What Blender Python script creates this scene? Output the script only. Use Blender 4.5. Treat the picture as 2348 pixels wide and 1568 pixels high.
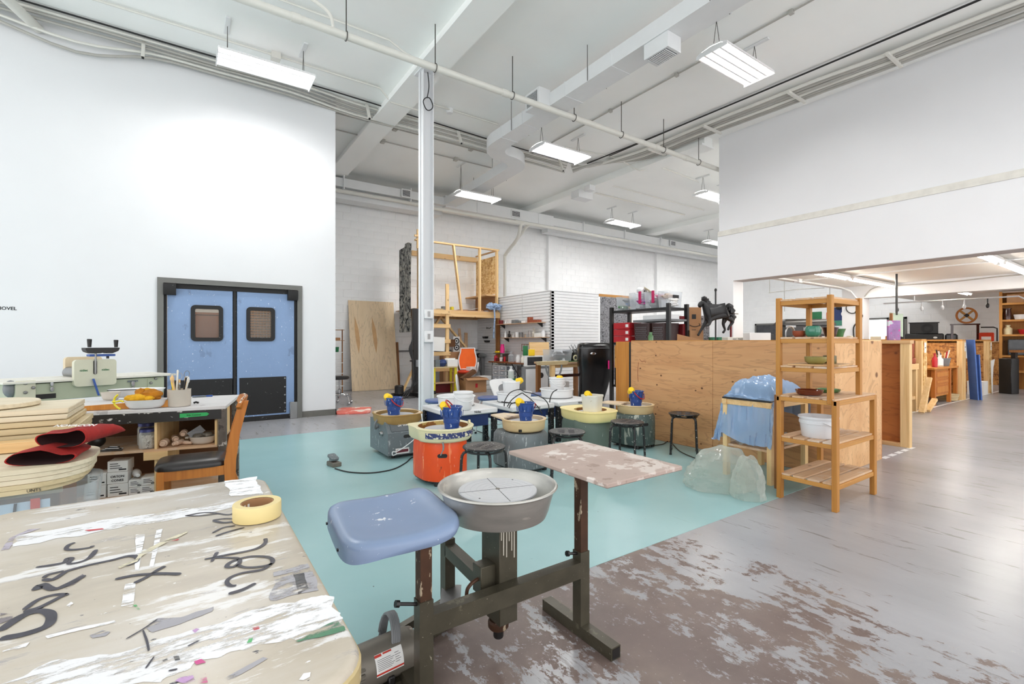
import bpy, bmesh, math, random
from mathutils import Vector, Matrix, noise as mnoise
for _o in list(bpy.data.objects):
    bpy.data.objects.remove(_o, do_unlink=True)
SC = bpy.context.scene
COL = SC.collection
PI = math.pi
rnd = random.Random(7)

# ------------------------------------------------------------------ camera
F, CX, CY, H = 1083.0, 1174.0, 784.0, 1.25
YAW = math.radians(34.5)
SN, CS = math.sin(YAW), math.cos(YAW)
cam = bpy.data.cameras.new('camera')
cam.sensor_width = 36.0
cam.lens = 36.0 * F / 2348.0
cam.clip_start, cam.clip_end = 0.05, 200
camo = bpy.data.objects.new('camera', cam)
camo.location = (0, 0, H)
camo.rotation_euler = (PI / 2, 0, -YAW)
COL.objects.link(camo)
SC.camera = camo
# ------------------------------------------------------------------ light and exposure
W = bpy.data.worlds.new('world')
SC.world = W
W.use_nodes = True
W.node_tree.nodes['Background'].inputs[0].default_value = (0.985, 0.99, 1.0, 1)
W.node_tree.nodes['Background'].inputs[1].default_value = 1.3
HIGHBAY_GLOW = 66.0       # radiance of the tubes in the high hall
STRIP_GLOW = 30.0         # radiance of the strip light tubes under the low ceiling
SC.view_settings.view_transform = 'Standard'
SC.view_settings.look = 'None'
SC.view_settings.gamma = 1.0
SC.view_settings.use_curve_mapping = False
SC.view_settings.exposure = 0.79
SC.cycles.max_bounces = 10
SC.cycles.diffuse_bounces = 6
SC.cycles.transparent_max_bounces = 16
SC.cycles.caustics_reflective = False
SC.cycles.caustics_refractive = False
SC.cycles.sample_clamp_indirect = 6.0

# ------------------------------------------------------------------ survey: photograph pixel -> place in the room
def ray(u, v):
    a, b = (u - CX) / F, (CY - v) / F
    return Vector((SN + a * CS, CS - a * SN, b))
def pz(u, v, z):
    r = ray(u, v); t = (z - H) / r.z
    return Vector((r.x * t, r.y * t, z))
def py(u, v, y):
    r = ray(u, v); t = y / r.y
    return Vector((r.x * t, y, H + r.z * t))
def pxx(u, v, x):
    r = ray(u, v); t = x / r.x
    return Vector((x, r.y * t, H + r.z * t))
def pt(u, v, t):
    r = ray(u, v)
    return Vector((r.x * t, r.y * t, H + r.z * t))

# ------------------------------------------------------------------ materials
def lin(c):
    c = c / 255.0
    return c / 12.92 if c <= 0.04045 else ((c + 0.055) / 1.055) ** 2.4
def rgb(r, g, b):
    return (lin(r), lin(g), lin(b), 1)
class NT:
    def __init__(s, name):
        s.m = bpy.data.materials.new(name); s.m.use_nodes = True
        s.t = s.m.node_tree; s.n = s.t.nodes; s.l = s.t.links
        s.b = s.n['Principled BSDF']
        s.tc = s.n.new('ShaderNodeTexCoord')
    def link(s, a, b): s.l.new(a, b)
    def mapping(s, scale=(1, 1, 1), rot=(0, 0, 0), loc=(0, 0, 0), src='Object'):
        m = s.n.new('ShaderNodeMapping')
        m.inputs['Scale'].default_value = scale; m.inputs['Rotation'].default_value = rot; m.inputs['Location'].default_value = loc
        s.link(s.tc.outputs[src], m.inputs[0]); return m.outputs[0]
    def noise(s, vec, scale, detail=4, rough=0.55, dist=0.0):
        n = s.n.new('ShaderNodeTexNoise')
        n.inputs['Scale'].default_value = scale; n.inputs['Detail'].default_value = detail
        n.inputs['Roughness'].default_value = rough; n.inputs['Distortion'].default_value = dist
        if vec is not None: s.link(vec, n.inputs['Vector'])
        return n.outputs[0]
    def ramp(s, fac, stops, interp='LINEAR'):
        r = s.n.new('ShaderNodeValToRGB'); r.color_ramp.interpolation = interp
        e = r.color_ramp.elements
        while len(e) > 1: e.remove(e[-1])
        e[0].position = stops[0][0]; e[0].color = stops[0][1]
        for p, c in stops[1:]:
            k = e.new(p); k.color = c
        s.link(fac, r.inputs[0]); return r.outputs[0]
    def step(s, fac, lo, hi):
        return s.ramp(fac, [(lo, (0, 0, 0, 1)), (hi, (1, 1, 1, 1))])
    def mix(s, fac, a, b):
        m = s.n.new('ShaderNodeMix'); m.data_type = 'RGBA'
        for sock, v in ((m.inputs[0], fac), (m.inputs[6], a), (m.inputs[7], b)):
            if hasattr(v, 'is_linked') or hasattr(v, 'links'): s.link(v, sock)
            else: sock.default_value = v
        return m.outputs[2]
    def math(s, op, a, b=0.0):
        m = s.n.new('ShaderNodeMath'); m.operation = op
        for sock, v in ((m.inputs[0], a), (m.inputs[1], b)):
            if hasattr(v, 'links'): s.link(v, sock)
            else: sock.default_value = v
        return m.outputs[0]
    def bump(s, h, strength=0.2, dist=0.01):
        b = s.n.new('ShaderNodeBump'); b.inputs['Strength'].default_value = strength; b.inputs['Distance'].default_value = dist
        s.link(h, b.inputs['Height']); s.link(b.outputs[0], s.b.inputs['Normal'])
    def out(s, col=None, rough=None, metal=None):
        for key, v in (('Base Color', col), ('Roughness', rough), ('Metallic', metal)):
            if v is None: continue
            if hasattr(v, 'links'): s.link(v, s.b.inputs[key])
            else: s.b.inputs[key].default_value = v
        return s.m
def plain(name, col, rough=0.5, metal=0.0, var=0.12, vs=6.0, spots=None, bump=0.0, coat=0.0, stretch=(1, 1, 1)):
    """a painted or moulded surface: slight mottling, optional list of splashes (scale, threshold, colour)"""
    k = NT(name); v = k.mapping(stretch)
    n = k.noise(v, vs, 5)
    dark = tuple(c * (1 - var) for c in col[:3]) + (1,)
    lite = tuple(min(1, c * (1 + var * .6)) for c in col[:3]) + (1,)
    c = k.ramp(n, [(0.3, dark), (0.7, lite)])
    for i, sp in enumerate(spots or []):
        sc, th, sc_col = sp[:3]; th = th - .065 if th > .635 else th; st = sp[3] if len(sp) > 3 else (1, 1, 1)
        m = k.step(k.noise(k.mapping(st, loc=(i * 3.1, 1.7 * i, .9 * i)), sc, 6, 0.6), th, th + 0.025)
        c = k.mix(m, c, sc_col)
    if bump: k.bump(n, bump, 0.01)
    if coat: k.b.inputs['Coat Weight'].default_value = coat
    return k.out(c, rough, metal)
def wood(name, a, b, axis=0, ringscale=9.0, rough=0.55, knots=True, worn=None):
    """sawn timber: grain along the given axis, a few knots"""
    k = NT(name)
    st = [9.0, 9.0, 9.0]; st[axis] = 0.55
    v = k.mapping(tuple(st))
    n1 = k.noise(v, 1.6, 6, 0.6, 0.8)
    st2 = [70.0, 70.0, 70.0]; st2[axis] = 2.0
    n2 = k.noise(k.mapping(tuple(st2)), 1.0, 3)
    c = k.ramp(n1, [(0.28, a), (0.5, tuple(.5 * (x + y) for x, y in zip(a, b))), (0.72, b)])
    c = k.mix(k.math('MULTIPLY', k.step(n2, .45, .75), .35), c, tuple(x * .72 for x in a[:3]) + (1,))
    if knots:
        st3 = [7.0, 7.0, 7.0]; st3[axis] = 3.2
        vo = k.n.new('ShaderNodeTexVoronoi'); vo.inputs['Scale'].default_value = 1.0
        k.link(k.mapping(tuple(st3)), vo.inputs['Vector'])
        kn = k.ramp(vo.outputs['Distance'], [(0.0, (1, 1, 1, 1)), (0.07, (.8, .8, .8, 1)), (0.12, (0, 0, 0, 1))])
        c = k.mix(kn, c, tuple(x * .3 for x in a[:3]) + (1,))
    if worn is not None:
        c = k.mix(k.step(k.noise(k.mapping((1, 1, 1)), 5, 6), .52, .66), c, worn)
    k.bump(n1, .08, .004)
    return k.out(c, rough)
def plywood(name, a, b, knotcol, sx=(1, 1, 1), swirl=1.0, knot_scale=3.2):
    """rotary-cut veneer: long cathedral lines, dark round knots"""
    k = NT(name)
    v = k.mapping(sx)
    n = k.noise(v, 2.0, 4, .55, .5 * swirl)
    w = k.math('SINE', k.math('MULTIPLY', n, 80.0))
    line = k.step(w, .62, .97)
    n2 = k.noise(v, 3.0, 5)
    c = k.ramp(n2, [(.3, a), (.7, b)])
    c = k.mix(k.math('MULTIPLY', line, .38), c, tuple(x * .6 for x in a[:3]) + (1,))
    vo = k.n.new('ShaderNodeTexVoronoi'); vo.inputs['Scale'].default_value = knot_scale
    k.link(k.mapping((1, 1, 1.3)), vo.inputs['Vector'])
    kn = k.ramp(vo.outputs['Distance'], [(0.0, (1, 1, 1, 1)), (0.06, (1, 1, 1, 1)), (0.11, (0, 0, 0, 1))])
    k2 = k.step(k.noise(k.mapping((1, 1, 1)), 2.3, 1), .40, .46)
    c = k.mix(k.math('MULTIPLY', kn, k2), c, knotcol)
    return k.out(c, .6)
def osb(name, a, b, d):
    k = NT(name)
    vo = k.n.new('ShaderNodeTexVoronoi'); vo.inputs['Scale'].default_value = 34.0
    k.link(k.mapping((1, 1, .45)), vo.inputs['Vector'])
    vo2 = k.n.new('ShaderNodeTexVoronoi'); vo2.inputs['Scale'].default_value = 24.0
    k.link(k.mapping((.5, .5, 1.1), rot=(.5, .4, .3)), vo2.inputs['Vector'])
    x = k.n.new('ShaderNodeSeparateColor'); k.link(vo.outputs['Color'], x.inputs[0])
    y = k.n.new('ShaderNodeSeparateColor'); k.link(vo2.outputs['Color'], y.inputs[0])
    f = k.math('MULTIPLY', k.math('ADD', x.outputs[0], y.outputs[1]), .5)
    c = k.ramp(f, [(.15, d), (.4, a), (.75, b)])
    k.bump(f, .25, .004)
    return k.out(c, .65)
def clear(name, col, alpha, rough=.15, trans=False):
    """thin clear plastic or film: part see-through, part glossy"""
    m = bpy.data.materials.new(name); m.use_nodes = True
    n, l = m.node_tree.nodes, m.node_tree.links
    b = n['Principled BSDF']; b.inputs['Base Color'].default_value = col; b.inputs['Roughness'].default_value = rough
    tr = n.new('ShaderNodeBsdfTransparent'); tr.inputs[0].default_value = tuple(.5 + .5 * c for c in col[:3]) + (1,)
    fr = n.new('ShaderNodeLayerWeight'); fr.inputs[0].default_value = .35
    mr = n.new('ShaderNodeMapRange'); mr.inputs[3].default_value = alpha; mr.inputs[4].default_value = min(1, alpha + .5)
    l.new(fr.outputs['Facing'], mr.inputs[0])
    mx = n.new('ShaderNodeMixShader'); l.new(mr.outputs[0], mx.inputs[0]); l.new(tr.outputs[0], mx.inputs[1]); l.new(b.outputs[0], mx.inputs[2])
    l.new(mx.outputs[0], n['Material Output'].inputs[0])
    return m
def glow(name, col, s):
    m = bpy.data.materials.new(name); m.use_nodes = True
    b = m.node_tree.nodes['Principled BSDF']
    b.inputs['Base Color'].default_value = (1, 1, 1, 1); b.inputs['Emission Color'].default_value = col; b.inputs['Emission Strength'].default_value = s
    return m

M = {}
M['wall'] = plain('wall_paint', rgb(224, 225, 227), .55, var=.02, vs=1.2)
M['ceil'] = plain('ceiling_paint', rgb(246, 248, 246), .5, var=.03, vs=.8)
M['lowceil'] = plain('low_ceiling_paint', rgb(238, 235, 228), .5, var=.02, vs=1)
M['block'] = plain('block_paint', rgb(243, 244, 244), .5, var=.03, vs=3, bump=.15)
M['duct'] = plain('duct_paint', rgb(222, 224, 225), .4, var=.02)
M['pipe'] = plain('pipe_paint', rgb(220, 219, 212), .4, var=.03)
M['conduit'] = plain('conduit_paint', rgb(176, 174, 168), .4, var=.05)
M['dark_cable'] = plain('dark_cable', rgb(28, 28, 29), .5)
M['rod'] = plain('threaded_rod', rgb(95, 92, 88), .4, .7)
M['white'] = plain('white_plastic', rgb(228, 229, 230), .35, var=.04)
M['offwhite'] = plain('off_white_plastic', rgb(222, 218, 206), .4, var=.06, spots=[(9, .68, rgb(190, 180, 160))])
M['black'] = plain('black_metal', rgb(24, 22, 22), .4, .0)
M['blackspk'] = plain('speckled_black_metal', rgb(20, 19, 20), .42, spots=[(60, .69, rgb(190, 188, 182))])
M['rubber'] = plain('black_rubber', rgb(17, 16, 17), .6, spots=[(26, .75, rgb(140, 140, 140))])
M['chrome'] = plain('chrome', rgb(200, 200, 202), .15, 1.0, var=.02)
M['steel'] = plain('brushed_steel', rgb(150, 150, 150), .35, .9)
M['greymetal'] = plain('grey_painted_frame', rgb(106, 106, 102), .45, var=.05)
M['kickgrey'] = plain('grey_baseboard', rgb(105, 104, 98), .5)
M['doorblue'] = plain('blue_door', rgb(128, 154, 192), .45, var=.06, vs=2.0,
                      spots=[(4, .69, rgb(114, 136, 170), (1, 1, .6)), (34, .725, rgb(226, 230, 236), (1.4, 1, .6))])
M['pine'] = wood('pine_x', rgb(172, 114, 46), rgb(202, 148, 74), 0)
M['pineY'] = wood('pine_y', rgb(172, 114, 46), rgb(202, 148, 74), 1)
M['pineZ'] = wood('pine_z', rgb(166, 106, 38), rgb(194, 138, 62), 2)
M['paleX'] = wood('pale_lumber_x', rgb(214, 170, 112), rgb(236, 204, 152), 0)
M['paleZ'] = wood('pale_lumber_z', rgb(214, 172, 112), rgb(238, 208, 156), 2)
M['brownZ'] = wood('brown_lumber', rgb(118, 74, 34), rgb(150, 98, 48), 2)
M['oakZ'] = wood('golden_oak', rgb(176, 108, 34), rgb(206, 140, 58), 2, knots=False)
M['chairwood'] = wood('chair_wood', rgb(160, 88, 22), rgb(196, 120, 42), 2, knots=False)
M['slat'] = wood('shelf_slat', rgb(188, 148, 112), rgb(214, 180, 144), 0, worn=rgb(206, 186, 168))
M['slatY'] = wood('shelf_slat_y', rgb(192, 146, 96), rgb(214, 176, 126), 1)
M['ply'] = plywood('plywood_tan', rgb(198, 144, 96), rgb(216, 166, 116), rgb(88, 50, 22), (1, .30, 2.0), .8, 6.0)
M['plyend'] = plywood('plywood_wavy', rgb(200, 150, 100), rgb(222, 178, 128), rgb(120, 76, 36), (1.5, 1.5, .8), 2.4, 2.4)
M['plydark'] = plywood('plywood_orange', rgb(168, 98, 44), rgb(190, 120, 60), rgb(70, 34, 12), (1, .5, 1.5), 1.0, 3.4)
M['plypale'] = plywood('plywood_birch', rgb(218, 194, 158), rgb(230, 208, 174), rgb(186, 136, 86), (1.6, 1, .35), .8, 2.0)
M['osb'] = osb('osb_board', rgb(206, 160, 92), rgb(232, 202, 146), rgb(180, 132, 72))
M['osbdark'] = osb('osb_board_dark', rgb(172, 116, 58), rgb(200, 146, 78), rgb(124, 76, 34))
M['card'] = plain('cardboard', rgb(164, 122, 84), .75, var=.08)
M['carddark'] = plain('dark_cardboard', rgb(96, 62, 34), .8)
M['paper'] = plain('paper', rgb(230, 229, 226), .7, var=.02)
M['ink'] = plain('black_ink', rgb(26, 26, 30), .6)
M['pink'] = plain('pink_plastic', rgb(226, 40, 130), .4)
M['magenta'] = plain('magenta_lid', rgb(190, 20, 90), .4)
M['red'] = plain('red_plastic', rgb(178, 26, 36), .4)
M['darkred'] = plain('dark_red_plastic', rgb(104, 16, 22), .45)
M['yellow'] = plain('yellow_plastic', rgb(244, 202, 26), .45, var=.08, spots=[(20, .7, rgb(226, 160, 30))])
M['yellowpaint'] = plain('yellow_paint', rgb(224, 208, 40), .5)
M['green'] = plain('green_plastic', rgb(30, 110, 66), .45)
M['tape'] = plain('green_tape', rgb(40, 160, 84), .5, var=.04)
M['pailblue'] = plain('pail_blue', rgb(42, 74, 142), .35, var=.12, spots=[(40, .70, rgb(196, 204, 222), (1, 1, .45))])
M['navy'] = plain('navy_panel', rgb(30, 52, 104), .4)
M['stoolblue'] = plain('blue_vinyl', rgb(82, 100, 150), .3, var=.06)
M['slabblue'] = plain('lever_blue', rgb(44, 82, 160), .35)
M['machine'] = plain('machine_cream', rgb(206, 204, 182), .4, var=.03)
M['machinegreen'] = plain('machine_green', rgb(172, 178, 154), .45, var=.04)
M['leather'] = plain('black_vinyl', rgb(40, 36, 36), .35, var=.2, vs=14, spots=[(8, .70, rgb(88, 80, 78), (1, .4, 1))])
M['cream'] = plain('cream_pan', rgb(226, 216, 176), .4, var=.05, spots=[(7, .72, rgb(196, 170, 110))])
M['tanpan'] = plain('tan_pan', rgb(214, 186, 140), .4, var=.06, spots=[(6, .70, rgb(230, 210, 176))])
M['tanpan_rim'] = plain('tan_rim', rgb(222, 200, 170), .45, var=.08, spots=[(7, .66, rgb(188, 166, 148))])
M['yelpan'] = plain('yellow_pan', rgb(240, 220, 152), .4, var=.04)
M['brownpan'] = plain('brown_pan', rgb(164, 130, 74), .5, var=.12)
M['clay'] = plain('clay_residue', rgb(150, 96, 40), .6, var=.25, spots=[(8, .56, rgb(206, 176, 104))])
M['blueprint'] = plain('worn_blue_band', rgb(44, 54, 104), .5, var=.2, spots=[(34, .55, rgb(214, 208, 180), (1, 1, 1.2)), (14, .62, rgb(196, 198, 196))])
M['wheelgrey'] = plain('wheel_grey', rgb(104, 112, 116), .4, var=.1, spots=[(16, .70, rgb(168, 172, 174), (2.2, 2.2, .5)), (50, .72, rgb(214, 214, 210))])
M['wheelgrey2'] = plain('wheel_dusty_grey', rgb(108, 114, 116), .5, var=.16, spots=[(9, .60, rgb(138, 144, 146), (2, 2, .4)), (30, .70, rgb(196, 198, 196), (2, 2, .25))])
M['wheelgreen'] = plain('wheel_green_grey', rgb(96, 110, 100), .45, var=.08, spots=[(14, .73, rgb(150, 158, 148), (2, 2, .4))])
M['wheeldark'] = plain('wheel_dark_grey', rgb(78, 92, 88), .45, var=.15, spots=[(11, .64, rgb(176, 178, 166), (2, 2, .35)), (36, .70, rgb(206, 206, 200))])
M['wheelorange'] = plain('wheel_orange', rgb(228, 76, 18), .4, var=.06, spots=[(17, .68, rgb(240, 132, 84), (2.4, 2.4, .22)), (24, .74, rgb(246, 214, 190), (1.6, 1.6, .35)), (14, .76, rgb(130, 52, 24), (2, 2, .5))])
M['head'] = plain('aluminium_head', rgb(196, 197, 200), .45, .35, var=.05, vs=3)
M['panmetal'] = plain('spun_aluminium', rgb(186, 184, 178), .36, .7, var=.22, vs=3.5, stretch=(1, 1, 4), spots=[(5, .63, rgb(200, 197, 190), (1, 1, 3.5))])
M['olivesteel'] = plain('olive_painted_steel', rgb(78, 73, 60), .42, .3, var=.25, vs=9, spots=[(8, .63, rgb(104, 98, 82)), (90, .745, rgb(170, 162, 142))])
M['rusty'] = plain('rusty_steel', rgb(74, 46, 28), .6, .2, var=.3, vs=11, spots=[(26, .66, rgb(176, 158, 134), (1.5, 1.5, .5))])
M['seatblue'] = plain('seat_blue', rgb(130, 149, 180), .28, var=.03, spots=[(16, .735, rgb(230, 233, 238), (1, 1, 1)), (45, .76, rgb(226, 230, 236))])
M['claytable'] = plain('clay_board', rgb(178, 158, 148), .7, var=.12, vs=5, spots=[(5, .56, rgb(204, 192, 184)), (11, .60, rgb(156, 136, 124)), (5.2, .66, rgb(216, 207, 200))])
M['motor'] = plain('motor_grey', rgb(118, 112, 102), .45, .3, var=.15)
M['bat'] = wood('bat_board', rgb(206, 190, 160), rgb(228, 216, 190), 0, knots=False)
M['bat2'] = wood('bat_board_dirty', rgb(186, 164, 122), rgb(214, 196, 158), 0, knots=False)
M['bench'] = plain('bench_top', rgb(206, 203, 202), .5, var=.1, vs=3, spots=[(6, .62, rgb(176, 172, 172), (1, .3, 1))])
M['benchdark'] = plain('bench_black_edge', rgb(34, 30, 28), .5, var=.3, spots=[(18, .68, rgb(200, 196, 190), (1, 1, 1.5)), (4, .72, rgb(120, 112, 104))])
M['benchleg'] = plain('bench_leg', rgb(96, 88, 80), .6, var=.4, vs=9, spots=[(9, .55, rgb(60, 52, 48)), (14, .66, rgb(190, 184, 176))])
M['redcloth'] = plain('red_towel', rgb(150, 24, 18), .9, var=.25, vs=16, bump=.3)
M['sponge'] = plain('sponge_gold', rgb(214, 160, 24), .9, var=.25, vs=22, bump=.6)
M['spongebrown'] = plain('sponge_brown', rgb(176, 112, 22), .95, var=.4, vs=16, bump=.9)
M['bowl'] = plain('white_ceramic', rgb(226, 226, 226), .25, var=.03)
M['greyceramic'] = plain('clay_coated_pot', rgb(196, 188, 176), .6, var=.08)
M['claypiece'] = plain('bisque_clay', rgb(206, 178, 154), .7, var=.08)
M['beads'] = plain('beads', rgb(196, 186, 172), .5, var=.1, vs=60, spots=[(70, .55, rgb(110, 96, 84)), (90, .6, rgb(236, 230, 222))])
M['tealglaze'] = plain('teal_glaze', rgb(58, 130, 106), .15, var=.14, vs=12, coat=.4)
M['brownglaze'] = plain('brown_glaze', rgb(104, 44, 20), .18, var=.2, coat=.4)
M['darkglaze'] = plain('dark_red_glaze', rgb(64, 26, 20), .18, var=.3, coat=.4)
M['greenglaze'] = plain('green_glaze', rgb(70, 118, 66), .18, var=.3, vs=14, coat=.4)
M['oliveglaze'] = plain('olive_glaze', rgb(150, 142, 82), .3, var=.12)
M['terracotta'] = plain('terracotta', rgb(150, 74, 46), .5, var=.15)
M['bluefilm'] = clear('blue_plastic_sheet', rgb(160, 192, 230), .55, .2)
M['clearfilm'] = clear('clear_plastic_film', rgb(218, 222, 214), .20, .10)
M['clearbin'] = clear('clear_bin_plastic', rgb(226, 230, 234), .20, .15)
M['smokebin'] = clear('drawer_plastic', rgb(196, 202, 210), .45, .2)
M['jar'] = clear('jar_glass', rgb(232, 236, 236), .18, .06)
M['pane'] = clear('door_glass', rgb(214, 214, 210), .10, .04)
M['clothgrey'] = plain('patterned_curtain', rgb(128, 128, 132), .9, var=.1, spots=[(26, .56, rgb(52, 52, 56)), (34, .60, rgb(190, 190, 192))])
M['camo'] = plain('camo_fabric', rgb(126, 126, 122), .9, var=.3, spots=[(8, .50, rgb(176, 174, 166), (2, 2, 1)), (10, .54, rgb(42, 44, 46), (2, 2, 1)), (6, .66, rgb(186, 180, 164), (2, 2, 1))])
M['mesh_orange'] = plain('orange_mesh', rgb(232, 98, 12), .7, var=.06)
M['orangeseat'] = plain('red_orange_seat', rgb(206, 58, 22), .8)
M['rag'] = plain('blue_rag', rgb(150, 172, 204), .9, var=.3, vs=20, spots=[(18, .6, rgb(60, 72, 96))])
M['masktape'] = plain('masking_tape', rgb(226, 206, 146), .5, var=.03)
M['lavender'] = plain('lavender_board', rgb(186, 164, 214), .6)
M['bluefoam'] = plain('blue_board', rgb(70, 104, 170), .6)
M['glass_dark'] = plain('dark_window', rgb(58, 60, 64), .15, var=.3)
M['daylight'] = glow('window_daylight', (.9, .95, 1, 1), 1.6)
M['tube'] = glow('fluorescent_tube', (1, .985, .96, 1), HIGHBAY_GLOW)
M['striptube'] = glow('strip_tube', (1, .95, .87, 1), STRIP_GLOW)
M['reflector'] = plain('lamp_reflector', rgb(238, 238, 238), .3, var=.01)
M['tooth'] = plain('grey_plastic', rgb(120, 122, 124), .45)
M['woodbrown'] = plain('brown_veneer', rgb(112, 62, 28), .5, var=.15, stretch=(3, 3, .5))
M['chalkred'] = plain('red_board', rgb(224, 112, 98), .6, var=.1, spots=[(3.2, .53, rgb(232, 212, 200))])
M['purple'] = plain('purple_print', rgb(150, 110, 160), .5, var=.3, vs=12, spots=[(9, .55, rgb(206, 60, 150)), (7, .6, rgb(190, 196, 200))])
M['steelstool'] = plain('gunmetal_stool', rgb(130, 118, 104), .35, .7)

# ------------------------------------------------------------------ mesh builder
class MB:
    def __init__(s): s.v = []; s.f = []; s.x = None
    def at(s, m): s.x = m; return s
    def add(s, vs, fs):
        o = len(s.v)
        for p in vs:
            p = Vector(p)
            s.v.append(tuple(s.x @ p) if s.x is not None else tuple(p))
        for f in fs: s.f.append(tuple(o + i for i in f))
        return s
    def box(s, x0, y0, z0, x1, y1, z1, c=0.0):
        if x0 > x1: x0, x1 = x1, x0
        if y0 > y1: y0, y1 = y1, y0
        if z0 > z1: z0, z1 = z1, z0
        c = min(c, .45 * min(x1 - x0, y1 - y0, z1 - z0))
        if c <= 0:
            return s.add([(x0, y0, z0), (x1, y0, z0), (x1, y1, z0), (x0, y1, z0), (x0, y0, z1), (x1, y0, z1), (x1, y1, z1), (x0, y1, z1)],
                         [(3, 2, 1, 0), (4, 5, 6, 7), (0, 1, 5, 4), (1, 2, 6, 5), (2, 3, 7, 6), (3, 0, 4, 7)])
        bm = bmesh.new()
        bmesh.ops.create_cube(bm, size=1)
        for q in bm.verts:
            q.co = Vector(((x0 + x1) / 2 + q.co.x * (x1 - x0), (y0 + y1) / 2 + q.co.y * (y1 - y0), (z0 + z1) / 2 + q.co.z * (z1 - z0)))
        bmesh.ops.bevel(bm, geom=list(bm.edges), offset=c, segments=1, affect='EDGES', profile=.5)
        bm.verts.index_update()
        s.add([q.co.copy() for q in bm.verts], [tuple(q.index for q in f.verts) for f in bm.faces])
        bm.free(); return s
    def bar(s, a, b, w, h=None, up=(0, 0, 1)):
        """rectangular bar from a to b; w across, h along up"""
        h = h or w; a, b = Vector(a), Vector(b); d = (b - a).normalized(); up = Vector(up)
        if abs(d.dot(up)) > .98: up = Vector((0, 1, 0))
        r = d.cross(up).normalized() * w / 2; q = r.normalized().cross(d).normalized() * h / 2
        vs = [a - r - q, a + r - q, a + r + q, a - r + q, b - r - q, b + r - q, b + r + q, b - r + q]
        return s.add(vs, [(3, 2, 1, 0), (4, 5, 6, 7), (0, 1, 5, 4), (1, 2, 6, 5), (2, 3, 7, 6), (3, 0, 4, 7)])
    def tube(s, pts, r, n=8, closed=False, taper=None):
        pts = [Vector(p) for p in pts]; m = len(pts); rings = []
        prev = None
        for i, p in enumerate(pts):
            if closed: d = pts[(i + 1) % m] - pts[i - 1]
            else: d = pts[min(i + 1, m - 1)] - pts[max(i - 1, 0)]
            d = d.normalized() if d.length > 1e-9 else Vector((0, 0, 1))
            if prev is None:
                ref = Vector((0, 0, 1)) if abs(d.z) < .9 else Vector((1, 0, 0))
                x = d.cross(ref).normalized()
            else:
                x = prev - d * prev.dot(d)
                x = x.normalized() if x.length > 1e-6 else d.orthogonal().normalized()
            prev = x; y = d.cross(x)
            rr = r if taper is None else taper[i]
            rings.append([p + (x * math.cos(2 * PI * k / n) + y * math.sin(2 * PI * k / n)) * rr for k in range(n)])
        vs = [q for g in rings for q in g]; fs = []
        for i in range(m if closed else m - 1):
            j = (i + 1) % m
            for k in range(n):
                fs.append((i * n + k, i * n + (k + 1) % n, j * n + (k + 1) % n, j * n + k))
        if not closed:
            fs.append(tuple(reversed(range(n)))); fs.append(tuple(range((m - 1) * n, m * n)))
        return s.add(vs, fs)
    def lathe(s, prof, c=(0, 0, 0), n=24, sx=1.0, sy=1.0):
        vs = []; fs = []; rows = []
        for r, z in prof:
            if r < 1e-6:
                rows.append([len(vs)]); vs.append((c[0], c[1], c[2] + z))
            else:
                rows.append(list(range(len(vs), len(vs) + n)))
                vs += [(c[0] + r * sx * math.cos(2 * PI * k / n), c[1] + r * sy * math.sin(2 * PI * k / n), c[2] + z) for k in range(n)]
        for a, b in zip(rows, rows[1:]):
            for k in range(n):
                k2 = (k + 1) % n
                if len(a) == 1 and len(b) == 1: continue
                if len(a) == 1: fs.append((a[0], b[k2], b[k]))
                elif len(b) == 1: fs.append((a[k], a[k2], b[0]))
                else: fs.append((a[k], a[k2], b[k2], b[k]))
        return s.add(vs, fs)
    def prism(s, poly, z0, z1):
        n = len(poly)
        vs = [(x, y, z0) for x, y in poly] + [(x, y, z1) for x, y in poly]
        return s.add(vs, [tuple(reversed(range(n))), tuple(range(n, 2 * n))] + [(i, (i + 1) % n, n + (i + 1) % n, n + i) for i in range(n)])
    def loops(s, loops, cap0=True, cap1=True):
        n = len(loops[0]); vs = [p for L in loops for p in L]; fs = []
        for i in range(len(loops) - 1):
            for k in range(n):
                fs.append((i * n + k, i * n + (k + 1) % n, (i + 1) * n + (k + 1) % n, (i + 1) * n + k))
        if cap0: fs.append(tuple(reversed(range(n))))
        if cap1: fs.append(tuple(range((len(loops) - 1) * n, len(loops) * n)))
        return s.add(vs, fs)
    def surf(s, fn, nu, nv):
        vs = [fn(i / nu, j / nv) for j in range(nv + 1) for i in range(nu + 1)]
        return s.add(vs, [(j * (nu + 1) + i, j * (nu + 1) + i + 1, (j + 1) * (nu + 1) + i + 1, (j + 1) * (nu + 1) + i) for j in range(nv) for i in range(nu)])
    def ball(s, c, rx, ry=None, rz=None, n=12, m=8, wob=0.0, seed=0):
        ry = ry or rx; rz = rz or rx; prof = []
        vs = []; fs = []
        for j in range(m + 1):
            th = PI * j / m
            for k in range(n):
                ph = 2 * PI * k / n
                d = Vector((math.sin(th) * math.cos(ph), math.sin(th) * math.sin(ph), -math.cos(th)))
                f = 1 + wob * mnoise.noise(d * 2.3 + Vector((seed * 7.1, seed * 3.3, 0)))
                vs.append((c[0] + d.x * rx * f, c[1] + d.y * ry * f, c[2] + d.z * rz * f))
        for j in range(m):
            for k in range(n):
                fs.append((j * n + k, j * n + (k + 1) % n, (j + 1) * n + (k + 1) % n, (j + 1) * n + k))
        return s.add(vs, fs)
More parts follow.
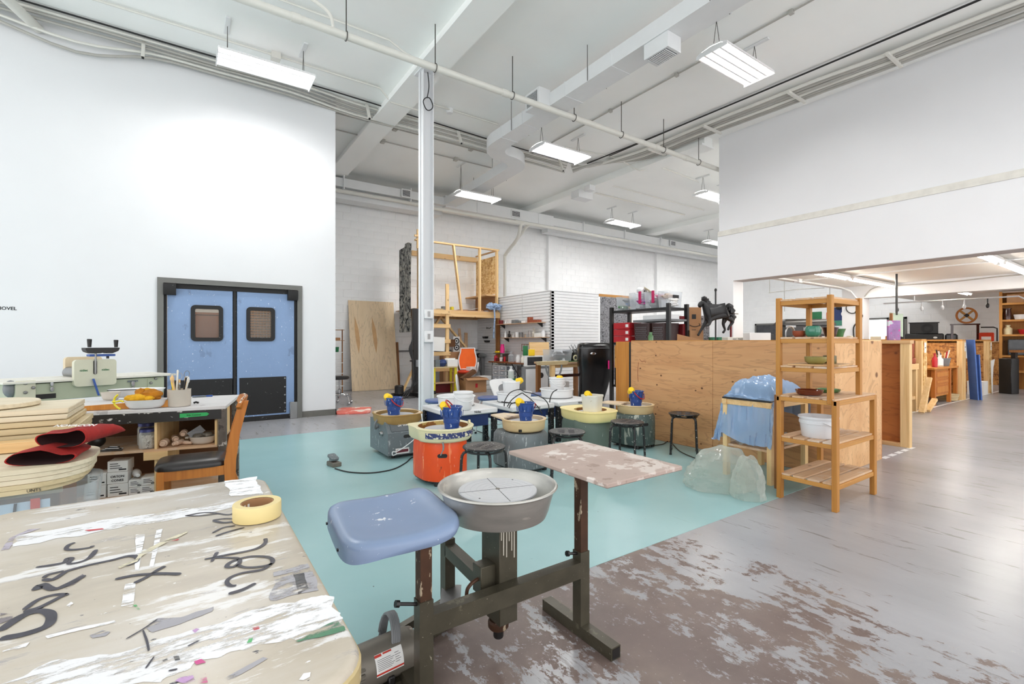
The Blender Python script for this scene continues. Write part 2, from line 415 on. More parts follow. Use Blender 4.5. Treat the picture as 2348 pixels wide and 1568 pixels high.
    def mesh(s, name, mat, angle=38):
        me = bpy.data.meshes.new(name); me.from_pydata(s.v, [], s.f)
        if mat is not None: me.materials.append(mat)
        bm = bmesh.new(); bm.from_mesh(me)
        bmesh.ops.remove_doubles(bm, verts=bm.verts, dist=1e-6)
        bm.to_mesh(me); bm.free()
        me.polygons.foreach_set('use_smooth', [True] * len(me.polygons))
        me.set_sharp_from_angle(angle=math.radians(angle))
        me.update(); return me
def tag(o, label=None, cat=None, group=None, kind=None):
    if label: o['label'] = label
    if cat: o['category'] = cat
    if group: o['group'] = group
    if kind: o['kind'] = kind
    return o
def thing(name, label, cat, loc=(0, 0, 0), rz=0.0, group=None):
    o = bpy.data.objects.new(name, None); COL.objects.link(o)
    o.empty_display_size = .1
    o.location = loc; o.rotation_euler = (0, 0, rz)
    return tag(o, label, cat, group)
def part(name, mb, mat, parent=None, kind=None, label=None, angle=38):
    me = mb if isinstance(mb, bpy.types.Mesh) else mb.mesh(name, M[mat] if isinstance(mat, str) else mat, angle)
    o = bpy.data.objects.new(name, me); COL.objects.link(o)
    if parent is not None: o.parent = parent
    return tag(o, label=label, kind=kind)
def solo(name, mb, mat, label, cat, loc=(0, 0, 0), rz=0.0, group=None, rot=None, angle=38):
    o = part(name, mb, mat, None, angle=angle); o.location = loc
    o.rotation_euler = rot if rot else (0, 0, rz)
    return tag(o, label, cat, group)
def struct(name, mb, mat, parent=None):
    return part(name, mb, mat, parent, kind='structure')
def dup(root, loc=None, rz=None, label=None, group=None):
    r = root.copy(); COL.objects.link(r)
    if loc is not None: r.location = loc
    if rz is not None: r.rotation_euler = (0, 0, rz)
    if label: r['label'] = label
    if group: r['group'] = group
    for ch in list(root.children):
        c = ch.copy(); COL.objects.link(c); c.parent = r
        for g in list(ch.children):
            d = g.copy(); COL.objects.link(d); d.parent = c
    return r
def words(name, body, size, loc, rot, mat, parent=None, align='CENTER', ext=.0006, bold=False):
    c = bpy.data.curves.new(name, 'FONT'); c.body = body; c.size = size; c.align_x = align; c.align_y = 'CENTER'; c.extrude = ext; c.resolution_u = 3
    if bold: c.offset = size * .018
    tmp = bpy.data.objects.new(name, c); COL.objects.link(tmp)
    bpy.context.view_layer.update()
    me = bpy.data.meshes.new_from_object(tmp.evaluated_get(bpy.context.evaluated_depsgraph_get()))
    bpy.data.objects.remove(tmp, do_unlink=True)
    me.materials.clear(); me.materials.append(M[mat] if isinstance(mat, str) else mat)
    o = bpy.data.objects.new(name, me); COL.objects.link(o); o.location = loc; o.rotation_euler = rot
    if parent is not None: o.parent = parent
    o['kind'] = 'stuff'
    return o
def arc(c, r, a0, a1, n, plane='xy', z=0.0):
    out = []
    for i in range(n + 1):
        a = a0 + (a1 - a0) * i / n
        p = (c[0] + r * math.cos(a), c[1] + r * math.sin(a))
        out.append(p if plane == '2' else (p[0], p[1], z))
    return out
def rrect(x0, y0, x1, y1, r, n=5):
    """rounded rectangle outline"""
    p = []
    for cx, cy, a in ((x1 - r, y0 + r, -PI / 2), (x1 - r, y1 - r, 0), (x0 + r, y1 - r, PI / 2), (x0 + r, y0 + r, PI)):
        p += arc((cx, cy), r, a, a + PI / 2, n, '2')
    return p
def smoothpath(pts, k=6):
    """Catmull-Rom through the points"""
    P = [Vector(p) for p in pts]; out = []
    for i in range(len(P) - 1):
        a, b, c, d = P[max(i - 1, 0)], P[i], P[i + 1], P[min(i + 2, len(P) - 1)]
        for j in range(k):
            t = j / k
            out.append(.5 * ((2 * b) + (c - a) * t + (2 * a - 5 * b + 4 * c - d) * t * t + (3 * b - a - 3 * c + d) * t ** 3))
    out.append(P[-1]); return out
def T(x, y, z): return Matrix.Translation((x, y, z))
def RZ(a): return Matrix.Rotation(a, 4, 'Z')
def RX(a): return Matrix.Rotation(a, 4, 'X')
def RY(a): return Matrix.Rotation(a, 4, 'Y')
def pieces(name, mb, mat, parent, label=None, angle=38):
    """one object per loose piece of the builder, all of the same name"""
    n = len(mb.v); root = list(range(n))
    def find(i):
        while root[i] != i:
            root[i] = root[root[i]]; i = root[i]
        return i
    for f in mb.f:
        a = find(f[0])
        for i in f[1:]: root[find(i)] = a
    groups = {}
    for f in mb.f: groups.setdefault(find(f[0]), []).append(f)
    out = []
    for fs in groups.values():
        ids = sorted({i for f in fs for i in f}); k = {i: j for j, i in enumerate(ids)}
        q = MB(); q.v = [mb.v[i] for i in ids]; q.f = [tuple(k[i] for i in f) for f in fs]
        out.append(part(name, q, mat, parent, label=label, angle=angle))
    return out
# ================================================================== the setting
CZ = 5.45
YB, XR, XE, YL = 12.5, 9.0, 21.0, 8.42     # back wall, header wall, end wall, door wall

def floor_mat():
    k = NT('worn_concrete')
    pos = k.mapping((1, 1, 1))
    sx = k.n.new('ShaderNodeSeparateXYZ'); k.link(pos, sx.inputs[0])
    st = k.mapping((1.5, .8, 1), rot=(0, 0, .12))
    n = k.noise(st, 8.0, 14, .76)
    big = k.noise(k.mapping((1.2, .8, 1)), 1.5, 4, .6)
    # paint survives where the noise plus the distance from the worn aisle is high
    wear = k.ramp(k.math('MULTIPLY', sx.outputs[0], .1), [(.0, (.0, 0, 0, 1)), (.20, (.02, .02, .02, 1)), (.28, (.19, .19, .19, 1)), (.36, (.40, .40, .40, 1)), (1, (.46, .46, .46, 1))])
    far = k.math('MULTIPLY', k.step(k.math('MULTIPLY', sx.outputs[1], .1), .25, .42), .4)
    wear = k.math('MAXIMUM', wear, far)
    f = k.math('ADD', n, k.math('ADD', wear, k.math('MULTIPLY', big, .5)))
    paint = k.step(f, .81, .83)
    brown = k.ramp(k.noise(pos, 1.6, 8, .6), [(.3, rgb(96, 80, 75)), (.5, rgb(112, 96, 90)), (.7, rgb(132, 117, 107))])
    speck = k.step(k.noise(pos, 60, 3, .6), .66, .70)
    brown = k.mix(k.math('MULTIPLY', speck, .5), brown, rgb(176, 168, 160))
    grey = k.ramp(k.noise(k.mapping((1, .35, 1)), 1.3, 8, .6), [(.3, rgb(148, 147, 150)), (.7, rgb(168, 167, 170))])
    scr = k.noise(k.mapping((5, .7, 1), rot=(0, 0, -.5)), 3.0, 8, .7)
    grey = k.mix(k.math('MULTIPLY', k.step(scr, .585, .62), .6), grey, rgb(112, 104, 102))
    c = k.mix(paint, brown, grey)
    r = k.ramp(paint, [(0, (.42, .42, .42, 1)), (1, (.27, .27, .27, 1))])
    k.bump(f, .05, .004)
    return k.out(c, r)
def teal_mat():
    k = NT('teal_floor_paint'); pos = k.mapping((1, 1, 1))
    c = k.ramp(k.noise(pos, .9, 6), [(.3, rgb(142, 182, 184)), (.7, rgb(160, 196, 198))])
    sp = k.step(k.noise(k.mapping((1, .6, 1), rot=(0, 0, .7)), 26, 4, .55), .735, .75)
    c = k.mix(sp, c, rgb(84, 92, 92))
    s2 = k.step(k.noise(k.mapping((5, .6, 1), rot=(0, 0, .9)), 3.2, 5, .6), .70, .74)
    c = k.mix(k.math('MULTIPLY', s2, .45), c, rgb(120, 146, 146))
    s3 = k.step(k.noise(k.mapping((1, 1, 1), loc=(4, 2, 0)), 2.2, 8, .7), .68, .78)
    c = k.mix(k.math('MULTIPLY', s3, .5), c, rgb(206, 222, 220))
    return k.out(c, .30)

fl = struct('floor', MB().box(-6, -4, -.2, XE + .3, YB + .3, 0), floor_mat())
part('painted_area', MB().box(-5.9, 1.91, 0, 4.93, 6.93, .002), teal_mat(), fl, label='pale teal painted rectangle of the floor')
m = MB()
for i in range(5):
    m.box(6.16 + i * .2, 1.90, 0, 6.30 + i * .2, 1.95, .0012)
m.box(9.2, 2.86, 0, 17.2, 2.91, .0012)
part('floor_tape', m, 'white', fl, label='white tape line on the concrete')

struct('ceiling', MB().box(-6, -4, CZ, XR + .36, YB + .3, CZ + .2).box(XR + .36, 5.3, CZ, XE + .3, YB + .3, CZ + .2), 'ceil')

# --- wall with the swing doors (opening x -.28..1.49, z 0..2.10)
wl = struct('wall_left', MB().box(-6, YL, 0, -.28, YL + .25, CZ).box(1.49, YL, 0, 2.10, YL + .25, CZ).box(-.28, YL, 2.10, 1.49, YL + .25, CZ), 'wall')
struct('wall_vestibule', MB().box(1.95, YL + .25, 0, 2.10, YB, CZ).box(-1.5, YL + .25, 0, -1.35, YB, 2.6).box(-1.5, YB - 1.8, 0, 1.95, YB - 1.7, 2.6).box(-1.5, YL + .25, 2.5, 1.95, YB - 1.7, 2.6), 'wall')
struct('baseboard_left', MB().box(1.57, YL - .012, 0, 2.112, YL, .10).box(2.10, YL - .012, 0, 2.112, YL + 2, .10), 'kickgrey')
w = words('lettering', 'SHOVEL', .056, (pt(13, 707, 1).x, 0, 0), (PI / 2, 0, 0), 'ink', wl, bold=True)
w.location = py(12, 707, YL - .002)
# --- back wall: block courses with recessed joints
wb = struct('wall_back', MB().box(1.9, YB, 0, XE + .3, YB + .25, CZ), 'block')
def block_mb(w, h, j=.006, p=.006):
    x0, x1, z0, z1, c = -w / 2 + j / 2, w / 2 - j / 2, -h / 2 + j / 2, h / 2 - j / 2, .006
    return MB().add([(x0, 0, z0), (x1, 0, z0), (x1, 0, z1), (x0, 0, z1), (x0 + c, -p, z0 + c), (x1 - c, -p, z0 + c), (x1 - c, -p, z1 - c), (x0 + c, -p, z1 - c)],
                    [(4, 5, 6, 7), (0, 1, 5, 4), (1, 2, 6, 5), (2, 3, 7, 6), (3, 0, 4, 7)])
bme = block_mb(.4, .2).mesh('block', M['block'], 20)
rest = MB(); nb = 0
for col in range(47):
    for row in range(26):
        x = 2.3 + .4 * col + (.2 if row % 2 else 0); z = .1 + .2 * row
        if x > XE - .2: continue
        if nb < 286 and col < 11:
            part('block', bme, None, wb).location = (x, YB, z); nb += 1
        else:
            b = block_mb(.4, .2); b.at(None)
            rest.at(T(x, YB, z)).add(b.v, b.f)
part('block_courses', rest, 'block', wb, kind='stuff', angle=20)
m = MB()
for x in (10.0, 15.6):
    m.box(x, YB - .12, 0, x + .42, YB, CZ)
struct('trim_1', m, 'block')      # pilasters
# --- end wall beyond the low ceiling
we = struct('wall_far', MB().box(XE, -4, 0, XE + .25, YB + .3, CZ), 'block')
rest = MB()
for row in range(20):
    for col in range(40):
        y = -.2 + .4 * col + (.2 if row % 2 else 0)
        b = block_mb(.4, .2)
        if y < 12.3: rest.at(T(XE, y, .1 + .2 * row) @ RZ(-PI / 2)).add(b.v, b.f)
part('block_courses', rest, 'block', we, kind='stuff', angle=20)
# --- header wall over the opening to the low side, its pier, ledge and the low ceiling
struct('wall_right', MB().box(XR, -4, 2.48, XR + .36, 5.62, 3.46).box(XR + .02, -4, 3.46, XR + .36, 5.60, CZ).box(XR, 5.28, 0, XR + .36, 5.62, 2.48), 'wall')
struct('trim_2', MB().box(XR - .012, -4, 3.41, XR + .03, 5.61, 3.515), plain('ledge_paint', rgb(216, 214, 206), .5))
struct('ceiling_low', MB().box(XR + .36, -4, 2.62, XE, 5.3, 3.0), 'lowceil')
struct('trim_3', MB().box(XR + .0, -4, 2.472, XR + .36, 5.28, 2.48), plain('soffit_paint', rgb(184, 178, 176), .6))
struct('beam_low', MB().box(13.6, -4, 2.32, 13.95, 4.64, 2.62).box(13.6, 4.64, 0, 13.95, 5.1, 2.62), 'wall')
for i, x in enumerate((2.82, 8.66, 14.2)):
    ys = -4 if x < 8 else 5.7
    m = MB().box(x, ys, CZ - .16, x + .28, YB, CZ).box(x - .07, ys, CZ - .20, x + .35, YB, CZ - .16)
    struct('ceiling_beam', m, 'ceil')
# windows of the end wall
def far_window(n, y0, y1, z0, z1, panes):
    f = MB(); d = .07
    f.box(XE - .05, y0, z0, XE, y0 + d, z1).box(XE - .05, y1 - d, z0, XE, y1, z1).box(XE - .05, y0, z1 - d, XE, y1, z1).box(XE - .05, y0, z0, XE, y1, z0 + d)
    for a, b, k in panes[:-1]: f.box(XE - .05, b - .03, z0, XE, b + .03, z1)
    r = struct('window_%d' % n, f, 'greymetal')
    for a, b, k in panes:
        part('pane', MB().box(XE - .025, a, z0 + d, XE - .012, b, z1 - d), k, r)
ya, yb_ = pxx(2080, 740, XE).y, pxx(1981, 740, XE).y
far_window(1, ya, yb_, .9, 2.14, [(ya + .07, ya + .55, 'glass_dark'), (ya + .55, ya + 1.6, 'daylight'), (ya + 1.6, yb_ - .07, 'glass_dark')])
yc, yd = pxx(1914, 740, XE).y, pxx(1732, 740, XE).y
far_window(2, yc, yd, .9, 2.06, [(yc + .07, yc + .7, 'daylight'), (yc + .7, yd - 1.6, 'glass_dark'), (yd - 1.6, yd - .07, 'glass_dark')])

# --- door_1: pair of blue traffic doors in a grey frame
d1 = struct('door_1', MB().box(-.355, YL - .03, 0, -.28, YL + .25, 2.175).box(1.49, YL - .03, 0, 1.565, YL + .25, 2.175).box(-.28, YL - .03, 2.10, 1.49, YL + .25, 2.175), 'greymetal')
part('frame_seal', MB().box(-.28, YL + .02, 0, -.245, YL + .07, 2.10).box(1.455, YL + .02, 0, 1.49, YL + .07, 2.10).box(-.28, YL + .02, 2.03, 1.49, YL + .07, 2.10).box(.575, YL + .03, .02, .635, YL + .08, 2.03), 'rubber', d1)
for x0, x1, wx0, wx1, kx0, kx1 in ((-.24, .585, .04, .45, -.19, .575), (.625, 1.45, .76, 1.165, .665, 1.33)):
    y = YL + .03
    wz0, wz1 = 1.262, 1.80
    lf = MB().box(x0, y, .07, wx0 + .03, y + .04, 2.03).box(wx1 - .03, y, .07, x1, y + .04, 2.03).box(wx0 + .03, y, .07, wx1 - .03, y + .04, wz0 + .03).box(wx0 + .03, y, wz1 - .03, wx1 - .03, y + .04, 2.03)
    leaf = part('leaf', lf, 'doorblue', d1)
    o = rrect(wx0, wz0, wx1, wz1, .06); i_ = rrect(wx0 + .055, wz0 + .055, wx1 - .055, wz1 - .055, .02)
    g = MB().loops([[(a, y + .01, b) for a, b in o], [(a, y - .018, b) for a, b in o], [(a, y - .018, b) for a, b in i_], [(a, y + .03, b) for a, b in i_]], False, False)
    part('window_gasket', g, 'rubber', leaf)
    part('pane', MB().box(wx0 + .05, y + .016, wz0 + .05, wx1 - .05, y + .022, wz1 - .05), 'pane', leaf)
    part('kick_plate', MB().box(kx0, y - .006, .10, kx1, y, .69, .004), 'rubber', leaf)
    part('bottom_sweep', MB().box(x0, y - .004, .0, x1, y + .03, .075), 'rubber', leaf)
    if x0 > 0:
        for zz in (.13, .26, .39, .52, .66):
            part('bolt', MB().lathe([(0, .006), (.012, .004), (.014, 0)], n=8).at(None), 'steel', leaf).matrix_local = T(kx1 - .02, y - .006, zz) @ RX(PI / 2)
m = MB()
for x0, x1 in ((-.285, -.135), (1.345, 1.495)):
    pr = [(YL + .03, 2.09), (YL - .07, 2.09), (YL - .075, 2.02), (YL - .05, 1.93), (YL + .03, 1.93)]
    m.loops([[(x0, a, b) for a, b in pr], [(x1, a, b) for a, b in pr]])
part('hinge_cover', m, 'rubber', d1)
part('jamb_guard', MB().box(1.38, YL - .03, 0, 1.49, YL + .02, .27, .004), 'steel', d1)
# what shows through the two panes
solo('lattice_screen', (lambda q: [q.box(.55 + .05 * i, 10.0, .2, .575 + .05 * i, 10.02, 2.2) for i in range(22)] and [q.box(.55, 9.985, .2 + .05 * j, 1.65, 10.0, .225 + .05 * j) for j in range(40)] and q)(MB()),
     'card', 'tan lattice panel seen through the pane of the swing door next to the wall corner', 'lattice')
solo('storage_cupboard', MB().box(.12, 10.3, 0, .55, 10.6, 1.75, .01).box(.10, 10.28, 1.75, .57, 10.6, 1.79), 'woodbrown', 'dim brown cupboard seen through the pane of the swing door nearer the slab roller', 'cupboard')
# ================================================================== ceiling services
def fixture(x0, x1, y0, y1, z, label, group='four-tube high bay lights'):
    w, l = y1 - y0, x1 - x0
    t = thing('high_bay_light', label, 'ceiling light', ((x0 + x1) / 2, (y0 + y1) / 2, z), 0, group)
    h = l / 2; q = w / 2
    # curved housing, a shallow tray open below
    prof = [(-q, 0), (-q * .97, .03), (-q * .6, .065), (0, .08), (q * .6, .065), (q * .97, .03), (q, 0), (q - .012, 0), (q * .6, .05), (0, .065), (-q * .6, .05), (-q + .012, 0)]
    part('housing', MB().loops([[(-h, a, b) for a, b in prof], [(h, a, b) for a, b in prof]]), 'reflector', t)
    m = MB()
    for s in (-1, 1):
        m.loops([[(s * h - .006, a, b - .025) for a, b in prof[:7]], [(s * h + .006, a, b - .025) for a, b in prof[:7]]])
    pieces('end_plate', m, 'white', t)
    m = MB()
    for k in range(5):
        yy = -q + (k) * (2 * q / 4)
        if 0 < k < 4: m.loops([[(s_ * h, yy - .02, .045), (s_ * h, yy + .02, .045), (s_ * h, yy + .014, -.008), (s_ * h, yy - .014, -.008)] for s_ in (-1, 1)])
    pieces('reflector_ridge', m, 'reflector', t)
    for k in range(4):
        yy = -q + (k + .5) * (2 * q / 4)
        tb = part('tube', MB().tube([(-h + .02, yy, .022), (h - .02, yy, .022)], .015, 8), 'tube', t)
    m = MB()
    for s in (-.8, .8):
        m.tube([(s * h, -.05, .075), (s * h, 0, CZ - z - .02)], .004, 5).tube([(s * h, .05, .075), (s * h, 0, CZ - z - .02)], .004, 5)
    pieces('hanger_wire', m, 'rod', t)
    m = MB()
    for s in (-.8, .8):
        m.box(s * h - .03, -.20, CZ - z - .022, s * h + .03, .20, CZ - z, .004)
    pieces('hanger_plate', m, 'duct', t)
    return t
FX = [(.32, 1.49, 7.06, 7.52, 'high bay light hanging beside the white wall above the blue doors'),
      (5.56, 6.72, 3.34, 3.78, 'high bay light nearest the grille box under the duct, largest in view'),
      (5.53, 6.72, 6.96, 7.46, 'high bay light hanging beside the S bend of the duct'),
      (5.22, 6.32, 9.66, 10.11, 'high bay light at the back wall end of the S bend duct'),
      (10.8, 12.0, 10.15, 10.62, 'small distant high bay light near the back wall duct past the ceiling beam'),
      (10.66, 11.84, 6.9, 7.36, 'high bay light half hidden by the edge of the header wall')]
for a in FX:
    fixture(a[0], a[1], a[2], a[3], 4.75 if a[2] == 9.66 else 5.0, a[4])
for a in ((5.56, 6.72, -.3, .14, 0, 'above the concrete aisle'), (16, 17.2, 10.2, 10.66, 0, 'far along the back wall'), (16, 17.2, 6.9, 7.36, 0, 'behind the header wall')):
    fixture(a[0], a[1], a[2], a[3], 5.0, 'high bay light out of view, %s' % a[5])

# strip lights under the low ceiling
def strip(x0, x1, y, z, label):
    t = thing('strip_light', label, 'ceiling light', ((x0 + x1) / 2, y, z), 0, 'strip lights under the low ceiling')
    h = (x1 - x0) / 2
    part('housing', MB().loops([[(-h, -.07, 0), (-h, .07, 0), (-h, .045, .06), (-h, -.045, .06)], [(h, -.07, 0), (h, .07, 0), (h, .045, .06), (h, -.045, .06)]]), 'reflector', t)
    for s in (-1, 1):
        part('tube', MB().tube([(-h + .03, s * .035, -.018), (h - .03, s * .035, -.018)], .014, 8), 'striptube', t)
        pieces('socket', MB().box(-h, s * .035 - .015, -.035, -h + .025, s * .035 + .015, 0).box(h - .025, s * .035 - .015, -.035, h, s * .035 + .015, 0), 'white', t)
for a in ((9.5, 11.0, 4.03, 2.54, 'strip light just behind the header wall over the hidden wagon'), (11.15, 13.5, 4.03, 2.54, 'strip light ending at the low cross beam'),
          (9.45, 10.75, 1.82, 2.54, 'strip light just behind the header wall at the picture edge'), (10.9, 13.2, 1.82, 2.54, 'strip light at the picture edge near the tall yellow shelf'),
          (15.2, 17.3, 3.5, 2.54, 'strip light beyond the low cross beam'), (17.6, 19.6, .9, 2.54, 'strip light out of view above the yellow shelf'), (9.6, 12.4, -1.0, 2.54, 'strip light out of view under the low ceiling')):
    strip(*a)
# unseen lamp added to brighten the vestibule behind the doors
t = thing('vestibule_fill', 'unseen lamp added behind the blue swing doors', 'ceiling light', (.3, 9.4, 2.46))
part('lamp_body', MB().lathe([(0, .04), (.14, .04), (.15, .02), (.13, 0), (0, 0)], n=16), 'reflector', t)
L = bpy.data.lights.new('vestibule_fill_lamp', 'AREA'); L.shape = 'DISK'; L.size = .22; L.energy = 16; L.color = (1, .9, .75)
lo = bpy.data.objects.new('vestibule_fill_lamp', L); COL.objects.link(lo); lo.parent = t; lo.location = (0, 0, -.01)

# main duct with S bend: rectangular section swept along a path
def sweep_rect(path, w, h):
    L = []
    for i, p in enumerate(path):
        a, b = Vector(path[max(i - 1, 0)]), Vector(path[min(i + 1, len(path) - 1)])
        d = (b - a); d.z = 0; d.normalize(); r = Vector((d.y, -d.x, 0)) * w / 2
        p = Vector(p)
        L.append([p - r, p + r, p + r + Vector((0, 0, h)), p - r + Vector((0, 0, h))])
    return MB().loops(L)
DX, DB, DH, DW = 4.85, 4.945, .205, .357
du = thing('air_duct', 'white rectangular air duct with an S bend below the ceiling', 'duct', (DX, 4, DB))
def dl(p): return (p[0] - DX, p[1] - 4, p[2] - DB)
A = [(DX, 7.47)] + [(DX + .47 - .47 * math.cos(a), 7.47 + .47 * math.sin(a)) for a in [PI / 2 * i / 7 for i in range(1, 8)]]
B = [(DX + .47 + .47 * math.sin(a), 7.94 + .47 - .47 * math.cos(a)) for a in [PI / 2 * i / 7 for i in range(1, 8)]]
path = [(DX, y, DB) for y in (-3.9, 0, 2, 4, 6)] + [(x, y, DB) for x, y in A + B] + [(5.80, 9.6, 4.90), (5.95, 11.72, 4.98)]
part('duct_run', sweep_rect([dl(p) for p in path], DW, DH), 'duct', du, angle=30)
m = MB()
for y in (1.5, 2.73, 4.46, 5.4, 6.5, 7.15):
    m.loops([[dl((DX + s * (DW / 2 + .006), yy, z)) for s, z in ((-1, DB - .006), (1, DB - .006), (1, DB + DH + .006), (-1, DB + DH + .006))] for yy in (y - .012, y + .012)])
pieces('joint_flange', m, 'duct', du)
m = MB()
for y in (3.0, 4.9, 6.8, 9.0, 10.5):
    for s in (-1, 1):
        x = (DX if y < 7.8 else 5.84) + s * .19
        m.tube([dl((x, y, DB)), dl((x, y, CZ))], .005, 5)
pieces('hanger_rod', m, 'rod', du)
bx = part('grille_box', MB().box(*dl((4.686, 3.56, 4.756)), *dl((4.935, 3.92, DB)), .004), 'duct', du)
part('grille_recess', MB().box(*dl((4.71, 3.60, 4.752)), *dl((4.912, 3.885, 4.757))), 'glass_dark', bx)
m = MB()
for i in range(12):
    y = 3.612 + i * .0237
    m.bar(dl((4.71, y, 4.748)), dl((4.912, y, 4.748)), .011, .008)
part('louvre', m, 'duct', bx, kind='stuff')
bx = part('side_outlet', MB().box(*dl((4.456, 5.75, 4.925)), *dl((4.68, 6.11, 5.19)), .004), 'duct', du)
part('grille_recess', MB().box(*dl((4.451, 5.80, 4.965)), *dl((4.457, 6.06, 5.15))), 'glass_dark', bx)
m = MB()
for i in range(9):
    m.bar(dl((4.448, 5.80, 4.972 + i * .0205)), dl((4.448, 6.06, 4.972 + i * .0205)), .008, .006)
part('louvre', m, 'duct', bx, kind='stuff')
# duct along the back wall
dw = thing('wall_duct', 'white duct with square grilles running along the top of the back wall', 'duct', (8, 11.95, 4.95))
part('duct_run', MB().box(-5.9, -.27, .04, -2.2, .24, .25, .004).box(-2.2, -.32, -.02, 1.6, .24, .30, .004).box(1.6, -.27, .02, 12.5, .24, .27, .004), 'duct', dw)
part('lower_casing', MB().box(-5.9, -.10, -.20, -2.2, .30, .04).box(1.6, -.02, -.14, 12.5, .30, .02), 'duct', dw)
m = MB()
for x in (-4.9, -3.2, -1.2, 1.0, 2.9, 4.9, 6.9): m.box(x - .012, -.335, -.03, x + .012, .24, .305)
pieces('joint_flange', m, 'duct', dw)
for u, v, s in ((930, 447, .13), (1181, 485, .17), (1541, 556, .16)):
    p = py(u, v, 11.66)
    gx, gz = p.x - 8, .14
    g = part('grille', MB().box(gx - s, -.345, gz - .11, gx + s, -.31, gz + .11, .004), 'duct', dw)
    part('grille_recess', MB().box(gx - s + .03, -.35, gz - .08, gx + s - .03, -.344, gz + .08), 'glass_dark', g)
    q = MB()
    for i in range(6): q.bar((gx - s + .03, -.352, gz - .07 + i * .028), (gx + s - .03, -.352, gz - .07 + i * .028), .006, .008)
    part('louvre', q, 'duct', g, kind='stuff')

# sprinkler main across the hall, hung on rods
sp = thing('sprinkler_pipe', 'cream sprinkler main hung on rods across the hall in front of the column', 'pipe', (4, 5.72, 4.87))
part('pipe_run', MB().tube([(-9, 0, 0), (9, 0, 0)], .045, 12), 'pipe', sp)
m = MB()
for x in (-3.0, -.2, 3.2, 4.1): m.tube([(x - .05, 0, 0), (x + .05, 0, 0)], .052, 12)
pieces('coupling', m, 'pipe', sp)
for x in (-5.5, -2.45, -1.3, -.06, 1.15, 2.25, 3.4, 4.5):
    h = part('hanger_rod', MB().tube([(x, 0, .05), (x, 0, .58)], .007, 6), 'rod', sp)
    part('hanger_ring', MB().tube([(x, .055 * math.cos(a), .055 * math.sin(a)) for a in [2 * PI * i / 14 for i in range(14)]], .006, 5, closed=True), 'rod', h)
m = MB().tube(smoothpath([(-2.6, 0, .04), (-2.65, 0, .2), (-2.9, .05, .34), (-3.05, .1, .4)]), .02, 8)
part('sprinkler_branch', m, 'pipe', sp)
# sprinkler main along the back wall with its drop
p0, p1 = py(990, 470, 11.5), py(1194, 522, 11.5)
z = 4.80
solo('wall_pipe', MB().tube(smoothpath([(2.2, 11.75, z + .1), (p0.x - .25, 11.75, z + .1), (p0.x, 11.5, z), (p0.x + .3, 11.5, z), (p1.x - .1, 11.5, z), (p1.x, 11.5, z - .05), (p1.x - .0, 11.7, z - .45), (p1.x, 12.3, z - .8), (p1.x, 12.35, z - 1.2), (p1.x, 12.35, .3)], 5), .05, 10),
     'pipe', 'white pipe below the wall duct that drops down the back wall beside the loft', 'pipe')
solo('wall_pipe', MB().tube(smoothpath([(p1.x, 12.2, z - .75), (p1.x + .25, 11.8, z - .2), (p1.x + .35, 11.55, z + .02), (p1.x + .6, 11.5, z + .03), (19, 11.5, z + .03)], 5), .05, 10),
     'pipe', 'white pipe that elbows up from the wall drop and follows the wall duct', 'pipe')

# conduit bundle: along the door wall near the ceiling, then turning down the header wall
def bundle(name, label, routes, hangers, r=.019):
    t = thing(name, label, 'conduit')
    for i, rt in enumerate(routes):
        part('conduit', MB().tube(rt, r, 6), 'conduit' if i % 3 else 'pipe', t)
    for a, b in hangers:
        g = part('strut_hanger', MB().bar(a, b, .04, .04), 'pipe', t)
        d = (Vector(b) - Vector(a)).normalized()
        part('strut_end', MB().bar(Vector(b), Vector(b) + d * .012, .03, .03), 'black', g)
    return t
R1 = random.Random(3)
routes = []
for i in range(5):
    z = 5.41 - .043 * i; y = 8.22 + .028 * i
    pts = []
    for k, x in enumerate((-4.2, -3.2, -2.2, -1.2, -.4, .4, 1.4, 2.4, 3.4, 4.3, 5.2, 6.4, 7.3)):
        sag = 0 if k % 2 == 0 else R1.uniform(-.03, .02)
        pts.append((x, y if x < 2 else y + .12, z + sag - (0.04 * i if x in (-1.2,) and i > 2 else 0)))
    routes.append(smoothpath(pts, 4))
bundle('conduit_bundle', 'bundle of pale conduits running along the top of the door wall', routes,
       [((x, 8.30, 5.44), (x, 8.14, 5.12)) for x in (-2.35, -.5, 2.6, 4.4, 7.0)])
routes = []
for i in range(6):
    x0 = 8.10 + .088 * i
    pts = [(7.42, 8.34 - .01 * i, 5.40 - .035 * i), (7.8, 8.15 - .05 * i, 5.38), (x0 - .14, 7.5 - .05 * i, 5.38), (x0, 6.7, 5.38), (x0, 5.9, 5.38)]
    for y in (5.0, 4.2, 3.4, 2.6, 1.8, 1.0, .2, -1.5, -3.5): pts.append((x0 + .05 * max(0, 5 - y) + R1.uniform(-.015, .015), y, 5.37 + R1.uniform(-.015, .01)))
    routes.append(smoothpath(pts, 4))
bundle('conduit_bundle', 'bundle of pale conduits along the ceiling beside the header wall', routes,
       [((8.02 + .05 * max(0, 5 - y), y, 5.33), (8.60 + .05 * max(0, 5 - y), y, 5.33)) for y in (6.6, 5.3, 3.8, 2.5, .7)], .027)
solo('ceiling_cable', MB().tube(smoothpath([(7.7, 8.1, 5.42), (7.80, 6, 5.41), (7.9, 3, 5.41), (7.98, 0, 5.41), (8.0, -3, 5.41)], 3), .014, 5).tube([(7.80, 7.5, 5.42), (8.06, -3, 5.42)], .01, 5),
     'dark_cable', 'pair of dark cables along the ceiling parallel to the header wall', 'cable')
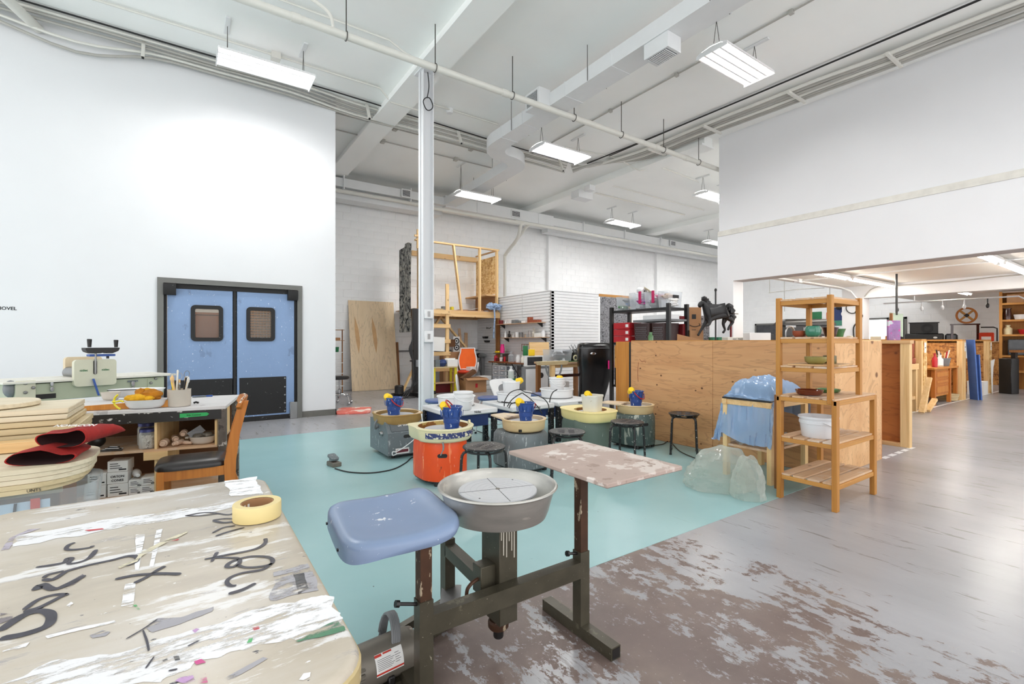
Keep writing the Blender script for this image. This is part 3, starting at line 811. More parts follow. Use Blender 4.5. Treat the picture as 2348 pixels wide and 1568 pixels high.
solo('ceiling_cable', MB().tube(smoothpath([(-3.2, 8.1, 5.46 - .03), (-2.9, 8.05, 5.3), (-2.6, 8.1, 5.36), (-2.2, 8.14, 5.42), (0, 8.16, 5.42), (2, 8.16, 5.42), (5, 8.28, 5.42), (7.6, 8.3, 5.42)], 5), .012, 5),
     'dark_cable', 'black cable looped over the slanting pipe above the door wall', 'cable')
pa, pb = pt(52, -10, 5.2), py(88, 66, 8.40)
solo('slanting_pipe', MB().tube([(-2.30, 6.6, 5.38), tuple(pb)], .06, 12), 'pipe', 'short white pipe entering the top of the door wall', 'pipe')
solo('ceiling_conduit', MB().tube([(-4, 7.62, 5.42), (2.6, 7.62, 5.42), (2.8, 7.62, 5.24), (3.3, 7.62, 5.24), (3.4, 7.62, 5.42), (4.9, 7.62, 5.42)], .016, 6).box(1.0, 7.56, 5.36, 1.12, 7.68, 5.45), 'pipe', 'white conduit with junction box feeding the light by the door wall', 'conduit')
solo('ceiling_conduit', MB().tube([(-2, 6.34, 5.42), (2.3, 6.34, 5.42), (2.5, 6.3, 5.3), (2.8, 6.3, 5.25)], .014, 6), 'pipe', 'thin white conduit on the ceiling next to the sprinkler main', 'conduit')
m = MB().tube([(6.3, -3, 5.43), (6.3, 8.9, 5.43)], .012, 6)
for y in (1.5, 2.9, 4.6, 6): m.box(6.27, y, 5.40, 6.33, y + .05, 5.45)
solo('ceiling_conduit', m, 'conduit', 'straight conduit on the ceiling above the row of high bay lights', 'conduit')
for y, lab in ((9.6, 'farther one of two thin conduits over the plywood sheet'), (8.9, 'nearer one of two thin conduits over the plywood sheet')):
    m = MB().tube([(2.2, y, 5.42), (6.0, y, 5.42)], .013, 6)
    for x in (3.3, 5.0): m.box(x, y - .05, 5.38, x + .08, y + .05, 5.45)
    solo('ceiling_conduit', m, 'conduit', lab, 'conduit')
solo('ceiling_conduit', MB().tube(smoothpath([(6.6, 7.7, 5.42), (8.0, 7.5, 5.42), (8.6, 7.3, 5.2), (9.2, 7.3, 5.42), (11, 7.4, 5.42)], 4), .012, 6), 'pipe', 'thin white conduit crossing the beam beside the header wall edge', 'conduit')
solo('ceiling_conduit', MB().tube([(9.4, 9.6, 5.43), (13.5, 9.6, 5.43)], .02, 6).tube([(9.4, 8.9, 5.43), (13.5, 8.9, 5.43)], .012, 6), 'pipe', 'pair of white conduits on the ceiling past the second beam', 'conduit')
m = MB().box(8.45, 9.2, 5.06, 8.95, 9.5, 5.26).box(8.4, 8.75, 5.12, 8.6, 8.95, 5.25)
solo('junction_box', m, 'duct', 'white box clipped under the ceiling beam before the back wall', 'junction box')
t = thing('smoke_detector', 'small round white detector on the ceiling behind the column', 'detector', tuple(pz(1031, 256, CZ - .04)))
part('detector_body', MB().lathe([(0, -.03), (.05, -.03), (.07, 0), (.075, .04), (0, .04)], n=16), 'white', t)
# conduits and cables under the low ceiling
solo('ceiling_conduit', MB().tube([(9.4, 4.95, 2.58), (13.1, 4.95, 2.58), (13.45, 4.86, 2.5), (13.55, 4.72, 2.25), (13.57, 4.66, 2.1)], .02, 6).box(10.9, 4.9, 2.54, 11.05, 5.0, 2.62), 'white', 'white conduit under the low ceiling bending down at the cross beam', 'conduit')
solo('ceiling_conduit', MB().tube([(11.05, 5.0, 2.59), (11.05, 1.0, 2.59)], .016, 6), 'white', 'white conduit crossing between the two rows of strip lights', 'conduit')
solo('beam_cable', MB().tube(smoothpath([(13.55, 4.6, 2.35), (13.57, 4.4, 2.55), (13.57, 3.9, 2.56), (13.56, 3, 2.55), (13.56, 2, 2.58), (13.56, 0, 2.56)], 4), .014, 5), 'conduit', 'grey cable clipped along the top of the low cross beam', 'cable')
for u, v0, v1, lab in ((1763, 642, 672, 'short hanging wire at the edge of the low ceiling'), (1797, 645, 714, 'long hanging wire above the black trunk'), (1901, 662, 706, 'hanging wire above the green exit sign')):
    a, b = pt(u, v0, 12.6), pt(u + 2, v1, 12.6); a.z = CZ
    solo('hanging_wire', MB().tube([tuple(a), tuple(b)], .01, 5), 'conduit', lab, 'wire')
a, b = pt(1763, 671, 12.6), pt(1890, 660, 12.6)
solo('hanging_wire', MB().tube([tuple(a), tuple(pt(1830, 663, 12.6)), tuple(b)], .01, 5), 'conduit', 'level wire strung under the low ceiling edge', 'wire')
# steel column with outlets and a coil of wire
col = thing('steel_column', 'white steel column standing in front of the loft', 'column', (2.92, 6.5, 0))
w = .085; fl_ = .012
m = MB().box(-w, -w, 0, w, -w + fl_, CZ - .2).box(-w, w - fl_, 0, w, w, CZ - .2).box(-.006, -w, 0, .006, w, CZ - .2)
m = MB().box(-w, -w, 0, -w + fl_, w, CZ - .2).box(w - fl_, -w, 0, w, w, CZ - .2).box(-w, -.006, 0, w, .006, CZ - .2)
part('column_shaft', m, 'wall', col)
part('base_plate', MB().box(-.14, -.14, 0, .14, .14, .015), 'wall', col)
part('cap_plate', MB().box(-.12, -.16, CZ - .215, .12, .16, CZ - .2), 'wall', col)
for z, h in ((1.66, .13), (1.33, .17)):
    g = part('outlet_box', MB().box(-.07, -.10, z - h / 2, .072, -.012, z + h / 2, .008), 'white', col)
    part('socket_face', MB().box(-.02, -.103, z - .04, .022, -.1, z + .04), 'steel', g)
part('cable_coil', MB().tube([(-.02 + .075 * math.cos(a), -.115 + .01 * math.sin(3 * a), 4.73 + .09 * math.sin(a)) for a in [2 * PI * i / 40 * 2 for i in range(40)]], .008, 5).tube(smoothpath([(-.02, -.1, 5.2), (.0, -.1, 5.0), (-.03, -.1, 4.82)]), .008, 5), 'dark_cable', col)
# ================================================================== treadle wheel in front
kw = thing('treadle_pottery_machine', 'bare steel potter\'s wheel on a tube frame with a blue plastic seat and a board', 'pottery wheel', (1.03, 1.6, 0))
def K(x, y, z): return (x - 1.03, y - 1.6, z)
# seat: moulded saddle with a rolled skirt and two slots at the outer end
def seat_mb():
    n = 64; cx, cy, a, b = 0, 0, .205, .252
    def pt_(s, k):
        t = 2 * PI * k / n; c_, s_ = math.cos(t), math.sin(t); e = 2 / 5.2
        return cx + a * s * math.copysign(abs(c_) ** e, c_), cy + b * s * math.copysign(abs(s_) ** e, s_)
    def hz(x, y):
        p, q = (x - cx) / a, (y - cy) / b
        return .617 - .020 * (1 - p * p) * (1 - .4 * q * q) + .022 * max(0, p) ** 3 - .006 * max(0, -p) ** 4 + .004 * q * q
    L = []
    for s in (.02, .2, .4, .6, .75, .86, .94, .985, 1.0):
        L.append([(*pt_(s, k), hz(*pt_(s, k)) - (.0 if s < .9 else .004 if s < .97 else .012 if s < .99 else .022)) for k in range(n)])
    for s, d in ((1.006, .028), (1.010, .036)):
        ring = []
        for k in range(n):
            x, y = pt_(s, k); p = (x - cx) / a
            ring.append((x, y, hz(x, y) - d - .030 * max(0, min(1, (.1 - p) / 1.0))))
        L.append(ring)
    for s, d in ((.985, .050), (.97, .02), (.02, .012)):
        L.append([(*pt_(s, k), hz(*pt_(s, k)) - d) for k in range(n)])
    return MB().at(T(.628 - 1.03, 1.715 - 1.6, 0) @ RZ(-.10)).loops(L)
part('seat', seat_mb(), 'seatblue', kw, angle=60)
m = MB().at(T(.628 - 1.03, 1.715 - 1.6, 0) @ RZ(-.10))
for y in (-.12, .14):
    m.loops([[(-.210, y - .006, .558), (-.199, y - .006, .558), (-.199, y - .006, .565), (-.210, y - .006, .565)], [(-.210, y + .006, .558), (-.199, y + .006, .558), (-.199, y + .006, .565), (-.210, y + .006, .565)]])
pieces('seat_slot', m, 'black', kw)
def sq(a, b, w, t=.004):
    """square tube"""
    return MB().bar(a, b, w, w)
part('seat_post', sq(K(.665, 1.5, .30), K(.665, 1.5, .592), .042), 'rusty', kw)
part('seat_sleeve', sq(K(.665, 1.5, .0), K(.665, 1.5, .375), .05), 'olivesteel', kw)
part('seat_plate', MB().at(T(-1.03, -1.6, 0)).box(.61, 1.48, .583, .72, 1.60, .592), 'rusty', kw)
part('foot_bar', MB().bar(K(.665, 1.28, .026), K(.665, 1.80, .026), .05, .05), 'olivesteel', kw)
part('foot_bar', MB().bar(K(1.39, 1.30, .026), K(1.39, 1.735, .026), .05, .05), 'olivesteel', kw)
part('tube_end', MB().at(T(-1.03, -1.6, 0)).box(1.370, 1.2985, .006, 1.410, 1.3005, .046), 'black', kw)
part('crossbar', MB().bar(K(.69, 1.5, .287), K(1.365, 1.5, .287), .05, .068), 'olivesteel', kw)
part('board_sleeve', sq(K(1.39, 1.5, .05), K(1.39, 1.5, .36), .05), 'olivesteel', kw)
part('board_post', sq(K(1.39, 1.5, .34), K(1.39, 1.5, .684), .041), 'rusty', kw)
part('clay_board', MB().at(T(-1.03, -1.6, 0)).box(1.33, 1.29, .684, 1.80, 1.965, .704, .004), 'claytable', kw)
for p, a in (((.665, 1.5, .355), (-.062, 0, .02)), ((1.39, 1.5, .345), (-.05, 0, .012))):
    d = Vector(a); q = Vector(K(*p))
    k_ = part('clamp_screw', MB().tube([tuple(q + d * .4), tuple(q + d * 1.5)], .006, 8), 'black', kw)
    part('screw_head', MB().tube([tuple(q + d * 1.42), tuple(q + d * 1.62)], .012, 8), 'black', k_)
part('head_column', MB().at(T(-1.03, -1.6, 0)).box(.99, 1.525, .15, 1.075, 1.66, .552, .003), 'olivesteel', kw)
part('column_cap', MB().at(T(-1.03, -1.6, 0)).box(.965, 1.50, .536, 1.10, 1.69, .556, .003), 'rusty', kw)
# glaze runs down the front of the column
m = MB().at(T(-1.03, -1.6, 0)); rr = random.Random(5)
for x, l in ((.998, .05), (1.008, .11), (1.022, .12), (1.034, .06), (1.046, .10), (1.058, .13)):
    m.loops([[(x - .003, 1.5235, .534), (x + .003, 1.5235, .534), (x + .003, 1.526, .534), (x - .003, 1.526, .534)], [(x - .002, 1.5235, .534 - l), (x + .002, 1.5235, .534 - l), (x + .002, 1.526, .534 - l), (x - .002, 1.526, .534 - l)]])
pieces('glaze_run', m, plain('glaze_run', rgb(196, 190, 176), .5), kw)
part('bearing_collar', MB().at(T(0.003, -.0, 0)).lathe([(0, .10), (.036, .10), (.042, .108), (.042, .128), (.036, .135), (0, .135)], n=24), 'rusty', kw)
part('shaft_end', MB().at(T(0.003, 0, 0)).lathe([(0, .062), (.018, .062), (.021, .068), (.021, .10), (.016, .15), (0, .15)], n=20), 'black', kw)
pan = MB().lathe([(0, .552), (.165, .552), (.195, .561), (.205, .585), (.228, .668), (.238, .672), (.241, .676), (.238, .681), (.231, .681), (.222, .672), (.199, .588), (.185, .570), (0, .566)], n=72)
part('splash_pan', pan, 'panmetal', kw)
hd = part('wheel_head', MB().lathe([(0, .646), (.154, .646), (.158, .650), (.158, .656), (.155, .659), (.013, .659), (0, .659)], n=64), 'head', kw)
part('head_spindle', MB().lathe([(.03, .566), (.03, .648)], n=16), 'steel', kw)
m = MB()
for a in (1.30, 1.30 + PI / 2):
    c_, s_ = math.cos(a) * .157, math.sin(a) * .157
    m.bar((-c_, -s_, .6592), (c_, s_, .6592), .0022, .0006)
part('scribed_line', m, 'ink', hd)
m = MB()
for r in (.04, .062, .085, .11, .135):
    m.tube([(r * math.cos(2 * PI * i / 48), r * math.sin(2 * PI * i / 48), .6590) for i in range(48)], .0007, 3, closed=True)
pieces('turned_ring', m, plain('scribe_grey', rgb(200, 201, 204), .4, .3), hd)
part('centre_screw', MB().lathe([(0, .662), (.008, .661), (.010, .659)], n=12), 'motor', hd)
pieces('pin_hole', MB().lathe([(0, .6597), (.004, .6597), (.004, .6585)], c=(.12, .07, 0), n=8).lathe([(0, .6597), (.004, .6597), (.004, .6585)], c=(-.12, -.06, 0), n=8), 'ink', hd)
# side arm with clamp, pedal, drive motor
part('arm_post', sq(K(.955, 1.895, .02), K(.955, 1.895, .38), .048), 'olivesteel', kw)
part('tube_end', MB().at(T(-1.03, -1.6, 0)).box(.939, 1.879, .379, .971, 1.911, .3808), 'black', kw)
part('side_arm', MB().bar(K(.955, 1.875, .335), K(.955, 1.60, .315), .048, .05), 'olivesteel', kw)
cl = part('arm_clamp', MB().at(T(-1.03, -1.6, 0)).box(.925, 1.555, .275, .992, 1.62, .385, .003), 'olivesteel', kw)
part('clamp_handle', MB().tube(smoothpath([K(.93, 1.58, .335), K(.90, 1.575, .33), K(.875, 1.57, .315), K(.87, 1.57, .29)]), .007, 8), 'rusty', cl)
part('handle_knob', MB().ball(K(.87, 1.57, .278), .011), 'rusty', cl)
pd = part('pedal_plate', MB().loops([[K(.865, 1.79, .155 + z) for z in (0,)] + [K(.93, 1.73, .165)] + [K(1.005, 1.86, .165)] + [K(.945, 1.93, .155)], [K(.865, 1.79, .160), K(.93, 1.73, .170), K(1.005, 1.86, .170), K(.945, 1.93, .160)]]), 'steel', kw)
part('pedal_bar', MB().bar(K(.98, 1.845, .14), K(.70, 1.845, .075), .032, .03).bar(K(.705, 1.845, .076), K(.63, 1.84, .028), .032, .03).bar(K(.635, 1.84, .028), K(.42, 1.84, .026), .032, .05), 'olivesteel', kw)
part('frame_rail', MB().bar(K(.955, 1.875, .02), K(.665, 1.795, .02), .04, .036), 'olivesteel', kw)
mo = part('drive_motor', MB().at(T(.585 - 1.03, 1.70 - 1.6, .088) @ RZ(.10) @ Matrix.Scale(.9, 4) @ RY(PI / 2)).lathe([(0, -.16), (.05, -.158), (.072, -.15), (.078, -.13), (.083, -.125), (.083, .115), (.078, .12), (.074, .14), (.05, .15), (0, .152)], n=28), 'motor', kw)
lb = MB().at(T(.585 - 1.03, 1.70 - 1.6, .088) @ RZ(.10) @ Matrix.Scale(.9, 4)).surf(lambda a, b: (-.055 + .115 * a, -.0842 * math.cos(-.10 + .95 * b), .0842 * math.sin(-.10 + .95 * b)), 2, 8)
part('motor_label', lb, 'paper', mo)
m = MB().at(T(.585 - 1.03, 1.70 - 1.6, .088) @ RZ(.10) @ Matrix.Scale(.9, 4))
for b0, b1, a0, a1 in ((.86, .98, 0, .25), (.90, .98, .3, .62), (.06, .15, 0, 1)):
    m.surf(lambda a, b, b0=b0, b1=b1, a0=a0, a1=a1: (-.055 + .115 * (a0 + (a1 - a0) * a), -.0846 * math.cos(-.10 + .95 * (b0 + (b1 - b0) * b)), .0846 * math.sin(-.10 + .95 * (b0 + (b1 - b0) * b))), 1, 3)
pieces('label_stripe', m, plain('label_red', rgb(190, 54, 40), .5), mo)
m = MB().at(T(.585 - 1.03, 1.70 - 1.6, .088) @ RZ(.10) @ Matrix.Scale(.9, 4))
for i in range(7):
    b0 = .27 + .075 * i
    m.surf(lambda a, b, b0=b0, i=i: (-.055 + .115 * (.06 + (.5 + .06 * (i % 3)) * a), -.0846 * math.cos(-.10 + .95 * (b0 + .018 * b)), .0846 * math.sin(-.10 + .95 * (b0 + .018 * b))), 1, 1)
for i in range(5):
    b0 = .35 + .1 * i
    m.surf(lambda a, b, b0=b0, i=i: (-.055 + .115 * (.70 + (.16 + .05 * (i % 2)) * a), -.0846 * math.cos(-.10 + .95 * (b0 + .02 * b)), .0846 * math.sin(-.10 + .95 * (b0 + .02 * b))), 1, 1)
pieces('label_line', m, 'ink', mo)
m = MB().at(T(.585 - 1.03, 1.70 - 1.6, .088) @ RZ(.10) @ Matrix.Scale(.9, 4))
for i in range(6):
    m.box(-.15, -.088 + .0 * i, -.06 + .02 * i, -.10, -.076, -.052 + .02 * i, .002)
pieces('cooling_fin', m, 'motor', mo)
part('motor_bracket', MB().at(T(-1.03, -1.6, 0)).box(.42, 1.64, 0, .68, 1.80, .02, .003), 'olivesteel', kw)
part('drive_pulley', MB().at(T(.765 - 1.03, 1.72 - 1.6, .10) @ RZ(.10) @ Matrix.Scale(.9, 4) @ RY(PI / 2)).lathe([(0, -.02), (.05, -.02), (.055, -.01), (.05, 0), (.055, .01), (.05, .02), (.012, .024), (.012, .045), (0, .045)], n=24), 'black', kw)
cd = []
for i in range(5 * 18):
    a = 2 * PI * i / 18; k_ = i // 18
    cd.append(K(.615 + .006 * k_ + .012 * math.sin(a), 1.735 + .07 * math.cos(a), .125 + .095 * math.sin(a)))
part('power_cord', MB().tube(cd, .006, 6), 'tooth', kw)
part('cord_plug', MB().at(T(.60 - 1.03, 1.635 - 1.6, .03)).box(-.012, -.012, -.02, .012, .012, .03, .004), 'black', kw)
# ================================================================== electric wheels, pails, stools
def rot_poly(n, f):
    return [f(2 * PI * k / n) for k in range(n)]
def super_outline(a, b, e, n=48, cx=0, cy=0):
    return [(cx + a * math.copysign(abs(math.cos(2 * PI * k / n)) ** (2 / e), math.cos(2 * PI * k / n)), cy + b * math.copysign(abs(math.sin(2 * PI * k / n)) ** (2 / e), math.sin(2 * PI * k / n))) for k in range(n)]
def dshape(r, back, half, n=48, cr=.05):
    """round towards -y, square with small corners towards +y"""
    out = []
    for k in range(n):
        a = 2 * PI * k / n; c_, s_ = math.cos(a), math.sin(a)
        if s_ <= 0: out.append((r * c_ * (half / r if half > r else 1), r * s_))
        else:
            e = 2 / 9.0
            out.append((half * math.copysign(abs(c_) ** e, c_), back * abs(s_) ** e))
    return out
def scale(poly, s): return [(x * s, y * s) for x, y in poly]
def inset(poly, d):
    out = []
    for x, y in poly:
        l = math.hypot(x, y); out.append((x * (l - d) / l, y * (l - d) / l))
    return out
def pan_mb(outer, z0, z1, r_in, cx=0, cy=0, wall=.06, lip=.012):
    """splash pan: outer skirt, rolled lip, deck, round well"""
    n = len(outer)
    well = [(cx + r_in * math.cos(2 * PI * k / n), cy + r_in * math.sin(2 * PI * k / n)) for k in range(n)]
    L = [[(x, y, z0) for x, y in inset(outer, .035)], [(x, y, z0 + .02) for x, y in inset(outer, .018)], [(x, y, z1 - lip * 1.3) for x, y in inset(outer, .010)],
         [(x, y, z1 - lip) for x, y in outer], [(x, y, z1 - .003) for x, y in outer], [(x, y, z1) for x, y in inset(outer, .006)], [(x, y, z1 - .001) for x, y in inset(outer, .018)]]
    return L, well
def wheel(name, label, loc, rz, body_mat, pan_mat, deck_mat, well_mat, bw, bd, bh, outer, well_r, z0, z1, style='round', head_r=.165, well_c=(0, 0), slot=(0, .27), turn=0, group='electric pottery wheels in the front row'):
    t = thing(name, label, 'pottery wheel', loc, rz, group)
    if style == 'box':        # square cabinet whose front edge slopes back under the pan
        h0 = bh * .72
        prof = [(-bd / 2, .045), (-bd / 2, h0), (-bd / 2 + .10, bh), (bd / 2, bh), (bd / 2, .045)]
        b = MB().loops([[(-bw / 2, y, z) for y, z in prof], [(bw / 2, y, z) for y, z in prof]])
        body = part('cabinet', b, body_mat, t)
    else:
        o = dshape(bd / 2 - .01, bd / 2, bw / 2)
        sl = .9 if style == 'slope' else 1.0
        o_ = o
        L = [[(x, y, .045) for x, y in inset(o, .004)], [(x, y, .06) for x, y in o], [(x, y, bh - .10) for x, y in o], [(x * .99, y * .985, bh - .035) for x, y in o], [(x * .95 * sl, y * .95, bh) for x, y in o]]
        body = part('cabinet', MB().loops(L), body_mat, t, angle=50)
    o = rrect(slot[0] - .042, slot[1] - .017, slot[0] + .042, slot[1] + .017, .0165)
    yf = -bd / 2
    if style != 'box': yf = -1 / math.hypot(math.sin(math.radians(turn)) / (bw / 2), math.cos(math.radians(turn)) / (bd / 2 - .01)) + .001
    part('hand_slot', MB().at(RZ(math.radians(turn))).loops([[(x, yf - .0025, z) for x, z in o], [(x, yf + .02, z) for x, z in o]]), 'black', body)  # black plate on the surface, shade of the hand hole put into its colour
    m = MB()
    for sx in (-1, 1):
        for sy in (-1, 1): m.lathe([(0, 0), (.022, 0), (.024, .02), (.02, .05), (0, .05)], c=(sx * (bw / 2 - .09), sy * (bd / 2 - .09), 0), n=10)
    pieces('rubber_foot', m, 'black', t)
    part('base_plate', (MB().box(-bw / 2 + .02, -bd / 2 + .02, .032, bw / 2 - .02, bd / 2 - .02, .05) if style == 'box' else MB().prism(inset(o_, .015), .032, .05)), 'black', t)
    L, well = pan_mb(outer, z0, z1, well_r, *well_c)
    pn = part('splash_pan', MB().loops(L, True, False), pan_mat, t, angle=50)
    a = [(x, y, z1 - .0012) for x, y in inset(outer, .017)]
    part('pan_deck', MB().loops([a, [(x, y, z1 - .004) for x, y in well]], False, False), deck_mat, pn)
    part('pan_well', MB().loops([[(x, y, z1 - .004) for x, y in well], [(well_c[0] + (x - well_c[0]) * .97, well_c[1] + (y - well_c[1]) * .97, z0 + .03) for x, y in well], [(well_c[0] + (x - well_c[0]) * .1, well_c[1] + (y - well_c[1]) * .1, z0 + .025) for x, y in well]], False, True), well_mat, pn)
    part('wheel_head', MB().lathe([(0, z1 - .045), (head_r, z1 - .045), (head_r + .003, z1 - .041), (head_r + .003, z1 - .033), (head_r, z1 - .03), (0, z1 - .03)], c=(*well_c, 0), n=40), 'head', t)
    part('head_spindle', MB().lathe([(.025, z0 + .02), (.025, z1 - .04)], c=(*well_c, 0), n=10), 'steel', t)
    return t, body, pn
# --- 1: grey box wheel at the column side with the lettering plate
oct_ = super_outline(.255, .265, 3.2, 48)
w1, b1, p1_ = wheel('pottery_machine', 'square grey pottery wheel with lettered plate and tan tray pan, by the red board', (1.955, 5.13, 0), 0, 'wheelgrey', 'brownpan', 'tanpan_rim', 'brownpan', .43, .58, .39, oct_, .235, .35, .462, 'box', .19, slot=(.0, .235), group='electric pottery wheels')
h0 = .39 * .72
pl = MB().loops([[(x, -.29 - .001 + .10 * a, h0 + .109 * a + .003) for x, a in ((-.17, .1), (.2, .1), (.2, .9), (-.17, .9))], [(x, -.29 + .10 * a - .004, h0 + .109 * a + .006) for x, a in ((-.17, .1), (.2, .1), (.2, .9), (-.17, .9))]])
pp = part('name_plate', pl, plain('plate_grey', rgb(98, 104, 108), .4), b1)
ang = math.atan2(.109, .10)
words('lettering', 'SHIMPO', .062, (.02, -.29 + .054, h0 + .0668 + .008), (ang, 0, 0), 'paper', pp, bold=True)
words('lettering', 'ceramics wheel  RK-10', .016, (.02, -.29 + .024, h0 + .0335), (ang, 0, 0), 'paper', pp)
part('rating_plate', MB().box(-.13, -.2935, .055, .02, -.290, .115), 'paper', b1)
part('rating_print', MB().box(-.12, -.295, .070, .01, -.2935, .10), plain('plate_maroon', rgb(110, 34, 48), .5), b1)
k_ = part('speed_knob', MB().at(T(-.216, -.12, .26) @ RY(-PI / 2)).lathe([(0, .03), (.018, .03), (.02, .02), (.028, .008), (.028, 0)], n=16), 'steel', b1)
part('knob_tip', MB().at(T(-.246, -.12, .26) @ RY(-PI / 2)).lathe([(0, .004), (.01, .003), (.01, 0)], n=10), 'black', k_)
part('lead_cable', MB().tube(smoothpath([(.17, -.27, .46), (.175, -.285, .40), (.17, -.30, .30), (.08, -.305, .20), (-.05, -.31, .12), (-.13, -.315, .09), (-.17, -.31, .09), (-.17, -.31, .055), (-.13, -.31, .06)], 6), .006, 6), 'white', b1)
m = MB().tube([(-.23, .02, .44), (-.28, .02, .36), (-.26, .05, .30)], .01, 6)
part('hose_loop', MB().tube(smoothpath([(-.235, -.02, .40), (-.262, -.02, .35), (-.25, 0, .30), (-.21, .02, .32)]), .012, 8), 'tooth', b1)
p = pz(812, 943, 0)
solo('red_board', MB().at(RZ(-.35)).prism(rrect(-.29, -.36, .29, .36, .12, 5), .003, .03), 'chalkred', 'flat red and cream board lying on the concrete beyond the square grey machine', 'board', (p.x, p.y, 0))  # red and cream board lying flat on the floor
# --- 2: orange
w2, b2, p2 = wheel('pottery_machine', 'orange pottery wheel with clay runs and cream D shaped pan', (1.905, 3.87, 0), 0, 'wheelorange', 'cream', 'cream', 'clay', .43, .44, .385, dshape(.275, .255, .262), .225, .385, .505, 'round', .165, slot=(0, .27), turn=-28, group='electric pottery wheels')
o = dshape(.275, .255, .262)
bd = inset(o, .006); sel = [k for k in range(48) if 28 <= k <= 47]
part('painted_band', MB().loops([[(bd[k][0], bd[k][1], .425) for k in sel], [(bd[k][0] * 1.006, bd[k][1] * 1.006, .425) for k in sel], [(bd[k][0] * 1.006, bd[k][1] * 1.006, .472) for k in sel], [(bd[k][0], bd[k][1], .472) for k in sel]], False, False), 'blueprint', p2)
part('drain_tap', MB().tube([(-.12, -.235, .40), (-.12, -.25, .365), (-.13, -.262, .335)], .008, 6).tube([(-.13, -.262, .34), (-.16, -.275, .30)], .005, 6), 'tooth', p2)
part('pan_stud', MB().lathe([(0, .03), (.012, .028), (.014, 0)], c=(.235, -.06, .505), n=8), 'cream', p2)
# --- 3: dusty grey with round pan and tray
def side_tray(parent, z, mat, pts=((-.20, .10), (-.16, .36), (.02, .38), (.12, .18))):
    part('side_tray', MB().prism(list(pts)[::-1], z - .014, z), mat, parent)
w3, b3, p3 = wheel('pottery_machine', 'dusty grey pottery wheel with round tan pan between the orange and yellow ones', (2.745, 3.79, 0), 0, 'wheelgrey2', 'tanpan', 'tanpan_rim', 'tanpan_rim', .45, .50, .375, super_outline(.225, .225, 2, 48), .195, .385, .502, 'slope', .155, slot=(0, .25), turn=-36, group='electric pottery wheels')
side_tray(p3, .502, 'tanpan_rim')
part('pan_notch', MB().box(-.158, -.158, .395, -.135, -.135, .42), 'black', p3)
# --- 4: green grey with yellow oval pan
w4, b4, p4 = wheel('pottery_machine', 'green grey pottery wheel with long yellow rounded pan', (3.70, 3.86, 0), -.10, 'wheelgreen', 'yelpan', 'yelpan', 'clay', .45, .50, .40, super_outline(.25, .335, 3.0, 48, 0, .02), .18, .39, .505, 'round', .15, well_c=(.0, -.02), slot=(0, .30), turn=-40, group='electric pottery wheels')
# --- 5: dark grey beside the plywood
w5, b5, p5 = wheel('pottery_machine', 'dark grey pottery wheel with round tan pan against the plywood half wall', (4.46, 3.86, 0), 0, 'wheeldark', 'tanpan', 'tanpan_rim', 'tanpan_rim', .45, .48, .40, super_outline(.225, .225, 2, 48), .195, .39, .505, 'slope', .155, slot=(0, .29), turn=-20, group='electric pottery wheels')
side_tray(p5, .505, 'tanpan_rim', ((-.22, .05), (-.24, .36), (-.04, .40), (.08, .19)))
# foot pedal with its cable
fp = pz(766, 1068, 0)
t = thing('foot_pedal', 'small grey foot pedal alone on the teal floor', 'foot pedal', (fp.x, fp.y, 0), .2)
part('pedal_base', MB().box(-.045, -.075, 0, .045, .075, .045, .006), 'motor', t)
part('pedal_plate', MB().at(T(0, .02, .082) @ RX(.30)).prism(rrect(-.04, -.06, .04, .06, .02, 3), -.006, .012), 'wheelgrey', t)
part('pedal_pivot', MB().box(-.03, .0, .045, .03, .05, .078, .003), 'steel', t)
cb = [pz(u, v, .008) for u, v in ((768, 1074), (800, 1082), (850, 1084), (900, 1076), (930, 1061), (944, 1049), (962, 1046))]
solo('pedal_cable', MB().tube(smoothpath([tuple(p) for p in cb], 6), .006, 6), 'dark_cable', 'black cable from the foot pedal to the orange wheel', 'cable')
cb = [pz(u, v, .02) for u, v in ((1083, 985), (1100, 990), (1117, 998), (1121, 1006), (1112, 1010))]
solo('wheel_cable', MB().tube(smoothpath([tuple(p) for p in cb], 6), .006, 6), 'dark_cable', 'black cable on the floor beside the orange wheel', 'cable')
cb = [pz(u, v, .01) for u, v in ((1500, 1021), (1520, 1018), (1535, 1012), (1560, 1035), (1600, 1052), (1612, 1050))]
solo('wheel_cable', MB().tube(smoothpath([tuple(p) for p in cb], 6), .005, 6), 'dark_cable', 'thin black cable on the floor below the plywood half wall', 'cable')

# --- sand pails with yellow scoops
def pail(label, loc, rz, s=1.0, hang=True):
    t = thing('sand_pail', label, 'pail', loc, rz, 'blue sand pails on the wheels')
    t.scale = (s, s, s)
    prof = [(0, 0), (.062, 0), (.066, .012), (.068, .05), (.073, .052), (.076, .10), (.081, .102), (.089, .185), (.096, .187), (.098, .195), (.092, .198), (.086, .190), (.064, .01), (0, .008)]
    b = part('pail_body', MB().lathe(prof, n=36), 'pailblue', t)
    m = MB()
    for k in range(9):
        a = 2 * PI * k / 9
        r0 = .083
        o = [(-.011, .112), (.011, .112), (.011, .150), (.006, .163), (-.006, .163), (-.011, .150)]
        m.at(RZ(a) @ T(r0, 0, 0) @ RY(.09) @ RZ(PI / 2)).loops([[(x, -.004, z) for x, z in o], [(x * .85, -.0075, z) for x, z in o]])
    pieces('embossed_window', m, 'pailblue', b)
    if hang:   # handle dropped against the side
        pts = [(-.094 * math.cos(a), -.03 - .09 * math.sin(a) * .75 , .185 - .085 * math.sin(a)) for a in [PI * i / 14 for i in range(15)]]
    else:
        pts = [(-.094 * math.cos(a), .05 * math.sin(a), .19 + .06 * math.sin(a)) for a in [PI * i / 14 for i in range(15)]]
    part('handle', MB().tube(pts, .0065, 6), 'red', t)
    return t
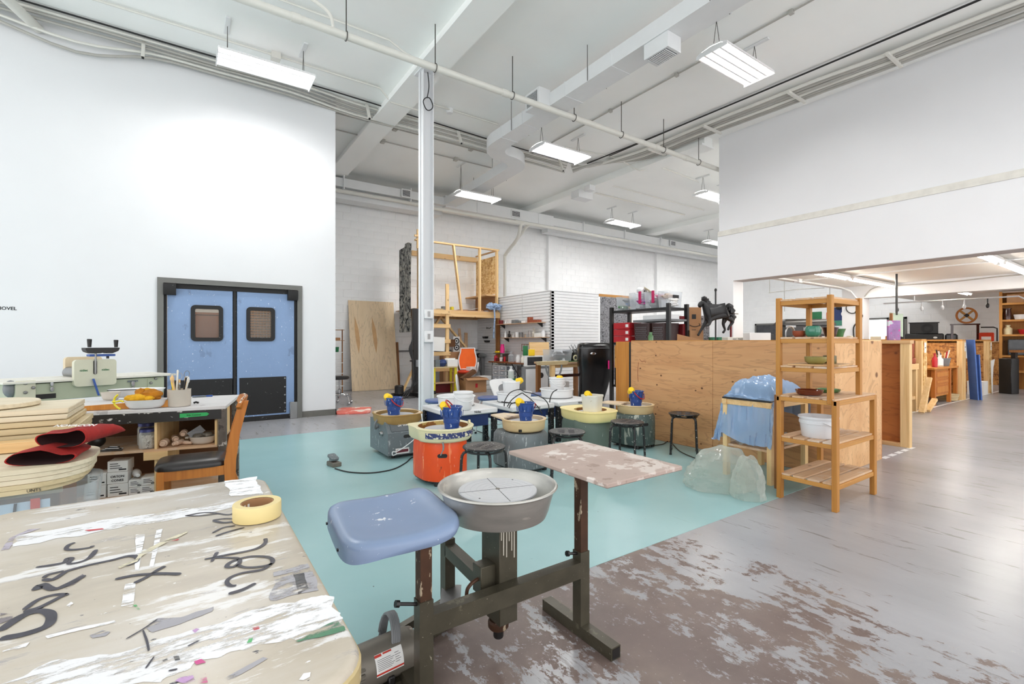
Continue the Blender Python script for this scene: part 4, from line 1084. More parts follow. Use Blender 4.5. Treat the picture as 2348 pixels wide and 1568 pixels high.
def scoop(label, loc, rot, s=1.0):
    o = solo('yellow_scoop', MB().lathe([(0, .075), (.028, .073), (.036, .06), (.045, 0), (.042, 0), (.033, .055), (0, .066)], n=20), 'yellow', label, 'scoop', loc, rot=rot, group='yellow scoops in the pails')
    o.scale = (s, s, s); return o
for wl, (x, y), zz, lab, rz, s, hg in ((w1, (1.91, 5.12), .434, 'blue sand pail on the square grey wheel', .6, 1.0, True), (w2, (1.955, 3.80), .477, 'blue sand pail with raised red handle on the orange wheel', 1.0, 1.0, False),
                               (w3, (2.75, 3.76), .474, 'blue sand pail on the dusty grey wheel with the round pan', 2.2, .92, True), (w5, (4.44, 3.83), .477, 'blue sand pail on the dark grey wheel by the plywood', .2, .95, True)):
    pail(lab, (x, y, zz), rz, s, hg)
    vx, vy = -CS * .05, SN * .05
    scoop('yellow scoop inside the ' + lab, (x + vx, y + vy + .01, zz + .185 * s), (math.radians(62), 0, math.radians(-50)))
# white tub on wheel 4
def tub(name, label, loc, r0, r1, h, mat='white', rz=0, handle=True, square=False, bandz=(.78,), cat='bucket', group=None, s=1):
    t = thing(name, label, cat, loc, rz, group)
    if square:
        a, b = super_outline(r0, r0, 4.5, 40), super_outline(r1, r1, 4.5, 40)
        L = [[(x, y, 0) for x, y in scale(a, .95)], [(x, y, .01) for x, y in a], [(x, y, h - .02) for x, y in b], [(x, y, h - .02) for x, y in scale(b, 1.05)], [(x, y, h) for x, y in scale(b, 1.05)], [(x, y, h) for x, y in scale(b, .97)], [(x, y, .015) for x, y in scale(a, .95)]]
        part('tub_body', MB().loops(L), mat, t)
    else:
        prof = [(0, 0), (r0 - .006, 0), (r0, .008)]
        for q in bandz:
            rq = r0 + (r1 - r0) * q
            prof += [(rq, h * q - .012), (rq + .006, h * q - .010), (rq + .006, h * q + .010), (rq, h * q + .012)]
        prof += [(r1, h - .018), (r1 + .007, h - .016), (r1 + .007, h - .002), (r1 + .004, h), (r1 - .004, h), (r1 - .008, h - .01), (r0 - .006, .012), (0, .010)]
        part('tub_body', MB().lathe(prof, n=36), mat, t)
    if handle:
        pts = [(-(r1 + .010) * math.cos(a), -(r1 + .012) * math.sin(a) * .86, h * .80 - h * .34 * math.sin(a)) for a in [PI * i / 16 for i in range(17)]]
        part('handle', MB().tube(pts, .004, 6), 'white', t)
    return t
tub('square_bucket', 'off white square bucket standing in the yellow pan', (3.63, 3.74, .477), .085, .098, .20, 'offwhite', .3, False, True)
scoop('yellow scoop sticking out of the square bucket in the yellow pan', (3.59, 3.76, .665), (math.radians(60), 0, math.radians(-55)))

# --- table-top wheels behind, white tops on blue aprons
def table_wheel(label, loc, rz=0, cables=False):
    t = thing('tabletop_pottery_machine', label, 'pottery wheel', loc, rz, 'white topped pottery wheels in the back row')
    hw, hd_ = .32, .34
    tp = part('table_top', MB().box(-hw, -hd_, .44, hw, hd_, .50, .012), 'white', t)
    part('apron', MB().box(-hw + .03, -hd_ + .05, .30, hw - .10, hd_ - .04, .44, .005), 'navy', t)
    m = MB()
    for sx in (-1, 1):
        for sy in (-1, 1):
            x, y = sx * (hw - .03), sy * (hd_ - .04)
            m.box(x - .028, y - .028, .0, x + .028, y + .028, .44, .003)
    for p in pieces('leg', m, 'blackspk', t): pass
    cy = .08
    part('splash_pan', MB().lathe([(0, .50), (.19, .50), (.205, .51), (.215, .60), (.226, .605), (.230, .612), (.226, .62), (.216, .62), (.207, .61), (.196, .515), (0, .512)], c=(0, cy, 0), n=44), 'white', t)
    part('wheel_head', MB().lathe([(0, .535), (.15, .535), (.153, .54), (.153, .552), (.15, .555), (0, .555)], c=(0, cy, 0), n=36), 'head', t)
    part('head_spindle', MB().lathe([(.03, .51), (.03, .54)], c=(0, cy, 0), n=10), 'steel', t)
    part('pan_seam', MB().tube([(.214 * math.cos(2 * PI * i / 40), cy + .214 * math.sin(2 * PI * i / 40), .506) for i in range(40)], .003, 4, closed=True), 'black', t)
    w_ = words('lettering', 'Nidec', .036, (.05, -hd_ - .001, .47), (PI / 2, 0, 0), 'ink', tp, bold=True)
    return t
table_wheel('white topped wheel with a lidless white bucket on its corner, behind the orange wheel', (2.62, 4.90, 0))
table_wheel('white topped wheel with looping black cables, behind the dusty grey wheel', (3.40, 4.82, 0))
table_wheel('white topped wheel farthest toward the black bin, behind the yellow pan', (4.13, 4.86, 0))
tub('white_bucket', 'white bucket on the corner of the table wheel behind the orange wheel', (2.53, 4.64, .50), .095, .105, .20, bandz=(.74,))
tub('white_bucket', 'white bucket standing inside the pan of the table wheel nearest the black bin', (4.13, 4.93, .556), .085, .105, .215, bandz=(.66, .80))
tub('white_bucket', 'white bucket with yellow scoop inside the cable strewn table wheel', (3.37, 4.92, .556), .095, .11, .20, bandz=(), handle=False)
scoop('yellow scoop in the white bucket of the cable strewn table wheel', (3.45, 4.90, .745), (math.radians(65), .2, math.radians(30)), 1.0)
scoop('yellow scoop lying across the bucket nearest the black bin', (4.12, 4.90, .76), (math.radians(80), 0, math.radians(20)), .9)
pts = [pt(u, v, 5.1) for u, v in ((1156, 938), (1162, 915), (1180, 898), (1200, 893), (1212, 900), (1225, 910), (1240, 925), (1248, 955))]
def onpath(uvt): return [tuple(pt(u, v, t)) for u, v, t in uvt]
cw = thing('loose_cables', 'tangle of black cables looping over the middle table wheel', 'cable', (3.4, 4.82, .5))
for rt in (((1156, 931, 5.5), (1158, 918, 5.5), (1170, 900, 5.6), (1190, 893, 5.7), (1205, 899, 5.6), (1225, 903, 5.5), (1248, 915, 5.4), (1258, 930, 5.35), (1257, 945, 5.3)),
           ((1163, 932, 5.4), (1175, 915, 5.45), (1195, 902, 5.5), (1202, 904, 5.5), (1220, 918, 5.4), (1235, 935, 5.3), (1243, 949, 5.3)),
           ((1150, 921, 5.5), (1160, 922, 5.55), (1175, 924, 5.6)), ((1167, 936, 5.4), (1172, 926, 5.4), (1188, 921, 5.4))):
    part('cable', MB().at(T(-3.4, -4.82, -.5)).tube(smoothpath(onpath(rt), 6), .006, 6), 'dark_cable', cw)
solo('wheel_cable', MB().tube(smoothpath(onpath(((1278, 893, 6.0), (1268, 899, 6.0), (1262, 912, 5.9), (1260, 926, 5.85))), 6), .007, 6), 'dark_cable', 'black cable bending down over the pan of the table wheel nearest the black bin', 'cable')

# --- stools
def black_stool(label, loc, rz):
    t = thing('black_stool', label, 'stool', loc, rz, 'black stools with bent tube legs')
    st = part('seat', MB().lathe([(0, .428), (.12, .428), (.158, .434), (.165, .440), (.165, .448), (.158, .452), (.14, .450), (0, .446)], n=40), 'blackspk', t)
    m = MB()
    for i in range(6):
        for j in (-1, 1):
            m.bar((-.07 + .028 * i, j * .045 - .02, .4485), (-.06 + .028 * i, j * .045 + .03, .4485), .007, .004)
    pieces('seat_rib', m, plain('rib_grey', rgb(80, 78, 80), .35), st)
    for k in range(4):
        a = PI / 4 + PI / 2 * k
        c_, s_ = math.cos(a), math.sin(a)
        pts = [(.05 * c_, .05 * s_, .416), (.13 * c_, .13 * s_, .416), (.158 * c_, .158 * s_, .408), (.172 * c_, .172 * s_, .388), (.177 * c_, .177 * s_, .36), (.195 * c_, .195 * s_, .012)]
        lg = part('leg', MB().tube(pts, .0115, 8), 'blackspk', t)
        part('leg_cap', MB().tube([(.1945 * c_, .1945 * s_, .02), (.1955 * c_, .1955 * s_, 0)], .0135, 8), 'black', lg)
    part('leg_ring', MB().tube([(.14 * math.cos(2 * PI * i / 28), .14 * math.sin(2 * PI * i / 28), .418) for i in range(28)], .008, 6, closed=True), 'black', t)
    return t
for u, v, rz, lab in ((1110, 1022, .5, 'round black stool in front of the orange wheel'), (1300, 988, .9, 'round black stool in front of the dusty grey wheel, behind the clay board'),
                      (1438, 966, .35, 'round black stool in front of the dark wheel with white splashes'), (1568, 947, .62, 'round black stool alone before the plywood half wall')):
    p = pz(u, v, .45)
    black_stool(lab, (p.x, p.y, 0), rz)
def blue_stool(label, loc, rz):
    t = thing('blue_stool', label, 'stool', loc, rz, 'blue padded stools at the back row')
    part('seat', MB().lathe([(0, .455), (.15, .455), (.165, .465), (.17, .48), (.16, .497), (.10, .503), (0, .504)], n=36), 'stoolblue', t)
    for k in range(4):
        a = PI / 4 + PI / 2 * k; c_, s_ = math.cos(a), math.sin(a)
        lg = part('leg', MB().tube([(.11 * c_, .11 * s_, .452), (.135 * c_, .135 * s_, .43), (.15 * c_, .15 * s_, .39), (.20 * c_, .20 * s_, .02)], .0115, 8), 'white', t)
        part('leg_cap', MB().tube([(.199 * c_, .199 * s_, .028), (.2015 * c_, .2015 * s_, 0)], .0145, 8), 'black', lg)
    part('leg_ring', MB().tube([(.183 * math.cos(2 * PI * i / 28), .183 * math.sin(2 * PI * i / 28), .14) for i in range(28)], .007, 6, closed=True), 'white', t)
    return t
for u, v, rz, lab in ((1004, 915, .2, 'blue padded stool beside the white column'), (1123, 909, .5, 'blue padded stool between two table wheels'), (1240, 901, .8, 'blue padded stool behind the cable strewn table wheel')):
    p = pz(u, v, .50)
    blue_stool(lab, (p.x, p.y, 0), rz)
# ================================================================== folding table with paint and marker, front corner
TZ = .74
tb = thing('folding_table', 'paint smeared folding table with big marker handwriting, nearest the camera', 'table', (-.14, 1.38, 0))
def tx(p, dz=0.0): return (p.x + .14, p.y - 1.38, p.z + dz)
tm = NT('table_laminate')
pos = tm.mapping((1, 1, 1))
base = tm.ramp(tm.noise(tm.mapping((.9, 2.4, 1)), 2.2, 8, .6), [(.3, rgb(172, 162, 148)), (.5, rgb(194, 184, 168)), (.7, rgb(208, 202, 194))])
base = tm.mix(tm.step(tm.noise(tm.mapping((1.2, 4.5, 1), loc=(3, 1, 0)), 2.6, 9, .68), .56, .60), base, rgb(228, 226, 224))
base = tm.mix(tm.math('MULTIPLY', tm.step(tm.noise(tm.mapping((1.5, 7, 1), loc=(1, 5, 0)), 3.2, 8, .7), .61, .66), .7), base, rgb(150, 146, 150))
base = tm.mix(tm.step(tm.noise(tm.mapping((3, 6, 1), loc=(7, 5, 0)), 9, 6, .6), .69, .70), base, rgb(74, 74, 78))
base = tm.mix(tm.step(tm.noise(tm.mapping((3, 5, 1), loc=(2, 9, 0)), 10, 5, .6), .70, .71), base, rgb(246, 246, 246))
M['tabletop'] = tm.out(base, .33)
o = rrect(-.36, -.65, .38, .65, .09, 8)
def ins(poly, d, cx=.01, cy=0):
    return [(x - d * (1 if x > cx + .2 else -1 if x < cx - .2 else 0), y - d * (1 if y > .5 else -1 if y < -.5 else 0)) for x, y in poly]
top = MB().loops([[(x, y, TZ - .045) for x, y in ins(o, .004)], [(x, y, TZ - .035) for x, y in o], [(x, y, TZ - .012) for x, y in o], [(x, y, TZ - .003) for x, y in ins(o, .004)], [(x, y, TZ) for x, y in ins(o, .012)]], True, True)
tt = part('table_top', top, 'tabletop', tb, angle=50)
ed = MB().loops([[(x, y, TZ - .046) for x, y in ins(o, .001)], [(x, y, TZ - .046) for x, y in ins(o, -.003)], [(x, y, TZ - .016) for x, y in ins(o, -.003)], [(x, y, TZ - .012) for x, y in ins(o, .001)]], False, False)
part('edge_band', ed, plain('tan_edge', rgb(196, 176, 128), .4, var=.1, spots=[(9, .6, rgb(226, 218, 200))]), tb, angle=50)
ap = ins(o, .035)
part('apron_frame', MB().loops([[(x, y, TZ - .10) for x, y in ap], [(x, y, TZ - .046) for x, y in ap]], False, False), 'greymetal', tb)
m = MB()
for sx in (-.28, .30):
    for sy in (-.5, .5): m.tube([(sx, sy, 0), (sx, sy, TZ - .05)], .014, 8)
pieces('leg', m, 'greymetal', tb)
# marks on the top, traced as painted strokes (crop frame: x*.36627, 1080+y*.36627)
def tp(x, y, h=.0012):
    p = pz(.36627 * x, 1080 + .36627 * y, TZ)
    return Vector((min(max(p.x + .14, -.352), .372), min(max(p.y - 1.38, -.642), .642), TZ + h))
def stroke(mb, pts, w, h=.0012):
    P = smoothpath([tp(*q, h) for q in pts], 5); n = len(P); L = []; R = []
    for i in range(n):
        d = P[min(i + 1, n - 1)] - P[max(i - 1, 0)]; d.z = 0
        if d.length < 1e-6: d = Vector((1, 0, 0))
        d.normalize(); s = Vector((-d.y, d.x, 0)) * w * .5 * (1 + .35 * mnoise.noise(P[i] * 30)) * (.55 if i in (0, n - 1) else 1)
        L.append(P[i] - s); R.append(P[i] + s)
    mb.add(L + R, [(i, i + 1, n + i + 1, n + i) for i in range(n - 1)])
def blot(mb, pts, h=.0008, rag=.016, sub=9):
    """ragged paint patch"""
    P = [tp(*q, h) for q in pts]; out = []
    ar = abs(sum(P[i].x * P[(i + 1) % len(P)].y - P[(i + 1) % len(P)].x * P[i].y for i in range(len(P)))) / 2
    rag = min(rag, .35 * ar / sum((P[i] - P[i - 1]).length for i in range(len(P))))
    for i in range(len(P)):
        a, b = P[i], P[(i + 1) % len(P)]
        for j in range(sub):
            q = a.lerp(b, j / sub); nz = mnoise.noise(q * 26 + Vector((h * 9e3, 0, 0))) + .5 * mnoise.noise(q * 80)
            e = (b - a); e.z = 0
            if e.length > 0: e.normalize()
            out.append(q + Vector((e.y, -e.x, 0)) * nz * rag)
    mb.add(out, [tuple(range(len(out)))])
INK = [([(0, 1052), (150, 1025), (290, 975), (322, 920), (300, 888), (240, 880), (150, 905), (60, 960), (0, 1005)], 12), ([(145, 885), (250, 855), (380, 790), (430, 770)], 9), ([(150, 872), (240, 808), (340, 778), (420, 775)], 8),
       ([(225, 748), (262, 715), (340, 742), (450, 700), (530, 655)], 12), ([(270, 680), (330, 682), (400, 640), (430, 625), (560, 590), (700, 560), (800, 535), (855, 540), (850, 570), (790, 595)], 8), ([(275, 672), (300, 652), (400, 628)], 7),
       ([(225, 605), (330, 590), (400, 575), (420, 550), (452, 550), (430, 582), (500, 572), (560, 545), (602, 495)], 8), ([(470, 450), (430, 465), (415, 490), (460, 495), (560, 482), (580, 470)], 8),
       ([(720, 680), (850, 655), (1000, 645), (1132, 648)], 9), ([(840, 705), (920, 665), (990, 620), (1035, 598)], 8),
       ([(1660, 425), (1662, 450), (1620, 482), (1540, 505), (1430, 525), (1330, 545), (1280, 555)], 8), ([(1325, 570), (1342, 540), (1360, 510)], 7),
       ([(1330, 545), (1430, 545), (1490, 550), (1500, 575), (1460, 602), (1420, 600), (1450, 570), (1550, 540), (1650, 538), (1700, 550), (1702, 580), (1640, 600), (1540, 606), (1480, 590)], 7),
       ([(1702, 580), (1640, 620), (1520, 640), (1450, 665), (1420, 695), (1440, 720), (1480, 720)], 7), ([(1430, 772), (1520, 745), (1600, 705)], 9),
       ([(1160, 283), (1250, 265), (1330, 262), (1420, 275), (1472, 265)], 6), ([(1160, 281), (1260, 281), (1380, 266)], 5), ([(1335, 312), (1400, 325), (1480, 315)], 8), ([(1330, 310), (1400, 300), (1480, 300)], 5),
       ([(1330, 390), (1400, 355), (1472, 345)], 6), ([(1350, 410), (1420, 385), (1530, 355)], 7), ([(790, 1055), (900, 990), (985, 930)], 3), ([(895, 1000), (920, 1070), (932, 1130)], 2.5), ([(965, 1165), (912, 1240)], 2.5), ([(1175, 1100), (1245, 1065)], 2.5), ([(1055, 1255), (1110, 1245)], 3)]
inkm = MB()
mk = plain('faded_marker', rgb(62, 60, 70), .5, var=.3, vs=30)
for pts, w in INK:
    q = MB(); stroke(q, pts, w * .00125, .0016); part('marker_stroke', q, mk, tt)
def patch(col, lst, h):
    k = NT('paint_%d_%d_%d' % col); n_ = k.noise(k.mapping((4, 14, 1), rot=(0, 0, .1)), 3.2, 8, .7); k.out(rgb(*col), .4)
    g_ = k.noise(k.mapping((1, 1, 1)), 4, 3); k.link(k.step(k.math('ADD', n_, k.math('MULTIPLY', g_, .35)), .56, .66), k.b.inputs['Alpha']); mat = k.m
    for pts in lst:
        q = MB(); blot(q, pts, h); part('paint_patch', q, mat, tt)
patch((234, 234, 236), [[(75, 475), (110, 405), (700, 300), (1480, 195), (1560, 175), (1500, 215), (1330, 262), (700, 365), (300, 440)],
                        [(0, 1332), (300, 1210), (700, 1140), (1300, 960), (1900, 790), (2060, 770), (2130, 880), (2180, 960), (1850, 1060), (1500, 1110), (1250, 1180), (1000, 1330)]], .0006)
patch((240, 240, 242), [[(850, 400), (910, 395), (868, 620), (845, 622)], [(980, 365), (1020, 362), (960, 600), (935, 602)], [(785, 710), (845, 700), (830, 850), (755, 850)], [(1400, 40), (1600, 20), (1650, 150), (1440, 160)], [(285, 1035), (500, 980), (720, 935), (730, 950), (500, 1000), (300, 1050)], [(10, 1130), (180, 1075), (160, 1105), (20, 1145)], [(415, 845), (445, 820), (460, 830), (435, 852)], [(1870, 1310), (1900, 1270), (1945, 1262), (1940, 1290), (1900, 1312)]], .0010)
patch((160, 158, 164), [[(1720, 620), (1960, 570), (1995, 750), (1700, 810)], [(915, 985), (985, 925), (1130, 915), (1340, 850), (1330, 880), (1130, 960), (950, 1015)], [(560, 1030), (640, 1000), (690, 1010), (660, 1035), (580, 1048)], [(1360, 1330), (1400, 1300), (1650, 1165), (1680, 1175), (1480, 1290)]], .0009)
patch((178, 170, 184), [[(0, 500), (60, 420), (180, 365), (260, 360), (100, 410), (60, 490)]], .0009)
patch((120, 112, 116), [[(380, 720), (520, 645), (540, 660), (420, 740)], [(0, 960), (70, 930), (90, 900), (0, 890)]], .0010)
patch((44, 44, 48), [[(1835, 650), (1900, 640), (1935, 735), (1870, 772)], [(1940, 575), (1985, 565), (2008, 640), (2000, 672)], [(1085, 1165), (1120, 1160), (1128, 1185), (1095, 1192)], [(1015, 1190), (1045, 1172), (1050, 1185), (1022, 1200)]], .0014)
patch((66, 122, 88), [[(1855, 1072), (1900, 1050), (1950, 1008), (2110, 940), (2172, 975), (2160, 1000), (1990, 1048)]], .0014)
patch((214, 206, 178), [[(740, 605), (850, 555), (870, 520), (1000, 450), (1170, 378), (1175, 388), (1010, 468), (890, 535), (860, 570), (750, 612)]], .0018)
patch((204, 74, 140), [[(1230, 1300), (1290, 1270), (1300, 1328), (1240, 1332)], [(1215, 1195), (1260, 1180), (1290, 1200), (1230, 1215)]], .0012)
patch((190, 150, 196), [[(1090, 1320), (1130, 1290), (1210, 1280), (1230, 1320), (1150, 1332)], [(1200, 1000), (1230, 985), (1250, 992), (1220, 1016)]], .0011)
patch((196, 52, 60), [[(530, 372), (640, 360), (655, 366), (560, 378)], [(1580, 985), (1620, 975), (1625, 990), (1590, 1000)], [(1070, 440), (1120, 425), (1115, 435)]], .0013)
patch((70, 170, 96), [[(1545, 1080), (1560, 1050), (1585, 1045), (1575, 1075)], [(830, 840), (850, 835), (880, 868), (860, 872)]], .0013)
# masking tape roll
p = pz(590, 1187, TZ)
t = thing('tape_roll', 'roll of cream masking tape lying on the painted folding table', 'tape', (p.x, p.y, TZ + .0022))
part('tape_body', MB().lathe([(.043, 0), (.062, 0), (.063, .002), (.063, .042), (.062, .044), (.043, .044)], n=48), 'masktape', t)
part('cardboard_core', MB().lathe([(.043, .0), (.0395, .0), (.0395, .043), (.043, .043)], n=48), 'card', t)
m = MB()
for k in range(9):
    a = 2.0 + .33 * k
    m.surf(lambda i, j, a=a: (.0393 * math.cos(a + .16 * i), .0393 * math.sin(a + .16 * i), .012 + .02 * j), 2, 1)
pieces('core_print', m, 'paper', t)

# ================================================================== plaster bats, stacked, with the red towels
u0 = thing('bat_crate', 'wooden crate under the tall stack of square bat boards', 'crate', (-1.0, 3.68, 0))
part('crate_body', MB().box(-.42, -.23, 0, .44, .23, .62, .004), 'brownZ', u0)
for z_ in (.1, .3, .5): part('crate_slat', MB().box(-.43, -.245, z_ - .05, .45, -.23, z_ + .05), 'bat2', u0)
zz = .602
x1 = pz(219, 1052, .70).x
for i in range(5):
    dx, dy = rnd.uniform(-.012, .012), rnd.uniform(-.008, .008)
    h = .0195
    o = [(x, y) for x, y in rrect(-1.30 + dx, 2.84 + dy, x1 + dx - .012 * (4 - i), 3.36, .19, 10)]
    solo('bat_board', MB().loops([[(x, y, 0) for x, y in o], [(x, y, h) for x, y in o]]), 'bat' if i > 1 else 'bat2', ['lowest rounded bat board with pencilled writing on its edge', 'second rounded bat board counted from the lowest', 'middle rounded bat board of the round cornered stack', 'fourth rounded bat board counted from the lowest', 'top rounded bat board carrying the red towels'][i], 'board', (0, 0, zz), group='rounded bat boards in a stack')
    if i == 0:
        pw = py(25, 1127, 2.84)
        o_ = bpy.data.objects['bat_board']; w_ = words('lettering', 'CUT TO COUNTS', .018, (pw.x + .02, 2.838, .010), (PI / 2, 0, 0), 'ink', o_)
    zz += h + .0015
ztop = zz
z = .624
zb = [(.030, 'bat2'), (.030, 'bat'), (.035, 'bat'), (.034, 'bat'), (.030, 'bat2'), (.036, 'bat2'), (.034, 'bat2'), (.030, 'bat'), (.034, 'bat')]
rx = -.52
for i, (h, mt) in enumerate(zb * 1):
    h *= .87
    e = rx + (.02 if i < 3 else .03 if i < 6 else 0) + rnd.uniform(-.008, .006)
    solo('bat_slab', MB().box(-1.45, 3.42 + rnd.uniform(-.008, .008), 0, e, 3.92, h, .004), mt, 'square cornered bat board, number %s up from the table in the tall stack' % ('one two three four five six seven eight nine'.split()[i]), 'board', (0, 0, z), group='square bat boards in a tall stack')
    z += h + .0025
slab_top = z
# wood offcuts between the stacks and a wooden cup
for i, (u, v, w, lab) in enumerate(((22, 1052, .11, 'short wood offcut lying behind the red towels'), (40, 1062, .13, 'knotty wood offcut just behind the red towels'))):
    p = py(u, v, 3.30 - .05 * i)
    solo('wood_offcut', MB().box(-w, -.02, 0, w, .02, .05, .003), 'paleX', lab, 'offcut', (p.x, 3.345 + .0 * i - .05 * i, ztop + .002), -.06, 'offcuts behind the towels')
p = py(10, 1035, 3.2)
# red kiln gloves, cuffs open toward the camera
def glove(label, x, y, z, rz, l, w, h, seed):
    t = thing('red_glove', label, 'glove', (x, y, z), rz, 'red gloves on the bat boards')
    n = 32
    def ring(f, s=1.0, dx=0.0):
        ww, hh = [(w, h), (w * .97, h * 1.08), (w * .86, h * 1.1), (w * .78, h), (w * .70, h * .85), (w * .58, h * .7), (w * .34, h * .4)][round(f * 6)]
        out = []
        for k in range(n):
            a = 2 * PI * k / n; c_, s_ = math.cos(a), math.sin(a)
            px_ = l * f + dx; yy = ww / 2 * s * math.copysign(abs(c_) ** .8, c_); zz = hh / 2 + hh / 2 * s * s_
            q = Vector((px_ * 9 + seed, yy * 14, zz * 14)); k2 = mnoise.noise(q)
            zz += .022 * k2 * (zz / hh) + .012 * math.sin(yy * 30 + seed) * (zz / hh)
            out.append((px_, yy * (1 + .06 * k2), max(.002, zz)))
        return out
    part('glove_body', MB().loops([ring(i / 6) for i in range(7)], False, True), 'redcloth', t, angle=80)
    part('cuff_hem', MB().loops([ring(0), ring(0, 1.05, .0), ring(0, 1.05, .012), ring(0, 1.0, .012)], False, False), 'redcloth', t, angle=80)
    part('cuff_shade', MB().loops([ring(0, .97, .001), ring(0, .86, .10), ring(0, .4, .14)], False, True), plain('cuff_shade_red' + str(seed)[:1], rgb(46, 10, 10), .95), t, angle=80)  # shade inside the open cuff is put into this dark red
    return t
glove('dark red glove lying flat on the rounded bat boards', -.535, 2.90, ztop, 1.32, .34, .235, .060, 1.3)
tw2 = glove('red glove with white print lying across the other glove', -.475, 2.935, ztop + .062, 1.10, .38, .20, .072, 4.2)
w_ = words('lettering', 'NOVACON', .034, (.085, .0, .086), (.22, 0, -PI / 2), 'paper', tw2, bold=True)
# bin of posters below, metal case, bagged jar
pb = thing('poster_bin', 'clear bin with pale blue printed sheets under the rounded bat boards', 'bin', (-.66, 3.05, 0))
part('bin_wall', MB().loops([[(x, y, .0) for x, y in rrect(-.26, -.17, .26, .17, .10)], [(x, y, .60) for x, y in rrect(-.31, -.20, .31, .20, .12)]], True, False), 'clearbin', pb)
part('printed_sheet', MB().surf(lambda a, b: (-.24 + .40 * a, -.172 - .01 * math.sin(PI * a), .10 + .46 * b), 8, 2), plain('pale_blue_sheet', rgb(196, 218, 232), .6, var=.03), pb)
m = MB()
for pts in ([(-.03, .43), (.0, .44), (-.005, .36), (.02, .30), (.035, .24), (-.05, .24), (-.02, .32)], [(.05, .44), (.06, .44), (.055, .38), (.075, .33), (.06, .28), (.05, .28), (.06, .33), (.045, .38)]):
    m.prism(pts, 0, .001)
m.at(None)
q = MB().at(T(0, -.186, .12) @ RX(PI / 2)); q.v = []; 
for pts in ([(-.03, .43), (.0, .44), (-.005, .36), (.02, .30), (.035, .24), (-.05, .24), (-.02, .32)], [(.05, .44), (.06, .44), (.055, .38), (.075, .33), (.06, .28), (.05, .28), (.06, .33), (.045, .38)]):
    q.prism(pts, 0, .001)
pieces('printed_figure', q, 'ink', pb)
part('red_strip', MB().box(.10, -.186, .30, .13, -.181, .57), plain('strip_red', rgb(206, 74, 52), .5), pb)
mc = thing('metal_case', 'grey riveted metal case under the bat boards at the picture edge', 'case', (-1.14, 2.96, 0))
part('case_body', MB().box(-.16, -.1, 0, .13, .1, .58, .006), 'tooth', mc)
m = MB()
for zz_ in (.3, .4, .48, .55): m.at(T(.105, -.1, zz_) @ RX(PI / 2)).lathe([(0, .004), (.006, .003), (.007, 0)], n=8)
pieces('rivet', m, 'steel', mc)

# ================================================================== work bench against the aisle
A = math.radians(-10.8)
bo = pz(518, 930, .78)
BX = Matrix.Translation((bo.x, bo.y, 0)) @ RZ(A)      # local x runs along the front edge (negative = toward the wall of bats), y goes back
bn = thing('work_bench', 'messy potter\'s work bench with open shelves and black edge', 'work bench', (bo.x, bo.y, 0), A)
L_ = 1.62
part('bench_top', MB().box(-L_, 0, .755, 0, .80, .78, .003), 'bench', bn)
part('edge_rail', MB().box(-L_, .004, .685, -.03, .03, .755), 'benchdark', bn)
m = MB().box(-.05, .006, 0, 0, .06, .755).box(-.05, .72, 0, 0, .78, .755).box(-L_, .006, 0, -L_ + .05, .06, .755).box(-L_, .72, 0, -L_ + .05, .78, .755)
pieces('leg', m, 'benchleg', bn)
part('shelf_board', MB().box(-L_ + .05, .03, .475, -.06, .70, .492), 'slat', bn)
part('lower_board', MB().box(-L_ + .05, .03, .16, -.06, .70, .178), 'slat', bn)
part('back_panel', MB().box(-L_ + .05, .70, .16, -.05, .715, .70), 'carddark', bn)
pieces('divider', MB().box(-.44, .03, .178, -.425, .68, .475).box(-.44, .03, .492, -.425, .68, .70).box(-.075, .03, .492, -.06, .68, .70), 'paleZ', bn)
part('brace_block', MB().box(-.50, .018, .42, -.36, .03, .475), 'paleX', bn)
tpz = MB().prism([(-.28, .0), (-.11, .008), (-.10, .022), (-.11, .036), (-.28, .028)], 0, .002)
tp_ = part('tape_label', MB().at(T(0, .002, .708) @ RX(PI / 2)).prism([(-.285, 0), (-.12, .005), (-.105, .018), (-.12, .03), (-.285, .03)], 0, .0015), 'tape', bn)
words('lettering', 'Kiln Control', .017, (-.20, .0, .724), (PI / 2, 0, 0), 'ink', tp_)
def bl(u, v, z, f=None):
    p = BX.inverted() @ pz(u, v, z); return p
def onb(name, mb, mat, label, cat, u, v, z=.78, rz=0, group=None, dz=.0, **k):
    p = pz(u, v, z); return solo(name, mb, mat, label, cat, (p.x, p.y, z + dz), A + rz, group, **k)
# board leaning on the bench
p = pz(335, 940, .80)
solo('board_strip', MB().loops([[(-.42, -.012, 0), (.36, -.012, 0), (.36, .012, 0), (-.42, .012, 0)], [(-.42, -.012, .022), (.34, -.012, .052), (.34, .012, .052), (-.42, .012, .022)]]), 'oakZ', 'tapered brown board lying on the bench behind the sponge bowl', 'board', (p.x - .17, p.y + .33, .782), A + .02)
part_ = solo('work_board', MB().box(-.75, -.20, 0, .42, .20, .016, .002), 'bench', 'large white work board on the bench in front of the slab roller', 'board', (p.x - .30, p.y + .62, .782), A)
p = pz(40, 926, slab_top + .0)
solo('round_bat', MB().lathe([(0, 0), (.245, 0), (.25, .004), (.25, .022), (.245, .026), (0, .026)], n=40), 'bat', 'round white bat lying on the tall stack of square bat boards', 'board', (-.93, 3.68, slab_top + .001))
